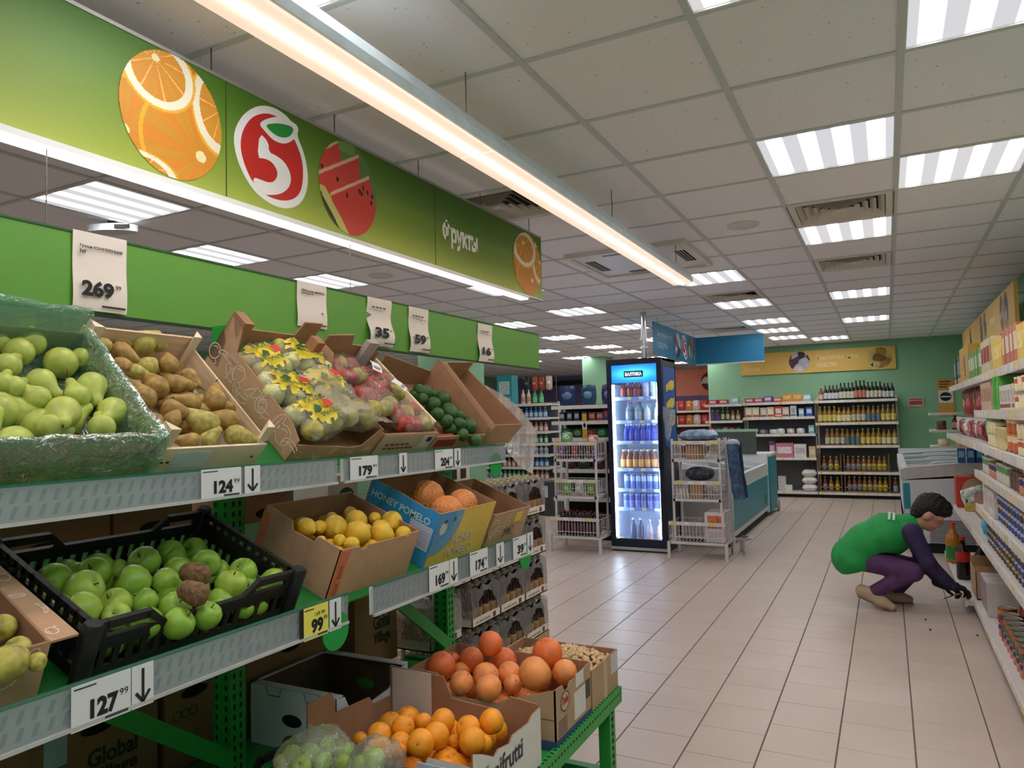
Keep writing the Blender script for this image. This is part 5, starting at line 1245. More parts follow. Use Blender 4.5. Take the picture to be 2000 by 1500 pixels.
P10 = bottle('white_neck_bottle', .25, .036, (70, 78, 110), (236, 236, 240), None); P11 = bottle('faint_bottle', .24, .034, (180, 170, 190), (226, 200, 200), (200, 170, 170))
frow(0, .1, .34, [P1], .075, 'dark red bottle on the top fridge shelf'); frow(0, .35, .46, [P2], .062, 'pink can on the top fridge shelf', 'can'); frow(0, .46, .59, [P3], .064, 'pale blue can on the top fridge shelf', 'can')
frow(1, .14, .36, [P4], .074, 'grey bottle on the second fridge shelf'); frow(1, .36, .58, [P5], .074, 'cloudy pale bottle on the second fridge shelf')
frow(2, .13, .58, [P6], .064, 'deep blue labelled bottle on the third fridge shelf'); frow(3, .08, .58, [P7], .07, 'amber drink bottle on the fourth fridge shelf')
frow(4, .12, .58, [P8], .064, 'blue can on the fifth fridge shelf', 'can'); frow(5, .1, .58, [P9], .064, 'silver blue can on the sixth fridge shelf', 'can')
frow(6, .17, .33, [P10], .078, 'dark bottle with a white neck on the fridge floor', depth=1); frow(6, .34, .57, [P11], .08, 'faint grey bottle on the fridge floor', depth=1)
# ---------------------------------------------------------------- wire basket racks
WM = mat((206, 202, 198), .4, var=.02)
def basket_rack(x0, x1, yf, depth, label):
    t = thing('basket_rack', label, 'basket rack', T(x0, yf, 0)); W = x1-x0; D = depth
    for (x, y) in ((0, 0), (W, 0), (0, D), (W, D)):
        o = .06 if y == 0 else 0
        MB().box(x-.014, x+.014, y-.014+o*0, y+.014, 0, .175).build('leg', WM, t)
        MB().box((x+.05 if x == 0 else x-.05)-.011, (x+.05 if x == 0 else x-.05)+.011, (.07 if y == 0 else D-.011)-.011, (.07 if y == 0 else D-.011)+.011, .17, 1.24).build('upright', WM, t)
    for (zb, zt, e) in ((.175, .37, 0), (.612, .788, .05), (1.024, 1.205, .05)):
        fb = MB()
        for b in ((e, W-e, .0+e, .025+e, zb-.025, zb), (e, W-e, D-.025, D, zb-.025, zb), (e, e+.02, e, D, zb-.025, zb), (W-e-.02, W-e, e, D, zb-.025, zb)): fb.box(*b)
        fb.build('tier_frame', WM, t)
        wg = MB(); r = .0028; xa, xb, ya, yb = e+.004, W-e-.004, e+.004, D-.004
        n = 16
        for i in range(n+1):
            x = xa+(xb-xa)*i/n
            for y in (ya, yb): wg.tube([(x, y, zb), (x, y, zt)], r, 4, cap=False)
            wg.tube([(x, ya, zb), (x, yb, zb)], r, 4, cap=False)
        for i in range(9):
            y = ya+(yb-ya)*i/8
            for x in (xa, xb): wg.tube([(x, y, zb), (x, y, zt)], r, 4, cap=False)
        for z in (zb+.05, zt):
            wg.tube([(xa, ya, z), (xb, ya, z), (xb, yb, z), (xa, yb, z), (xa, ya, z)], r*1.2, 4, cap=False)
        o = wg.build('wire_basket', WM, t); o['kind'] = 'stuff'
        MB().box(xa, xb, ya-.006, ya-.003, zt-.025, zt+.012).build('price_strip', mat((212, 206, 202), .5), t)
        for i in range(4): MB().box(xa+.03+i*W*.22, xa+.03+i*W*.22+.05, ya-.008, ya-.006, zt-.02, zt+.008).build('tag', mat((226, 206, 90) if i % 3 == 0 else (230, 228, 224), .5), t)
    return t
basket_rack(-2.09, -1.50, 7.60, .42, 'white wire basket rack standing right beside the fridge and the blue chest freezer')
basket_rack(-3.43, -2.84, 7.57, .42, 'white wire basket rack standing beside the open aisle and the pet food shelf')
def single(name, label, cat, x, y, z, w, d, h, col, lab=None, rz=0):
    t = thing(name, label, cat, T(x, y, z) @ RZ(rz)); MB().box(-w/2, w/2, 0, d, 0, h).build('body', mat(col, .6, var=.1, scale=18), t)
    if lab: MB().box(-w*.4, w*.4, -.001, 0, h*.3, h*.75).build('front_label', mat(lab, .5, var=.2, scale=30), t)
    return t
single('carton', 'brown carton in the top wire basket beside the fridge', 'box', -1.83, 7.68, 1.028, .14, .3, .17, (176, 130, 96))
single('carton', 'brown carton in the middle wire basket beside the fridge', 'box', -1.80, 7.68, .616, .13, .3, .16, (178, 132, 98))
t = single('display_carton', 'white display carton with orange print in the low basket', 'box', -1.62, 7.64, .179, .2, .34, .3, (216, 206, 204)); MB().box(-.07, .07, -.002, -.001, .14, .27).build('orange_print', mat((216, 120, 84), .5, var=.3, scale=20), t); MB().box(-.06, .06, -.002, -.001, .03, .11).build('print_block', mat((200, 190, 196), .5, var=.1), t)
WH = mat((224, 222, 220), .4)
for i in range(5):
    t = thing('plastic_hanger', 'white plastic hanger leaning in the top wire basket', 'hanger', T(-1.66+.03*i, 7.72, 1.03), 'white hangers in the basket')
    MB().tube([(-.06, 0, 0), (.0, .0, .08), (.07, .0, .17)], .006, 5).build('arm', WH, t); MB().tube([(.07, 0, .17), (.09, 0, .2), (.075, 0, .215)], .004, 5).build('hook', WH, t)
for i in range(4):
    t = thing('slim_pack', 'slim white packet in the middle wire basket', 'packet', T(-2.0+.035*i, 7.70, .616) @ RY(-.12), 'slim white packets'); MB().box(-.012, .012, 0, .2, 0, .17).build('body', mat((222, 216, 216), .5), t); MB().box(-.008, .008, -.001, 0, .1, .15).build('front_label', mat((180, 150, 170), .5), t)
vs, fs, mi = pillow(.24, .2, .07, 301); t = thing('shrink_bundle', 'crumpled silver plastic bundle in the middle basket', 'bundle', T(-1.63, 7.8, .70)); a = MB(); a.v = vs; a.f = fs; a.mi = [0]*len(fs); a.build('bundle', mat((170, 160, 160), .3, var=.25, scale=25), t, True)
vs, fs, mi = pillow(.4, .26, .06, 305); t = thing('folded_clothing', 'pale blue wrapped clothing lying on top of the wire baskets', 'clothing', T(-1.78, 7.78, 1.27)); a = MB(); a.v = vs; a.f = fs; a.mi = [0]*len(fs); a.build('wrapped_pile', mat((140, 164, 190), .35, var=.25, scale=14), t, True)
MB().box(-.2, .2, -.13, .1, -.062, -.06).build('sheet', mat((36, 60, 84), .5), t)
vs, fs, mi = pillow(.3, .2, .07, 306); t = thing('folded_clothing', 'dark patterned clothing on the baskets between fridge and freezer', 'clothing', T(-1.80, 7.86, .86)); a = MB(); a.v = vs; a.f = fs; a.mi = [0]*len(fs); a.build('pile', mat((74, 76, 88), .6, var=.5, scale=40), t, True)
# silvery bag hanging on the fridge side
t = thing('hanging_bag', 'silver grey bag hanging between fridge and baskets', 'bag', T(-2.12, 7.74, 1.25)); sheet3(lambda u, v: (-.03+.15*u*(1-v*.7)+.12*v*.2, .02*math.sin(u*5), .34*(1-v)-.05*u), 10, 14, .01, 12, 8).build('film', film((150, 156, 168), .7, .12, .6, 30, 1), t, True)
# jeans over the side
t = thing('jeans', 'blue jeans hung over the end of the wire basket rack', 'jeans', T(-1.46, 7.66, .6))
for k, (dy, c) in enumerate(((0.0, (70, 96, 128)), (.17, (40, 58, 94)))):
    sheet3(lambda u, v: (.03+.05*v**1.5+.06*math.cos(u*math.pi*2), dy+.085+.085*math.sin(u*math.pi*2)*(.7+.3*v), .56*(1-v)+.02), 14, 14, .006, 12, 44+k).build('trouser_leg', mat(c, .85, var=.3, scale=16, bump=.3, bscale=80), t, True)
MB().lathe([(.06, 0), (.075, .03), (.05, .07), (0, .08)], 10, T(.02, .16, .55)).build('white_waist', mat((190, 196, 206), .8, var=.2), t, True)
LF = {}
def pouches(x0, x1, y, z, cols, w, h, label, group, cat='packet', axis='x', n=None, rot=0):
    n = n or int((x1-x0)/w)
    for i in range(n):
        c = cols[i % len(cols)]; k = (c, w, h)
        if k not in LF: LF[k] = pouch('packet', w, h, .03, c, tuple(min(255, v+70) for v in c), 300+len(LF))
        a = x0+(i+.5)*(x1-x0)/n
        LF[k].put(T(a, y+random.uniform(0, .02), z) @ RZ(random.uniform(-.2, .2)) @ RX(rot) if axis == 'x' else T(y+random.uniform(0, .02), a, z) @ RZ(-math.pi/2+random.uniform(-.2, .2)) @ RX(rot), label(c) if callable(label) else label, group, cat)
def colword(c):
    r, g, b = c
    if max(c)-min(c) < 28: return 'white' if min(c) > 180 else ('grey' if max(c) > 90 else 'black')
    if g == max(c): return 'green'
    if b == max(c): return 'blue' if r < 110 else 'violet'
    return 'yellow' if g > 150 else ('orange' if g > 100 else ('red' if r > 110 else 'brown'))
pouches(-3.36, -2.88, 7.66, 1.028, [(120, 90, 130), (60, 40, 40), (150, 60, 60), (40, 40, 44), (90, 70, 60)], .08, .15, lambda c: colword(c)+' packet in the top basket by the pet food', 'packets in the top basket')
pouches(-3.36, -3.2, 7.7, 1.2, [(110, 150, 100)], .14, .16, 'pale green sachet sticking out of the top basket', None, n=1, rot=-.5); pouches(-3.05, -2.9, 7.7, 1.17, [(190, 120, 110)], .14, .15, 'salmon pink sachet sticking out of the top basket', None, n=1, rot=-.4)
pouches(-3.34, -2.9, 7.66, .616, [(120, 176, 80), (200, 196, 190), (96, 140, 60), (70, 90, 60)], .11, .16, lambda c: colword(c)+' packet in the middle basket by the pet food', 'packets in the middle basket')
DKB = bottle('dark_bottle', .26, .036, (26, 20, 26), (120, 30, 36), (90, 50, 56)); row(-3.38, -2.9, 7.68, .179, [DKB], .08, 'dark wine coloured bottle in the low wire basket', 'dark bottles in the low basket', 'bottle', depth=2, dstep=.1)
# ---------------------------------------------------------------- teal chest freezers
TEAL = mat((40, 138, 152), .4, var=.03); FW = mat((206, 208, 210), .4, var=.02)
def chest(x1, y0, y1, label, w=.85, h=.87, sign=True):
    t = thing('chest_freezer', label, 'freezer', T(x1, y0, 0)); L = y1-y0
    MB().box(-w+.02, -.03, .02, L-.02, .0, .1).build('plinth', mat((24, 24, 26), .7), t)
    MB().box(-w, 0, .06, L-.06, .1, .68).build('body', FW, t)
    MB().box(0, .004, .07, L-.07, .16, .62).build('side_panel', TEAL, t); MB().box(.004, .007, .07, L-.07, .6, .625).build('trim_strip', WHT, t)
    MB().box(-w, 0.004, .0, .06, .08, h).build('end_cap', FW, t); MB().box(-w, 0.01, L-.07, L, .06, h+.03).build('end_cap', FW, t)
    MB().box(-w, -w+.05, .06, L-.06, .68, h+.02).build('rear_rim', FW, t); MB().box(-.05, .0, .06, L-.06, .68, .76).build('front_rim', FW, t)
    g = MB().add([(-w+.05, .06, h), (-w+.05, L-.06, h), (-.05, L-.06, .765), (-.05, .06, .765)], [(0, 1, 2, 3)]).build('glass_lid', film((200, 212, 216), .25, .05, 0, 20, 1.0), t)
    for q in (.33, .66): MB().tube([(-w+.05, L*q, h+.004), (-.05, L*q, .769)], .012, 5).build('lid_frame', FW, g)
    return t
c1 = chest(-1.59, 8.46, 11.25, 'long teal sided chest freezer behind the wire baskets')
MB().box(0.0045, .006, 2.4, 2.5, .22, .34).build('small_mark', mat((30, 60, 70), .5), c1)
c2 = thing('chest_freezer', 'teal ended chest freezer with a wheel bumper beyond the long freezer', 'freezer', T(-1.555, 11.28, 0))
MB().box(-.8, .0, 0, .68, .06, .86).build('body', TEAL, c2); MB().box(-.82, .012, -.0, .68, .86, .9).build('top_rim', FW, c2); MB().lathe([(0, 0), (.09, 0), (.09, .03), (0, .03)], 16, T(.0, .6, .09) @ RY(math.pi/2)).build('wheel', mat((150, 150, 152), .4), c2)
CH = mat((196, 196, 198), .18, .9, var=0)
t = thing('bumper_rail', 'low chrome bumper rail at the teal freezer corner', 'rail', T(-1.50, 8.05, 0))
for (x, y) in ((0, 0), (.12, .0), (.06, .2)): MB().tube([(x-.03, y, 0), (x-.03, y, .15)], .016, 8).build('post', CH, t)
MB().tube([(-.1, 0, .155), (.12, 0, .155), (.14, .1, .155), (.05, .22, .155)], .018, 8).build('rail', CH, t)
t = thing('price_board', 'dark translucent menu board standing on the teal freezer', 'board', T(-2.05, 11.16, .9))
MB().box(-.33, .33, 0, .012, 0, .33).build('panel', mat((76, 84, 78), .3), t); MB().box(-.36, .36, -.002, .014, .33, .37).build('top_strip', mat((150, 190, 160), .4), t)
# ---------------------------------------------------------------- chrome pole and blue sign
t = thing('chrome_pole', 'chrome pole rising from behind the fridge to the ceiling', 'pole', T(-2.56, 8.52, 0)); MB().lathe([(.034, 0), (.034, CZ)], 16).build('tube', CH, t, True)
MB().lathe([(.05, 0), (.05, .02), (.036, .03)], 16, T(0, 0, 2.3)).build('collar', mat((226, 228, 230), .4), t, True); MB().lathe([(.07, 0), (.07, .012), (.034, .014)], 16).build('foot', CH, t, True)
BLS = mat((44, 132, 170), .5, var=.06, scale=3)
t = thing('blue_sign', 'blue hanging corner sign for frozen food with round pictures', 'sign', T(-2.5, 8.72, 2.25)); h = .4
MB().box(-.01, 0, 0, 2.28, 0, h).build('wing', BLS, t); MB().box(0, .97, 2.27, 2.28, 0, h).build('wing', mat((40, 122, 162), .5, var=.06, scale=2), t); MB().box(-.013, .97, 2.262, 2.29, -.012, 0).build('bottom_edge', WHT, t)
text(t, 'Замороженные', FX(.001, .15, .22), w=.72, h=.085, col=(206, 222, 230)); text(t, 'продукты', FX(.001, .17, .08), w=.45, h=.085, col=(206, 222, 230))
def blob(cols, seed):
    rr = np.random.default_rng(seed); pts = rr.random((14, 2)); cs = rr.integers(0, len(cols), 14)
    def g(U, V):
        d = np.stack([np.hypot(U-p[0], V-p[1]) for p in pts]); k = d.argmin(0); rgb = np.array(cols, float)[cs[k]]*(1-.5*d.min(0)[..., None])
        return rgb, np.hypot(U-.5, V-.5) < .5
    return g
print_panel('round_picture', .34, .34, 30, 30, blob([(196, 200, 214), (120, 110, 140), (80, 60, 70), (226, 226, 230)], 3), t, FX(.002, .98, .03))
emblem(t, FX(0.001, 0, 0), conv=lambda pl: [(1.38+(x-1300)/420*.30, .37-(y-587)/580*.34) for x, y in pl])
print_panel('round_picture', .36, .36, 30, 30, blob([(90, 140, 90), (206, 200, 190), (60, 100, 70), (200, 110, 90)], 5), t, FX(.002, 1.78, .02))
for y in (.2, 1.1, 2.1): MB().tube([(-.005, y, h), (-.005, y, CZ-2.25)], .0025, 5).build('hanger', WIRE, t)
# ---------------------------------------------------------------- white freezer by the right wall
t = thing('island_freezer', 'white chest freezer with sliding glass lids at the corner', 'freezer', T(.12, 8.74, 0)); L = 3.0; w = .95
MB().box(.04, w-.02, .03, L, 0, .1).build('plinth', mat((22, 22, 24), .7), t)
b = MB().prism([(0, .1), (w, .1), (w, .84), (.04, .76), (0, .72)], 0, L, frame((0, 0, 0), (1, 0, 0), (0, 0, 1)) @ S(1, 1, -1)).build('body', FW, t)
MB().prism([(-.02, .77), (.02, .75), (w, .80), (w, .93), (.55, .93), (.02, .88), (-.02, .86)], 0, .16, frame((0, 0, 0), (1, 0, 0), (0, 0, 1)) @ S(1, 1, -1)).build('end_cap', mat((190, 186, 182), .45), t)
MB().box(-.02, .05, .16, L, .74, .875).build('side_rim', FW, t); MB().box(w-.04, w, .16, L, .8, .95).build('side_rim', FW, t); MB().box(0, w, L-.1, L, .76, .95).build('end_cap', FW, t)
for k in range(3):
    y0 = .17+k*.92; g = MB().add([(.05, y0, .882), (w-.04, y0, .93), (w-.04, y0+.9, .93), (.05, y0+.9, .882)], [(0, 1, 2, 3)]).build('glass_lid', film((150, 176, 160), .35, .05, 0, 20, 1.2), t)
    for a, c in ((y0, y0+.035), (y0+.87, y0+.9)): MB().add([(.05, a, .886), (w-.04, a, .934), (w-.04, c, .934), (.05, c, .886), (.05, a, .9), (w-.04, a, .948), (w-.04, c, .948), (.05, c, .9)], [(4, 5, 6, 7), (0, 1, 5, 4), (2, 3, 7, 6)]).build('lid_frame', FW, g)
    MB().tube([(.25, y0+.02, .9), (.3, y0+.02, .925), (.5, y0+.02, .935), (.55, y0+.02, .92)], .01, 5).build('lid_handle', FW, g)
MB().box(.0, w, .04, L, .12, .3).build('interior', FW, t)
for k in range(14):
    z = .1+k*.018
    MB().box(.22, .62, -.004, 0, z, z+.007).build('grille_slot', mat((70, 68, 66), .7), t)
MB().box(-.005, -.001, .1, .16, .3, .72).build('teal_strip', TEAL, t); MB().box(.0, .06, -.003, 0, .45, .72).build('teal_strip', TEAL, t); MB().box(0, .06, -.003, 0, .12, .4).build('teal_strip', TEAL, t)
# ---------------------------------------------------------------- shelves along the back wall
GREY = mat((92, 92, 94), .6, var=.03); SHW = mat((212, 206, 200), .45, var=.02); BLK = mat((18, 17, 17), .7, var=.02)
def bay(label, x0, x1, yf, yb, zs, top, back=GREY, plinth=True, M0=None, rail_tags=True, depths=None):
    """one shelving bay facing -y: uprights, back panel, plinth, shelves with price rails"""
    W = x1-x0; t = thing('shelf_bay', label, 'shelving', M0 or T(x0, yf, 0)); D = yb-yf
    MB().box(0, W, D-.03, D, .02, top).build('back_panel', back, t)
    for x in (0, W-.03): MB().box(x, x+.03, D-.07, D-.03, 0, top+.01).build('upright', SHW, t)
    if plinth: MB().box(0.005, W-.005, .03, .05, 0, .09).build('plinth', BLK, t)
    for i, z in enumerate(zs):
        d0 = 0 if not depths else depths[i]
        s_ = MB().box(.004, W-.004, d0+.004, D-.03, z-.03, z).build('shelf', SHW, t)
        MB().box(.002, W-.002, d0-.006, d0+.004, z-.04, z+.006).build('price_rail', mat((222, 216, 208), .4), s_)
        if rail_tags:
            n = int(W/.12)
            for k in range(n): MB().box(.03+k*W/n, .03+k*W/n+.05, d0-.0075, d0-.006, z-.034, z).build('tag', mat((232, 226, 214) if k % 5 else (232, 206, 90), .5, var=.1, scale=60), s_)
    return t
YS = 13.86
bay('grey backed shelf bay with olive oil and vinegar bottles on the back wall', -1.12, .17, YS, YB-.01, [.10, .452, .909, 1.304, 1.692], 1.74)
bay('grey backed shelf bay with flour, sugar and salt packs on the back wall', -2.35, -1.13, YS, YB-.01, [.10, .697, 1.119, 1.423, 1.69], 1.72)
bay('narrow shelf bay with sauces beside the flour bay on the back wall', -3.04, -2.36, YS, YB-.01, [.10, .961, 1.16, 1.379, 1.683], 1.70)
OB = [bottle('oil_bottle', .3, .036, (34, 38, 22), (18, 18, 18), (206, 200, 180)), bottle('oil_bottle', .33, .036, (26, 30, 20), (16, 16, 16), (190, 120, 100)), bottle('oil_bottle', .27, .034, (40, 34, 22), (120, 30, 26), (206, 206, 210))]
row(-1.05, -.98, YS+.04, 1.692, [bottle('sauce_bottle', .22, .036, (150, 60, 30), (170, 40, 30), (216, 190, 150))], .07, 'red sauce bottle at the start of the top oil shelf', 'red sauce bottles', 'bottle', depth=2)
row(-.97, .13, YS+.04, 1.692, (OB[2], OB[0], OB[1], OB[0], OB[2]), .058, 'dark oil bottle on the top shelf of the back wall', 'dark oil bottles on the top shelf', 'bottle', depth=1)
YO = [bottle('oil_bottle', .29, .04, (140, 104, 36), (180, 156, 80), (216, 196, 110)), bottle('oil_bottle', .29, .04, (134, 92, 32), (170, 140, 80), (190, 190, 160)), bottle('oil_bottle', .27, .042, (150, 116, 46), (170, 60, 40), (224, 214, 170)), bottle('oil_bottle', .28, .04, (136, 100, 38), (110, 120, 60), (90, 120, 140))]
row(-1.08, .14, YS+.05, 1.304, (YO[0], YO[2], YO[1], YO[3], YO[0]), .076, 'golden cooking oil bottle on the second shelf of the back wall', 'oil bottles on the second shelf', 'bottle', depth=1)
row(-.98, .14, YS+.05, .909, (YO[1], YO[3], YO[0], YO[2]), .076, 'golden cooking oil bottle on the third shelf of the back wall', 'oil bottles on the third shelf', 'bottle', depth=1)
VO = [bottle('vinegar_bottle', .26, .036, (120, 66, 26), (206, 180, 90), (150, 160, 180)), bottle('vinegar_bottle', .26, .036, (140, 86, 34), (200, 170, 80), (206, 190, 120)), bottle('vinegar_bottle', .25, .036, (150, 110, 30), (190, 160, 60), (226, 214, 70))]
CRW = mat((140, 104, 66), .7, var=.1)
for (x0, x1) in ((-1.09, -.74), (-.70, .0)):
    for zi, z in enumerate((.10, .452)):
        if zi: pass
        t = thing('bottle_crate', 'wooden crate of brown bottles on the low back wall shelf', 'crate', T(x0, YS+.02, z+(.002)), 'wooden bottle crates')
        for b in ((0, x1-x0, 0, .3, 0, .012), (0, .014, 0, .3, .012, .3), (x1-x0-.014, x1-x0, 0, .3, .012, .3)): MB().box(*b).build('board', CRW, t)
        for zz in (.03, .1): MB().box(0, x1-x0, -.008, 0, zz-.02, zz).build('front_slat', CRW, t)
        row(x0+.03, x1-.03, YS+.08, z+.0145, (VO[0], VO[1], VO[2]), .08, 'brown bottle in a wooden crate on the low back shelf', 'bottles in wooden crates', 'bottle', depth=1)
row(.02, .14, YS+.06, .10, [VO[0]], .09, 'brown bottle standing beside the wooden crates', None, 'bottle', depth=1)
FL = [pack('flour_pack', .12, .08, .19, (214, 196, 160), (236, 228, 210), (190, 60, 50)), pack('flour_pack', .11, .08, .18, (206, 190, 170), (226, 216, 206), (120, 80, 60)), pack('flour_pack', .13, .08, .2, (196, 60, 60), (236, 220, 200), (226, 206, 180)), pack('sugar_pack', .1, .07, .2, (226, 222, 220), (170, 170, 190), (90, 110, 160)), pack('salt_pack', .09, .07, .15, (120, 170, 190), (226, 230, 230)), pack('salt_pack', .11, .07, .17, (40, 90, 180), (206, 214, 226))]
row(-2.32, -1.16, YS+.04, 1.423, (FL[0], FL[1], FL[0], FL[2], FL[1], FL[3], FL[4], FL[5]), .118, 'paper flour or sugar pack on the second flour shelf', 'packs on the second flour shelf', 'pack')
BX_ = [pack('carton', .16, .14, .09, (190, 60, 80), (226, 200, 200)), pack('carton', .14, .14, .12, (120, 110, 160), (214, 206, 226)), pack('carton', .18, .16, .15, (206, 140, 60), (226, 190, 120)), pack('carton', .14, .14, .13, (150, 190, 200), (226, 230, 226))]
row(-2.32, -1.16, YS+.04, 1.69, (BX_[0], BX_[1], BX_[0], BX_[2], BX_[2], BX_[3]), .165, 'colourful small carton on top of the flour bay', 'cartons on top of the flour bay', 'carton')
pouches(-2.3, -1.75, YS+.06, 1.119, [(206, 206, 216), (90, 86, 110)], .16, .09, lambda c: colword(c)+' salt bag lying on the middle flour shelf', 'bags on the middle flour shelf'); pouches(-1.8, -1.3, YS+.06, 1.119, [(220, 224, 230), (206, 196, 170)], .13, .1, 'pale salt bag on the middle flour shelf beside the teal carton', 'pale salt bags')
single('carton', 'small teal carton on the middle flour shelf', 'box', -1.2, YS+.05, 1.119, .09, .08, .15, (110, 190, 196), (200, 230, 230))
single('carton', 'pink and white sugar carton block on the lower flour shelf', 'box', -1.66, YS+.04, .697, .3, .2, .26, (206, 120, 140), (232, 220, 222)); single('carton', 'white sugar carton block on the lower flour shelf', 'box', -1.40, YS+.04, .697, .2, .2, .24, (226, 220, 222), (200, 190, 196)); single('carton', 'small beige carton on the lower flour shelf', 'box', -1.2, YS+.04, .697, .11, .1, .2, (206, 180, 130), (226, 210, 180))
single('carton', 'red and white sugar carton block beside the pink one', 'box', -1.87, YS+.04, .697, .1, .2, .3, (90, 70, 110), (206, 180, 190))
for k in range(3):
    vs, fs, mi = pillow(.26, .2, .065, 330+k, 12, 10); t = thing('flour_sack', 'plump white flour sack stacked on the bottom shelf', 'sack', T(-1.27, YS+.14, .165+k*.128), 'white flour sacks'); a = MB(); a.v = vs; a.f = fs; a.mi = [0]*len(fs); a.build('sack', mat((224, 220, 214), .6, var=.05), t, True)
single('carton', 'yellow topped carton on the bottom flour shelf', 'box', -1.93, YS+.05, .10, .16, .14, .34, (222, 196, 70), (226, 220, 200)); single('tub', 'small white tub on the bottom flour shelf', 'tub', -1.62, YS+.05, .10, .12, .1, .11, (226, 222, 216)); single('bag', 'white paper bag behind the small tub', 'bag', -1.74, YS+.14, .10, .13, .1, .26, (206, 204, 200))
SB = [bottle('sauce_bottle', .2, .032, (60, 40, 80), (190, 190, 190), (110, 70, 140)), bottle('sauce_bottle', .25, .03, (40, 70, 34), (206, 180, 60), (190, 196, 150)), bottle('sauce_bottle', .19, .034, (150, 110, 60), (170, 150, 110), (206, 190, 160))]
row(-2.95, -2.4, YS+.05, 1.379, (SB[0], SB[1], SB[2]), .09, 'sauce bottle on the narrow bay beside the flour', 'sauce bottles on the narrow bay', 'bottle')
row(-3.0, -2.4, YS+.05, 1.683, (BX_[0], BX_[3]), .2, 'small carton on top of the narrow sauce bay', 'cartons on the narrow bay', 'carton')
pouches(-3.0, -2.4, YS+.06, 1.16, [(170, 60, 66), (70, 66, 70), (200, 110, 110)], .12, .1, lambda c: colword(c)+' packet on the low narrow bay shelf', 'packets on the narrow bay'); pouches(-3.0, -2.4, YS+.06, .961, [(100, 50, 40), (80, 70, 40)], .12, .14, lambda c: colword(c)+' packet under the narrow bay shelf', 'packets low on the narrow bay')
# yellow wall sign
t = thing('wall_sign', 'long yellow sign with sugar and oil pictures on the back wall', 'sign', T(-2.42, YB-.04, 2.22)); W, h = 2.6, .40
MB().box(0, W, 0, .03, 0, h).build('board', mat((226, 184, 96), .55, var=.05, scale=1.5), t)
print_panel('round_picture', .36, .36, 36, 36, blob([(196, 190, 206), (226, 224, 230), (90, 60, 70), (60, 40, 50)], 9), t, FY(.86, -.001, .03)); print_panel('round_picture', .38, .36, 36, 36, blob([(170, 130, 60), (60, 40, 24), (130, 90, 40), (206, 190, 120)], 12), t, FY(2.16, -.001, .02))
text(t, 'Сахар', FY(.06, -.001, .06), w=.28, h=.09, col=(240, 220, 170)); text(t, 'Растительное', FY(1.34, -.001, .22), w=.68, h=.085, col=(242, 224, 178)); text(t, 'масло', FY(1.34, -.001, .09), w=.33, h=.075, col=(242, 224, 178))
MB().box(1.27, 1.273, -.001, 0, 0, h).build('joint', mat((200, 160, 80), .6), t)
t = thing('wall_notice', 'small red and white notice plate on the green back wall', 'notice', T(.33, YB-.012, 1.55)); MB().box(0, .24, 0, .01, 0, .16).build('plate', mat((206, 190, 180), .5), t); MB().box(.02, .22, -.001, 0, .03, .1).build('red_field', mat((190, 70, 60), .5), t); MB().box(.02, .22, -.001, 0, .115, .14).build('text_line', mat((190, 90, 80), .5), t)
t = thing('wall_poster', 'yellow poster with a round black mark on the green wall', 'poster', T(.78, YB-.012, 1.38)); MB().box(0, .24, 0, .01, 0, .62).build('sheet', mat((214, 152, 70), .55, var=.04), t)
MB().box(.01, .22, -.001, 0, .22, .43).build('white_square', mat((226, 224, 220), .5), t); MB().add([(a, b, .0016) for a, b in ell(.115, .325, .085, .075, n=20)[:-1]], [tuple(range(20))]).build('black_mark', mat((24, 22, 22), .5), t, M=FY(0, 0, 0)); MB().box(.04, .19, -.0026, -.002, .315, .335).build('white_line', mat((226, 224, 220), .5), t)
for i in range(3): MB().box(.03, .2-.03*i, -.001, 0, .57-.045*i, .59-.045*i).build('text_line', mat((90, 56, 30), .5), t)
# meat section seen past the end of the back wall
t = thing('wall_sign', 'salmon coloured meat sign beyond the back wall end', 'sign', T(-4.9, 16.6, 1.95)); MB().box(0, 1.85, 0, .03, 0, .6).build('board', mat((214, 128, 100), .55), t); print_panel('round_picture', .5, .45, 30, 30, blob([(110, 30, 36), (226, 206, 196), (90, 20, 28)], 15), t, FY(1.2, -.001, .08))
bay('shelf bay with red and orange packs beyond the back wall end', -4.6, -3.12, 15.6, 16.1, [.1, .5, .9, 1.3, 1.6], 1.7, back=mat((150, 110, 90), .6), rail_tags=False)
for i, z in enumerate((.9, 1.3, 1.6)): pouches(-4.5, -3.2, 15.65, z, [(190, 60, 60), (206, 130, 60), (226, 206, 190)], .16, .22, lambda c: colword(c)+' pack on the %s shelf beyond the wall end' % ('low', 'middle', 'upper')[i], 'packs on the %s shelf beyond the wall end' % ('low', 'middle', 'upper')[i])
# ---------------------------------------------------------------- grocery shelves along the right wall (facing -x)
GXF = .50; GY0, GY1 = 3.0, 8.35
g = thing('grocery_shelving', 'long white grocery shelving along the right wall', 'shelving', T(GXF, GY0, 0)); GD = XR-GXF-.02
DKB_ = mat((46, 44, 44), .7)
MB().box(GD-.03, GD, 0, GY1-GY0, .02, 2.0).build('back_panel', DKB_, g)
for y in (0, 1.3, 2.65, 4.0, GY1-GY0-.03): MB().box(GD-.07, GD-.03, y, y+.03, 0, 2.02).build('upright', SHW, g)
MB().box(.05, GD-.07, .02, GY1-GY0, 0, .07).build('plinth', mat((120, 112, 104), .6), g)
SH = [(1.69, 3.0, 8.3, .06), (1.46, 3.0, 5.7, .02), (1.40, 5.72, 8.2, .1), (1.255, 3.0, 8.0, .0), (1.075, 3.0, 5.65, .0), (.85, 3.0, 5.7, .0), (.635, 3.0, 7.6, .0), (.11, 3.0, 6.2, .0), (.095, 6.22, 8.35, -.05)]
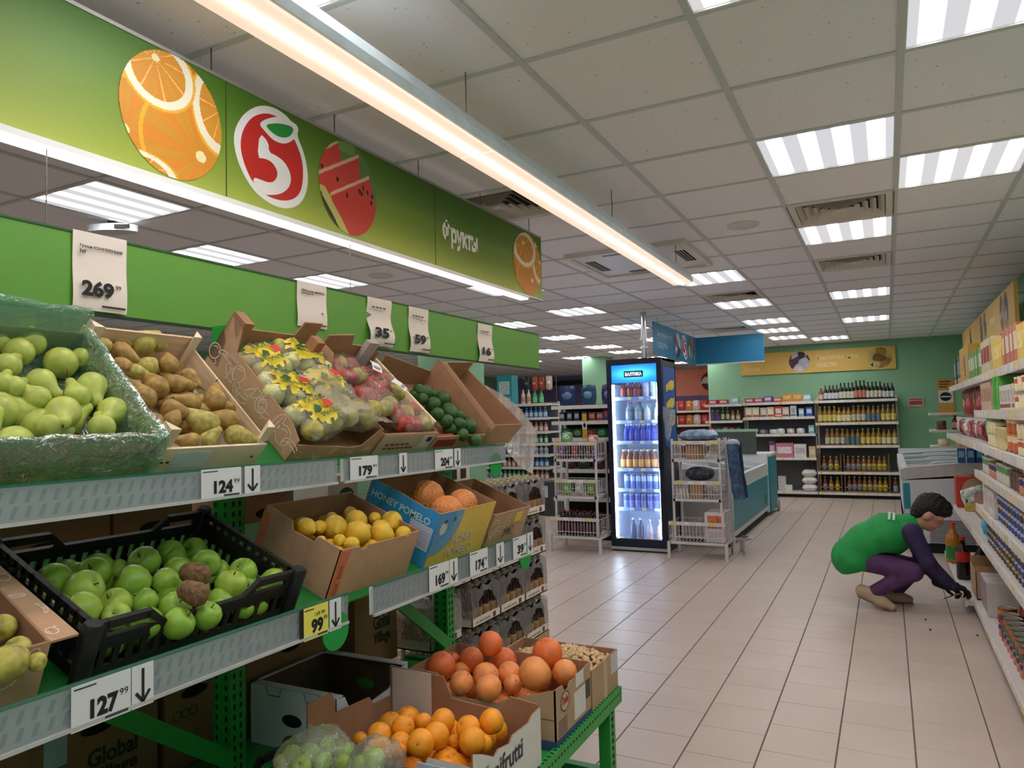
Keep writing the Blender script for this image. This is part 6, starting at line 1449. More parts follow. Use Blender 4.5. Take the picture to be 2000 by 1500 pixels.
for z, a, b, d0 in SH:
    s_ = MB().box(d0+.004, GD-.03, a-GY0+.002, b-GY0-.002, z-.03, z).build('shelf', SHW, g)
    n = max(1, round((b-a)/1.33)); L = (b-a)/n
    for k in range(n):
        MB().box(d0-.008, d0+.004, a-GY0+k*L+.004, a-GY0+(k+1)*L-.004, z-.042, z+.006).build('price_rail', mat((218, 210, 200), .4), s_)
    k = 0; y = a-GY0+.05
    while y < b-GY0-.1:
        if random.random() < .8: MB().box(d0-.0095, d0-.008, y, y+random.choice((.05, .07)), z-.036, z).build('tag', mat(random.choice(((226, 220, 212), (206, 210, 220), (232, 228, 220), (226, 206, 150))), .5, var=.12, scale=80), s_)
        y += .1
def gp(px, py, z): return at(px, py, z=z)
def onrow(z, y0, y1, protos, gap, label, group, cat, d0=.02, depth=1, dstep=.1, stack=1, sh=0): row(y0, y1, GXF+d0, z, protos, gap, label, group, cat, axis='y', depth=depth, dstep=dstep, stack=stack, sh=sh)
# base: tall cans in stacks near the front, then carton, bottles
K1 = can('food_can', .075, .05, (168, 60, 44), band=(40, 44, 110)); K2 = can('food_can', .085, .05, (150, 46, 40), band=(196, 130, 50)); K3 = can('food_can', .08, .05, (206, 130, 90), band=(44, 50, 120)); K4 = can('food_can', .08, .05, (60, 110, 60), band=(206, 90, 70))
SP1 = [K1, K2, K3, K4]
for k in range(2): onrow(.11+k*.083, 3.55, 5.35, [K1, K3] if k == 0 else [K2, K1, K4], .108, 'red and blue food can on the bottom shelf', 'food cans on the bottom shelf', 'can', d0=.09, depth=3, dstep=.108)
onrow(.11+.166, 4.3, 5.35, [K3, K1], .108, 'red and blue food can on the bottom shelf', 'food cans on the bottom shelf', 'can', d0=.2, depth=2, dstep=.108)
p = gp(1925, 1165, .11)
t = thing('striped_carton', 'pale carton with fine upright stripes on the bottom shelf', 'box', T(GXF+.03, 5.72, .113)); MB().box(0, .22, 0, .36, 0, .22).build('body', mat((206, 198, 194), .6), t)
for i in range(17): MB().box(-.001, 0, .012+i*.0205, .021+i*.0205, .02, .212).build('stripe', mat((160, 150, 150), .6), t)
t = thing('open_carton', 'torn open brown carton behind the cola bottle on the bottom shelf', 'box', T(GXF+.02, 6.28, .098))
for b in ((0, .3, 0, .005, 0, .24), (0, .3, .4, .405, 0, .25), (0, .005, 0, .405, 0, .2), (.295, .3, 0, .405, 0, .26), (0, .3, 0, .405, 0, .006)): MB().box(*b).build('wall', KR, t)
for i in range(8): pouches(6.3+i*.045, 6.35+i*.045, GXF+.06+.03*(i % 3), .105, [(206, 204, 206)], .1, .16, 'white packet standing in the torn brown carton', 'packets in the torn carton', axis='y', n=1)
COLA = bottle('cola_bottle', .34, .052, (30, 16, 14), (190, 30, 30), (190, 40, 38), n=14, lab=(.42, .66)); COLA.put(T(GXF+.0, 7.02, .0965), 'large dark cola bottle with a red label on the bottom shelf', None, 'bottle')
COLA.put(T(GXF+.12, 6.9, .0965), 'dark cola bottle half hidden behind the larger one', None, 'bottle')
JUI = bottle('juice_bottle', .36, .06, (170, 110, 40), (206, 60, 50), (50, 130, 60), n=14, lab=(.1, .42)); JUI.put(T(GXF-.02, 7.75, .0965), 'amber drink bottle with a green label and red cap', None, 'bottle')
# shelf .635
K5 = can('fish_can', .045, .045, (64, 70, 130), band=(170, 180, 220)); K6 = can('fish_can', .045, .045, (90, 70, 60), band=(206, 180, 140)); K7 = can('fish_can', .045, .045, (60, 60, 50), band=(190, 150, 90))
for k in range(4): onrow(.637+k*.046, 3.3, 5.5, [K6, K7, K5], .1, 'flat stacked fish can on the low middle shelf', 'fish cans on the low middle shelf', 'can', d0=.07, depth=2, dstep=.1)
t = thing('blue_pack', 'shiny turquoise soft pack on the low middle shelf', 'packet', T(GXF+.04, 5.72, .64)); vs, fs, mi = pillow(.2, .14, .05, 351, 12, 10); a = MB(); a.v = vs; a.f = fs; a.mi = [0]*len(fs); a.build('pack', mat((70, 180, 206), .2, var=.15, scale=14), t, True, M=T(.08, .02, .06) @ RX(.9))
t = thing('flat_carton', 'flattened brown carton standing on the low middle shelf', 'box', T(GXF+.1, 6.1, .637)); MB().box(0, .3, 0, .9, 0, .15).build('body', KRD, t)
t = thing('shopping_bag', 'crumpled pale bag with yellow and teal packs on the low middle shelf end', 'bag', T(GXF+.02, 7.1, .637)); vs, fs, mi = pillow(.3, .26, .09, 352, 12, 10); a = MB(); a.v = vs; a.f = fs; a.mi = [0]*len(fs); a.build('bag', mat((196, 206, 190), .35, var=.35, scale=16), t, True, M=T(.12, .12, .1) @ RY(-.3) @ RX(1.3) @ S(.75))
MB().box(.02, .2, .0, .05, .0, .06).build('yellow_pack', mat((206, 180, 80), .5, var=.2), t); MB().box(.03, .16, .06, .14, .0, .09).build('teal_pack', mat((60, 130, 120), .4, var=.3, scale=14), t)
t = thing('display_carton', 'red and brown display carton at the far end of the low middle shelf', 'box', T(GXF+.0, 7.34, .637)); MB().box(0, .26, 0, .2, 0, .26).build('body', mat((190, 60, 50), .55), t); MB().prism(ell(.13, .13, .09, .12, n=18)[:-1], 0, .002, FY(0, 0, 0)).build('brown_panel', KR, t)
# shelf .85
t = thing('display_carton', 'white carton with a red square on the middle shelf end', 'box', T(GXF+.03, 5.42, .852)); MB().box(0, .3, 0, .2, 0, .17).build('body', mat((214, 204, 202), .6), t); MB().box(.03, .17, -.001, 0, .03, .15).build('red_square', mat((176, 40, 44), .5), t); text(t, 'М', FY(.06, -.002, .06), w=.08, h=.07, col=(226, 206, 206))
for k in range(3): onrow(.852+k*.048, 3.3, 5.3, [K5, K5, K6], .095, 'small blue preserve can on the middle shelf', 'blue cans on the middle shelf', 'can', d0=.07, depth=2, dstep=.1)
PK1 = pack('white_pack', .06, .1, .15, (222, 216, 208), (206, 190, 190)); onrow(.852, 4.9, 5.4, [PK1], .07, 'slim white pack on the middle shelf', 'slim white packs on the middle shelf', 'pack', d0=.01)
# shelf 1.075
TB1 = can('white_tub', .1, .05, (220, 214, 200), (226, 222, 216), (110, 160, 90)); TB2 = can('pink_tub', .08, .05, (214, 150, 120), (206, 200, 190), (70, 50, 120)); TB3 = can('brown_jar', .09, .045, (110, 80, 60), (206, 190, 160))
onrow(1.077, 3.3, 5.5, (TB1, TB2, TB3, TB1, TB2, TB1), .11, 'small white or pink tub on the shelf under the cream jars', 'tubs under the cream jars', 'tub', d0=.07, depth=2, dstep=.11)
onrow(1.178, 3.3, 4.6, [TB1, TB3], .13, 'tub stacked second high under the cream jars', 'tubs stacked second high', 'tub', d0=.07)
# shelf 1.255: cream jars in columns, green bag, red nets
CJ = can('cream_jar', .07, .05, (222, 206, 156), (206, 196, 160), (236, 224, 190)); CJ2 = can('cream_jar', .07, .05, (226, 210, 170), (200, 190, 160), (200, 90, 60))
BJ = can('black_lid_jar', .12, .045, (226, 206, 150), (34, 30, 30), (206, 186, 120)); RC = can('orange_pot', .09, .048, (206, 110, 60), (214, 206, 190), (236, 214, 170)); WC = pack('white_box', .1, .1, .13, (222, 216, 206), (190, 180, 160), (150, 60, 50))
for k in range(2): onrow(1.257+k*.072, 3.3, 4.05, [CJ, CJ2], .108, 'cream coloured noodle pot stacked on the eye level shelf', 'cream pots on the eye level shelf', 'pot', d0=.07, depth=2, dstep=.11)
for k in range(2): onrow(1.257+k*.092, 4.08, 4.4, [RC], .108, 'orange noodle pot stacked on the eye level shelf', 'orange pots on the eye level shelf', 'pot', d0=.07)
onrow(1.257, 4.42, 4.75, [BJ], .1, 'cream jar with a black lid on the eye level shelf', 'black lidded jars', 'jar', d0=.06, depth=2, dstep=.1)
for k in range(2): onrow(1.257+k*.072, 4.77, 5.15, [CJ], .11, 'cream coloured noodle pot beside the green pack', 'cream pots beside the green pack', 'pot', d0=.07)
pouches(5.2, 5.5, GXF+.05, 1.257, [(90, 190, 70)], .28, .2, 'bright green plastic pack on the eye level shelf', None, axis='y', n=1)
pouches(5.75, 7.9, GXF+.06, 1.257, [(120, 30, 36), (150, 50, 50), (90, 40, 30), (200, 170, 150)], .16, .14, lambda c: colword(c)+' netted pack on the eye level shelf end', 'packs at the eye level shelf end', axis='y')
# shelf 1.46 / 1.40
for k in range(2): onrow(1.462+k*.085, 3.3, 4.2, [CJ2, CJ], .11, 'cream coloured noodle pot on the shelf under the top one', 'cream pots under the top shelf', 'pot', d0=.09, depth=1)
onrow(1.462, 4.22, 4.72, [WC], .12, 'white box on the shelf under the top one', 'white boxes under the top shelf', 'box', d0=.05)
onrow(1.462, 4.75, 5.1, [pack('green_pack', .14, .1, .19, (90, 176, 70), (120, 196, 96))], .16, 'upright green pack under the top shelf', 'green packs under the top shelf', 'pack', d0=.05); onrow(1.462, 5.12, 5.6, [pack('paper_pack', .13, .1, .17, (200, 170, 140), (176, 130, 100))], .15, 'beige paper pack under the top shelf', 'beige packs under the top shelf', 'pack', d0=.05)
pouches(5.8, 8.1, GXF+.14, 1.402, [(150, 30, 44), (170, 50, 60), (150, 90, 40), (120, 24, 34)], .2, .26, lambda c: colword(c)+' cereal bag under the top shelf', 'cereal bags under the top shelf', axis='y')
# top shelf
TP = [pack('grain_pack', .12, .1, .2, (110, 160, 80), (206, 214, 190)), pack('grain_pack', .12, .1, .22, (206, 190, 150), (150, 40, 40)), pack('grain_pack', .13, .1, .18, (226, 190, 80), (236, 214, 130)), pack('grain_pack', .12, .1, .2, (190, 110, 80), (226, 206, 180))]
onrow(1.692, 3.3, 6.6, (TP[1], TP[2], TP[3], TP[2], TP[1], TP[0], TP[0]), .135, 'grain pack standing on the top grocery shelf', 'grain packs on the top shelf', 'pack', d0=.08)
t = thing('display_carton', 'large yellow display carton on the end of the top grocery shelf', 'box', T(GXF+.09, 6.75, 1.692)); MB().box(0, .35, 0, .75, 0, .30).build('body', mat((214, 170, 66), .55, var=.06), t)
emblem(t, FXN(-.001, .45, 0), conv=lambda pl: [(.0+(x-1300)/420*.16, .24-(y-587)/580*.2) for x, y in pl][::-1])
PB1 = pack('dark_pack', .12, .1, .27, (40, 70, 60), (120, 150, 140), (206, 150, 110)); onrow(1.692, 7.55, 8.25, [PB1], .16, 'tall dark packet with a brown foot at the end of the top shelf', 'dark packets at the top shelf end', 'pack', d0=.1)
# end shelves beyond the gondola
t = thing('end_shelves', 'small end shelves with jars beyond the grocery shelving', 'shelving', T(.38, 8.4, 0))
for z in (1.12, 1.28, 1.45): s_ = MB().box(0, .75, 0, .26, z-.025, z).build('shelf', SHW, t)
row(.42, 1.0, 8.44, 1.12, [CJ, TB3], .12, 'small jar on the end shelves over the white freezer', 'jars on the end shelves', 'jar'); row(.42, 1.0, 8.44, 1.28, [bottle('sauce_bottle', .14, .03, (90, 30, 24), (40, 30, 30), (206, 180, 150)), TB3], .1, 'small sauce jar on the upper end shelf', 'sauces on the end shelves', 'jar')
for x in (.70,): MB().box(x, x+.03, .22, .26, .94, 1.75).build('upright', SHW, t)
# blue tins and dark spray standing on the freezer edge
row(.62, .86, 8.78, .932, [pack('blue_box', .07, .07, .15, (40, 100, 170), (150, 200, 230))], .08, 'upright blue box on the white freezer edge', 'blue boxes on the freezer', 'box', depth=1)
BLB = can('black_can', .17, .035, (30, 34, 40), (60, 60, 64)); BLB.put(T(.92, 8.84, .935), 'tall black can on the white freezer edge', None, 'can')
# yellow sign above the right shelving
t = thing('wall_sign', 'long yellow sign with dark pictures over the right shelving', 'sign', T(.98, 7.25, 2.17)); L = 4.6
MB().box(0, .03, 0, L, 0, .36).build('board', mat((222, 180, 92), .55, var=.05, scale=1.5), t)
for i, y in enumerate((.35, .62, 1.9, 2.25, 3.4)): print_panel('round_picture', .24, .32, 24, 24, blob([(120, 90, 70), (70, 50, 44), (190, 160, 130), (60, 40, 40)], 20+i), t, FXN(-.001, y+.24, .02))
bar(t, FXN(-.001, 1.6, .15), .4, .06, (240, 222, 176), 5)
for y in (.4, 2.3, 4.2): MB().box(.03, .22, y, y+.02, .3, .32).build('wall_bracket', ALU, t)

for (px, py) in ((1808, 1211), (1817, 1231), (1909, 1242)):
    p = at(px, py, z=0); t = thing('crumb', 'small dark crumb lying on the floor tiles', 'crumb', T(p.x, p.y, 0) @ RZ(px), 'crumbs on the floor'); MB().lathe([(0, 0), (.012, .002), (.009, .007), (0, .009)], 7, sq=.6).build('crumb', BLK, t, True)
# ---------------------------------------------------------------- the crouching shop worker
def nets(fn, lo, hi, h):
    """surface nets over a distance field"""
    lo = np.array(lo); n = np.ceil((np.array(hi)-lo)/h).astype(int)+1
    ax = [lo[i]+h*np.arange(n[i]) for i in range(3)]
    P = np.stack(np.meshgrid(*ax, indexing='ij'), -1); d = fn(P.reshape(-1, 3)).reshape(n)
    ins = d < 0; c = [ins[i:n[0]-1+i, j:n[1]-1+j, k:n[2]-1+k] for i in (0, 1) for j in (0, 1) for k in (0, 1)]
    s_ = sum(x.astype(int) for x in c); act = (s_ > 0) & (s_ < 8)
    idx = -np.ones(act.shape, int); cells = np.argwhere(act); idx[act] = np.arange(len(cells))
    acc = np.zeros((len(cells), 3)); cnt = np.zeros(len(cells)); cor = [(i, j, k) for i in (0, 1) for j in (0, 1) for k in (0, 1)]
    dv = [d[cells[:, 0]+a, cells[:, 1]+b, cells[:, 2]+e] for a, b, e in cor]
    for a in range(8):
        for b in range(a+1, 8):
            if sum(abs(np.array(cor[a])-np.array(cor[b]))) != 1: continue
            m = (dv[a] < 0) != (dv[b] < 0); t = np.where(m, dv[a]/np.where(m, dv[a]-dv[b], 1), 0)
            p = np.array(cor[a])+t[:, None]*(np.array(cor[b])-np.array(cor[a])); acc += p*m[:, None]; cnt += m
    V = lo+h*(cells+acc/cnt[:, None]); F = []
    for axis in range(3):
        o = [x for x in range(3) if x != axis]; sl0 = [slice(None)]*3; sl1 = [slice(None)]*3
        sl0[axis] = slice(0, n[axis]-1); sl1[axis] = slice(1, n[axis]); A, B = ins[tuple(sl0)], ins[tuple(sl1)]
        e = np.argwhere(A != B); e = e[(e[:, o[0]] > 0) & (e[:, o[1]] > 0) & (e[:, o[0]] < n[o[0]]-1) & (e[:, o[1]] < n[o[1]]-1)]
        q = []
        for (u, v) in ((0, 0), (-1, 0), (-1, -1), (0, -1)):
            k = e.copy(); k[:, o[0]] += u; k[:, o[1]] += v; q.append(idx[k[:, 0], k[:, 1], k[:, 2]])
        q = np.stack(q, -1); fl = A[e[:, 0], e[:, 1], e[:, 2]]
        if axis == 1: fl = ~fl
        q[~fl] = q[~fl][:, ::-1]; F.append(q)
    return V, np.concatenate(F)
def cap(a, b, r1, r2, sy=1.0):
    a = np.array(a); b = np.array(b); ab = b-a; L = max(1e-9, ab.dot(ab))
    def f(p):
        t = np.clip((p-a)@ab/L, 0, 1); q = p-a-t[:, None]*ab; q = q*np.array([1, 1/sy, 1]); return np.linalg.norm(q, axis=1)-(r1+(r2-r1)*t)
    return f
def elp(c, r, rot=None):
    c = np.array(c); r = np.array(r); R = np.array(rot.to_3x3()) if rot is not None else np.eye(3)
    def f(p):
        q = (p-c)@R; k = np.linalg.norm(q/r, axis=1); return (k-1)*r.min()*np.clip(k, .35, 1)**0
    return f
def smin(ds, k):
    d = ds[0]
    for e in ds[1:]:
        h = np.clip(.5+.5*(e-d)/k, 0, 1); d = e*(1-h)+d*h-k*h*(1-h)
    return d
def sdf_mesh(name, prims, k, lo, hi, h, mats, parent, groups=None, cut=None, smooth_iter=1):
    def fn(p):
        d = smin([f(p) for f in prims], k)
        return d if cut is None else np.maximum(d, cut(p))
    V, F = nets(fn, lo, hi, h)
    me = bpy.data.meshes.new(name); me.from_pydata(V.tolist(), [], F.tolist()); 
    for m in mats: me.materials.append(m)
    if groups is not None:
        c = V[F].mean(1); ds = np.stack([f(c) for f in prims]); g_ = np.array(groups)[ds.argmin(0)]; me.polygons.foreach_set('material_index', g_.astype(np.int32))
    me.polygons.foreach_set('use_smooth', [True]*len(me.polygons)); me.update(); me.validate()
    return link(name, me, parent)
def A_(px, py, y): p = at(px, py, y=y); return np.array((p.x, p.y, p.z))
SKIN = mat((206, 150, 128), .5, var=.05, sss=.1); SLV = mat((52, 42, 78), .8, var=.12, scale=14, bump=.2, bscale=40); TRO = mat((88, 54, 96), .8, var=.12, scale=14, bump=.25, bscale=30); VEST = mat((24, 144, 66), .7, var=.08, scale=10, bump=.35, bscale=14); HAIR = mat((28, 22, 20), .55, var=.3, scale=60, stretch=(1, 1, 4), bump=.5, bscale=70); GLV = mat((24, 22, 24), .8, var=.1, bump=.3, bscale=200); SHOE = mat((176, 152, 128), .7, var=.08, bump=.15, bscale=60); SOLE = mat((120, 98, 78), .7)
YN, YC, YFAR = 6.15, 6.27, 6.40
person = thing('person', 'person in a green vest and purple clothes crouching at the right shelving', 'person')
hipN, hipF = A_(1676, 1088, YC-.09), A_(1676, 1088, YC+.09); kneeN, kneeF = A_(1783, 1117, YN-.03), A_(1788, 1108, YFAR+.04)
ankN, ankF = A_(1706, 1156, YN), A_(1742, 1163, YFAR+.03)
pel = A_(1668, 1082, YC); mid = A_(1694, 1062, YC); che = A_(1733, 1044, YC); upc = A_(1766, 1036, YC); nek = A_(1789, 1023, YC); 
shN, shF = A_(1781, 1040, YC-.17), A_(1779, 1036, YC+.17); elN, elF = A_(1812, 1098, YC-.19), A_(1806, 1100, YC+.19); wrN = A_(1860, 1144, YC-.10); wrF = A_(1838, 1140, YC+.12)
hd = A_(1815, 1001, YC); R_h = RY(math.radians(38))
def hp(x, y, z): v = R_h.to_3x3() @ Vector((x, y, z)); return hd+np.array(v)
prims = [cap(pel, mid, .135, .125, 1.25), cap(mid, che, .125, .135, 1.25), cap(che, upc, .135, .10, 1.45),
         cap(hipN, kneeN, .098, .068), cap(kneeN, ankN, .064, .046), cap(hipF, kneeF, .098, .068), cap(kneeF, ankF, .064, .046),
         cap(shN, elN, .068, .052), cap(elN, wrN, .05, .036), cap(shF, elF, .068, .052), cap(elF, wrF, .05, .036),
         cap(upc, nek, .07, .052), cap(nek, hd, .05, .055),
         elp(hp(0, 0, .012), (.094, .074, .105), R_h), elp(hp(.035, 0, -.062), (.058, .052, .056), R_h), elp(hp(.098, 0, -.022), (.018, .014, .026), R_h), elp(hp(.082, 0, -.055), (.018, .024, .012), R_h), elp(hp(.07, 0, -.095), (.022, .024, .02), R_h),
         elp(hp(-.002, -.077, -.02), (.022, .012, .034), R_h), elp(hp(-.002, .077, -.02), (.022, .012, .034), R_h), elp(hp(.082, -.034, .012), (.014, .02, .012), R_h), elp(hp(.082, .034, .012), (.014, .02, .012), R_h)]
grp = [1, 1, 1, 2, 2, 2, 2, 1, 1, 1, 1, 0, 0, 0, 0, 0, 0, 0, 0, 0, 0, 0]
allp = np.stack([pel, kneeN, kneeF, wrN, wrF, hd, ankN, ankF, hipN, hipF, shN, shF])
sdf_mesh('body', prims, .022, allp.min(0)-.2, allp.max(0)+.2, .0085, [SKIN, SLV, TRO], person, grp)
# face details
for s_ in (-1, 1):
    MB().lathe([(0, -.5), (.5, -.35), (.7, 0), (.5, .35), (0, .5)], 10, Matrix.Translation(Vector(hp(.084, s_*.032, .0))) @ R_h @ RY(math.pi/2) @ S(.012)).build('eye', mat((40, 30, 28), .2), person, True)
    MB().tube([Vector(hp(.088, s_*.018, .018)), Vector(hp(.088, s_*.034, .024)), Vector(hp(.08, s_*.048, .018))], .004, 5).build('eyebrow', HAIR, person, True)
MB().tube([Vector(hp(.089, -.02, -.062)), Vector(hp(.097, 0, -.060)), Vector(hp(.089, .02, -.062))], .0045, 5).build('mouth', mat((150, 80, 76), .5), person, True)
# hair: full crown with a fringe
hprims = [elp(hp(-.018, 0, .05), (.108, .094, .088), R_h), elp(hp(-.05, 0, .0), (.072, .084, .085), R_h), elp(hp(.075, 0, .07), (.045, .06, .035), R_h), elp(hp(.03, 0, .105), (.07, .07, .04), R_h), elp(hp(-.06, 0, -.055), (.04, .06, .045), R_h), elp(hp(-.02, 0, .12), (.045, .05, .03), R_h)]
hw = wr(77)
hprims = [(lambda f: (lambda p: f(p)+.004*np.sin(p[:, 0]*150+p[:, 2]*60)*np.sin(p[:, 1]*120+p[:, 2]*90)))(f) for f in hprims]
sdf_mesh('hair', hprims, .02, hd-.19, hd+.2, .0065, [HAIR], person)
# vest: torso shell open at the arms, longer over the hips
v1 = [cap(pel+np.array((-.01, 0, -.02)), mid, .152, .148, 1.28), cap(mid, che, .148, .155, 1.28), cap(che, upc, .155, .118, 1.5), cap(upc, nek+np.array((-.012, 0, -.004)), .10, .068, 1.2), elp(pel+np.array((.02, 0, -.045)), (.16, .2, .12))]
armN, armF = cap(shN+np.array((.02, -.03, -.02)), elN, .076, .06), cap(shF+np.array((.02, .03, -.02)), elF, .076, .06)
d1 = np.array((kneeN-hipN)); d1 = d1/np.linalg.norm(d1)
dax = (nek-che)/np.linalg.norm(nek-che)
def vcut(p):
    hem = -(p-pel)@np.array((-.35, 0, .94))-.11                  # cut below the hips
    legs = np.minimum(cap(hipN+d1*.2+np.array((0, -.02, 0)), kneeN, .105, .09)(p), cap(hipF+d1*.2+np.array((0, .02, 0)), kneeF, .105, .09)(p))
    neck = (p-nek)@dax-.02
    return np.maximum.reduce([hem, -armN(p), -armF(p), -legs, neck])
sdf_mesh('vest', v1, .04, allp.min(0)-.22, allp.max(0)+.22, .0085, [VEST], person, cut=vcut)
# white lettering on the back of the vest
vest = person.children[-1]
vv = np.array([v.co[:] for v in vest.data.vertices]); vn = np.array([v.normal[:] for v in vest.data.vertices])
pq = [to_px(v) for v in vv]; best = sorted(range(len(vv)), key=lambda i: math.hypot(pq[i][0]-1742, pq[i][1]-1010)+(pq[i][2]-5.5)*8+(0 if vn[i][2] > .2 else 50))[0]
nr = Vector(vn[best]); tx = Vector((0, -1, 0)); tx = (tx-nr*tx.dot(nr)).normalized(); ty = nr.cross(tx)
for i_ in range(2): bar(person, frame(Vector(vv[best])+nr*.006-ty*(.03*i_)-tx*.065, tx, ty), .13, .016, (226, 232, 226), 6, 'vest_lettering')
# shoes
def shoe(toe, heel, lift):
    toe, heel = np.array(toe), np.array(heel); ax = (toe-heel)/np.linalg.norm(toe-heel); ball = heel+ax*np.linalg.norm(toe-heel)*.68; up = np.array((0, 0, 1.))
    pr = [cap(heel+up*.042, ball+up*.036, .038, .042, 1.05), cap(ball+up*.036, toe+up*.03, .042, .03, 1.15), cap(heel+up*.065, heel+ax*.07+up*.075, .034, .036)]
    lo = np.minimum(toe, heel)-.08; hi = np.maximum(toe, heel)+.14
    s_ = sdf_mesh('shoe', pr, .03, lo, hi, .007, [SHOE], person)
    so = [cap(heel+up*.008, ball+up*.006, .032, .04, 1.05), cap(ball+up*.006, toe+up*.008, .04, .03, 1.15)]
    n_ = np.cross(ax, np.array((0, 1., 0))); n_ = n_/np.linalg.norm(n_); n_ = n_ if n_[2] > 0 else -n_
    def c_(p): q = (p-heel)@n_; return np.maximum(q-.014, -q-.002)
    sdf_mesh('sole', so, .01, lo-.02, hi, .006, [SOLE], s_, cut=c_)
shoe((at(1742, 1192, z=.02).x, YN-.02, .0), (A_(1683, 1163, YN)[0], YN, .075), 1)
shoe((at(1776, 1178, z=.02).x, YFAR+.03, .0), (A_(1722, 1172, YFAR)[0]-.03, YFAR, .02), 0)
# gloved hand: palm and five fingers closing on a strip of tags
def hand(wr_, d, upv, sgn, name):
    wr_ = np.array(wr_); d = np.array(d)/np.linalg.norm(d); s_ = np.cross(d, upv); s_ = s_/np.linalg.norm(s_)*sgn; u = np.cross(s_, d); u = u/np.linalg.norm(u)*(1 if np.dot(u, upv) > 0 else -1)
    P = lambda a, b, c: wr_+d*a+s_*b+u*c
    pr = [cap(P(-.03, 0, 0), P(.02, 0, 0), .034, .034), cap(P(.02, -.022, 0), P(.075, -.028, .002), .020, .017), cap(P(.02, 0, .004), P(.08, 0, .004), .021, .017), cap(P(.02, .022, 0), P(.072, .026, .0), .019, .016)]
    for b, L1, L2 in ((-.031, .034, .026), (-.011, .040, .03), (.011, .038, .028), (.03, .03, .022)):
        a0 = .08-abs(b)*.2; pr += [cap(P(a0, b, .002), P(a0+L1, b*1.05, -.012), .0105, .0098), cap(P(a0+L1, b*1.05, -.012), P(a0+L1+L2*.55, b, -.036), .0098, .009), cap(P(a0+L1+L2*.55, b, -.036), P(a0+L1+L2*.3, b, -.054), .009, .0085)]
    pr += [cap(P(.025, -.03, -.01), P(.06, -.046, -.026), .0125, .011), cap(P(.06, -.046, -.026), P(.092, -.034, -.042), .011, .0095)]
    return sdf_mesh(name, pr, .006, wr_-.14, wr_+.18, .0042, [GLV], person), P
hN, PN = hand(wrN, A_(1888, 1152, YC-.06)-wrN, (0, 0, 1.), 1, 'gloved_hand'); hand(wrF, np.array((.9, -.1, -.3)), (0, 0, 1.), -1, 'gloved_hand')
t = thing('tag_strip', 'yellow and black strip of price tags held in the gloved hand', 'tag strip', Matrix.Translation(Vector(PN(.07, -.03, -.045))))
MB().box(-.13, .02, -.012, .012, -.004, .0).build('strip', mat((206, 190, 70), .5), t, M=RY(-.45)); MB().box(-.1, -.01, -.0125, .0125, .0, .001).build('dark_band', BLK, t, M=RY(-.45))
# ---------------------------------------------------------------- household aisle at the far left
bay('household shelf bay with detergents across the left aisle', -6.6, -4.95, 11.0, 11.5, [.292, .496, .70, .905, 1.092, 1.289, 1.52, 1.751], 1.78, back=mat((120, 124, 130), .6), rail_tags=False)
HB = [bottle('detergent_bottle', .17, .034, (40, 120, 190), (226, 226, 230), (190, 210, 230)), bottle('detergent_bottle', .16, .034, (206, 206, 214), (60, 120, 190), (150, 170, 200)), bottle('detergent_bottle', .17, .03, (60, 160, 90), (226, 226, 226), (200, 226, 206)), bottle('detergent_bottle', .15, .034, (190, 120, 110), (226, 210, 200), (226, 206, 196))]
tiers = ['floor', 'lowest', 'second', 'third', 'fourth', 'fifth', 'sixth']
for i, z in enumerate([.292, .496, .70, .905, 1.092, 1.289, 1.52]):
    row(-6.3, -5.0, 11.05, z, (HB[i % 4], HB[(i+1) % 4], HB[(i+2) % 4]), .085, 'household bottle on the %s detergent shelf' % tiers[i], 'household bottles on the %s shelf' % tiers[i], 'bottle')
DP = pack('diaper_pack', .3, .2, .5, (50, 160, 170), (206, 226, 226), (226, 200, 190)); row(-6.1, -5.5, 11.05, 1.752, [DP], .31, 'tall teal diaper pack on top of the detergent shelves', 'teal diaper packs', 'pack')
GRB = bottle('green_bottle', .22, .04, (40, 170, 80), (30, 140, 60), (120, 206, 140)); row(-5.3, -5.05, 11.06, 1.752, [GRB], .085, 'green bottle on top of the detergent shelves', 'green bottles on top', 'bottle')
WHB = bottle('white_bottle', .24, .035, (226, 206, 196), (226, 222, 220), (206, 150, 120)); row(-5.5, -5.3, 11.06, 1.752, [WHB], .075, 'white bottle on top of the detergent shelves', 'white bottles on top', 'bottle')
t = thing('hook_rail', 'hanging rail of pouches above the detergent shelves', 'rail', T(-5.6, 11.2, 2.22)); MB().tube([(0, 0, 0), (.75, 0, 0)], .008, 6).build('rail', WIRE, t); MB().tube([(.1, 0, 0), (.1, 0, -.45)], .008, 6).build('support', WIRE, t); MB().tube([(.7, 0, 0), (.7, 0, -.45)], .008, 6).build('support', WIRE, t)
pouches(-5.5, -4.95, 11.14, 1.98, [(40, 60, 60), (190, 90, 70), (150, 70, 50), (206, 180, 170)], .12, .24, lambda c: colword(c)+' pouch hanging above the detergent shelves', 'pouches hanging over the detergents')
bay('black backed pet food shelf bay behind the wire baskets', -3.77, -2.83, 8.44, 8.9, [.1, .5, .85, 1.239, 1.446, 1.64], 1.66, back=BLK, rail_tags=False)
pouches(-3.72, -2.88, 8.5, 1.64, [(30, 50, 90), (36, 70, 96), (60, 50, 100)], .22, .26, lambda c: colword(c)+' pet food bag on top of the black backed bay', 'pet food bags on top')
CT = [pack('pet_food_box', .07, .07, .12, (30, 70, 100), (214, 206, 190)), pack('pet_food_box', .09, .07, .11, (150, 70, 60), (214, 180, 160)), pack('pet_food_box', .1, .07, .14, (70, 60, 130), (190, 100, 110))]
row(-3.7, -2.9, 8.5, 1.446, (CT[0], CT[0], CT[1], CT[2]), .09, 'small pet food box on the black backed bay', 'pet food boxes', 'box')
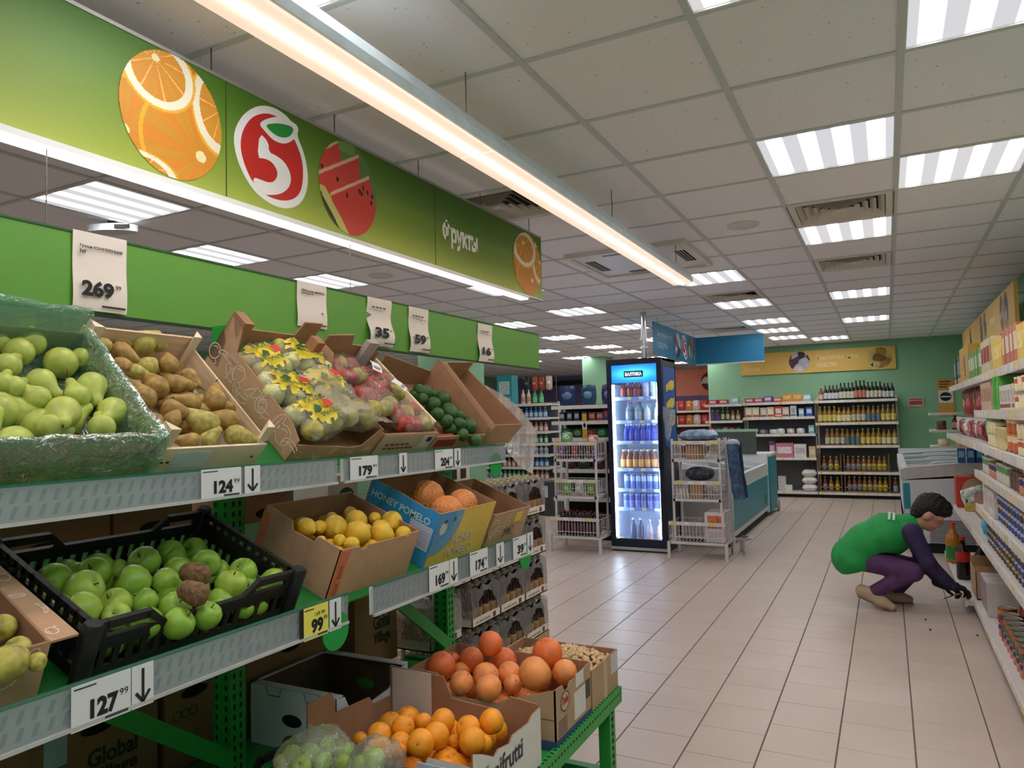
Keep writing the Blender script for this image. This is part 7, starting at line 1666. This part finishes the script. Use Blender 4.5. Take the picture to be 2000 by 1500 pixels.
pouches(-3.7, -2.9, 8.52, 1.239, [(40, 110, 60), (50, 90, 40), (110, 70, 40)], .16, .12, lambda c: colword(c)+' pet food packet low on the black backed bay', 'pet food packets')
for i, z in enumerate((.1, .5, .85)): pouches(-3.7, -2.9, 8.52, z, [(70, 30, 30), (40, 60, 36), (90, 40, 50)], .18, .22, lambda c: colword(c)+' pet food sack behind the baskets, tier %s' % ('one', 'two', 'three')[i], 'pet food sacks tier %s' % ('one', 'two', 'three')[i])
t = thing('shelf_flag', 'orange and white flag strip on the pet food bay', 'flag', T(-3.35, 8.425, 1.24)); MB().box(0, .06, 0, .002, 0, .3).build('strip', mat((222, 160, 60), .5), t); MB().box(0, .06, -.001, 0, .11, .2).build('white_square', mat((226, 226, 222), .5), t); MB().add([(a, b, .0016) for a, b in ell(.03, .155, .018, .03, n=12)[:-1]], [tuple(range(12))]).build('black_mark', BLK, t, M=FY(0, 0, 0))
t = thing('grey_bin', 'dark grey plastic bin standing on the tiles in the left aisle', 'bin', T(-4.75, 10.45, 0)); MB().prism([(-.2, -.14), (.2, -.14), (.2, .14), (-.2, .14)], 0, .5).build('body', mat((66, 68, 72), .5), t); MB().box(-.17, .05, -.142, -.14, .28, .46).build('paper', mat((196, 206, 220), .5), t); MB().prism([(-.21, -.15), (.21, -.15), (.21, .15), (-.21, .15)], .5, .53).build('rim', mat((80, 82, 86), .5), t)
t = thing('red_cabinet', 'narrow red cabinet beyond the grey bin', 'cabinet', T(-4.62, 11.2, 0)); MB().box(0, .28, 0, .3, 0, 1.0).build('body', mat((150, 36, 34), .5), t); MB().box(.03, .25, -.006, 0, .1, .95).build('door', mat((160, 40, 36), .45), t); MB().box(.21, .225, -.02, -.006, .5, .6).build('handle', SHW, t)
# purple section sign far behind
t = thing('wall_sign', 'violet sign with a round red emblem on the far wall', 'sign', T(-9.0, YF-.06, 1.85)); MB().box(0, 3.6, 0, .04, 0, .62).build('board', mat((120, 104, 156), .6), t)
emblem(t, FY(0, -.001, 0), conv=lambda pl: [(1.75+(x-1300)/420*.55, .6-(y-587)/580*.58) for x, y in pl]); print_panel('round_picture', .5, .5, 24, 24, blob([(226, 200, 150), (206, 170, 120)], 31), t, FY(2.6, -.001, .06))
MB().box(0, 3.6, 0, .04, .62, .75).build('dark_trim', mat((30, 50, 34), .7), t)
# poster on the near column
t = thing('column_poster', 'violet poster on the green column behind the avocados', 'poster', T(-4.535, 7.62, 1.2)); MB().box(0, .004, 0, .4, 0, .55).build('sheet', mat((120, 110, 190), .5, var=.2, scale=6), t); MB().box(.004, .005, .03, .37, .06, .3).build('print_block', mat((170, 160, 220), .5, var=.2), t)
# shelving on the other side of the island, just seen under the band
bay('low shelf bay behind the hanging band on the left side', -8.6, -6.6, 6.6, 7.1, [.1, .5, .9, 1.3], 1.5, rail_tags=False)
row(-8.5, -6.7, 6.66, 1.3, (HB[0], HB[2], HB[3]), .1, 'household bottle on the low bay behind the band', 'bottles on the low bay', 'bottle')
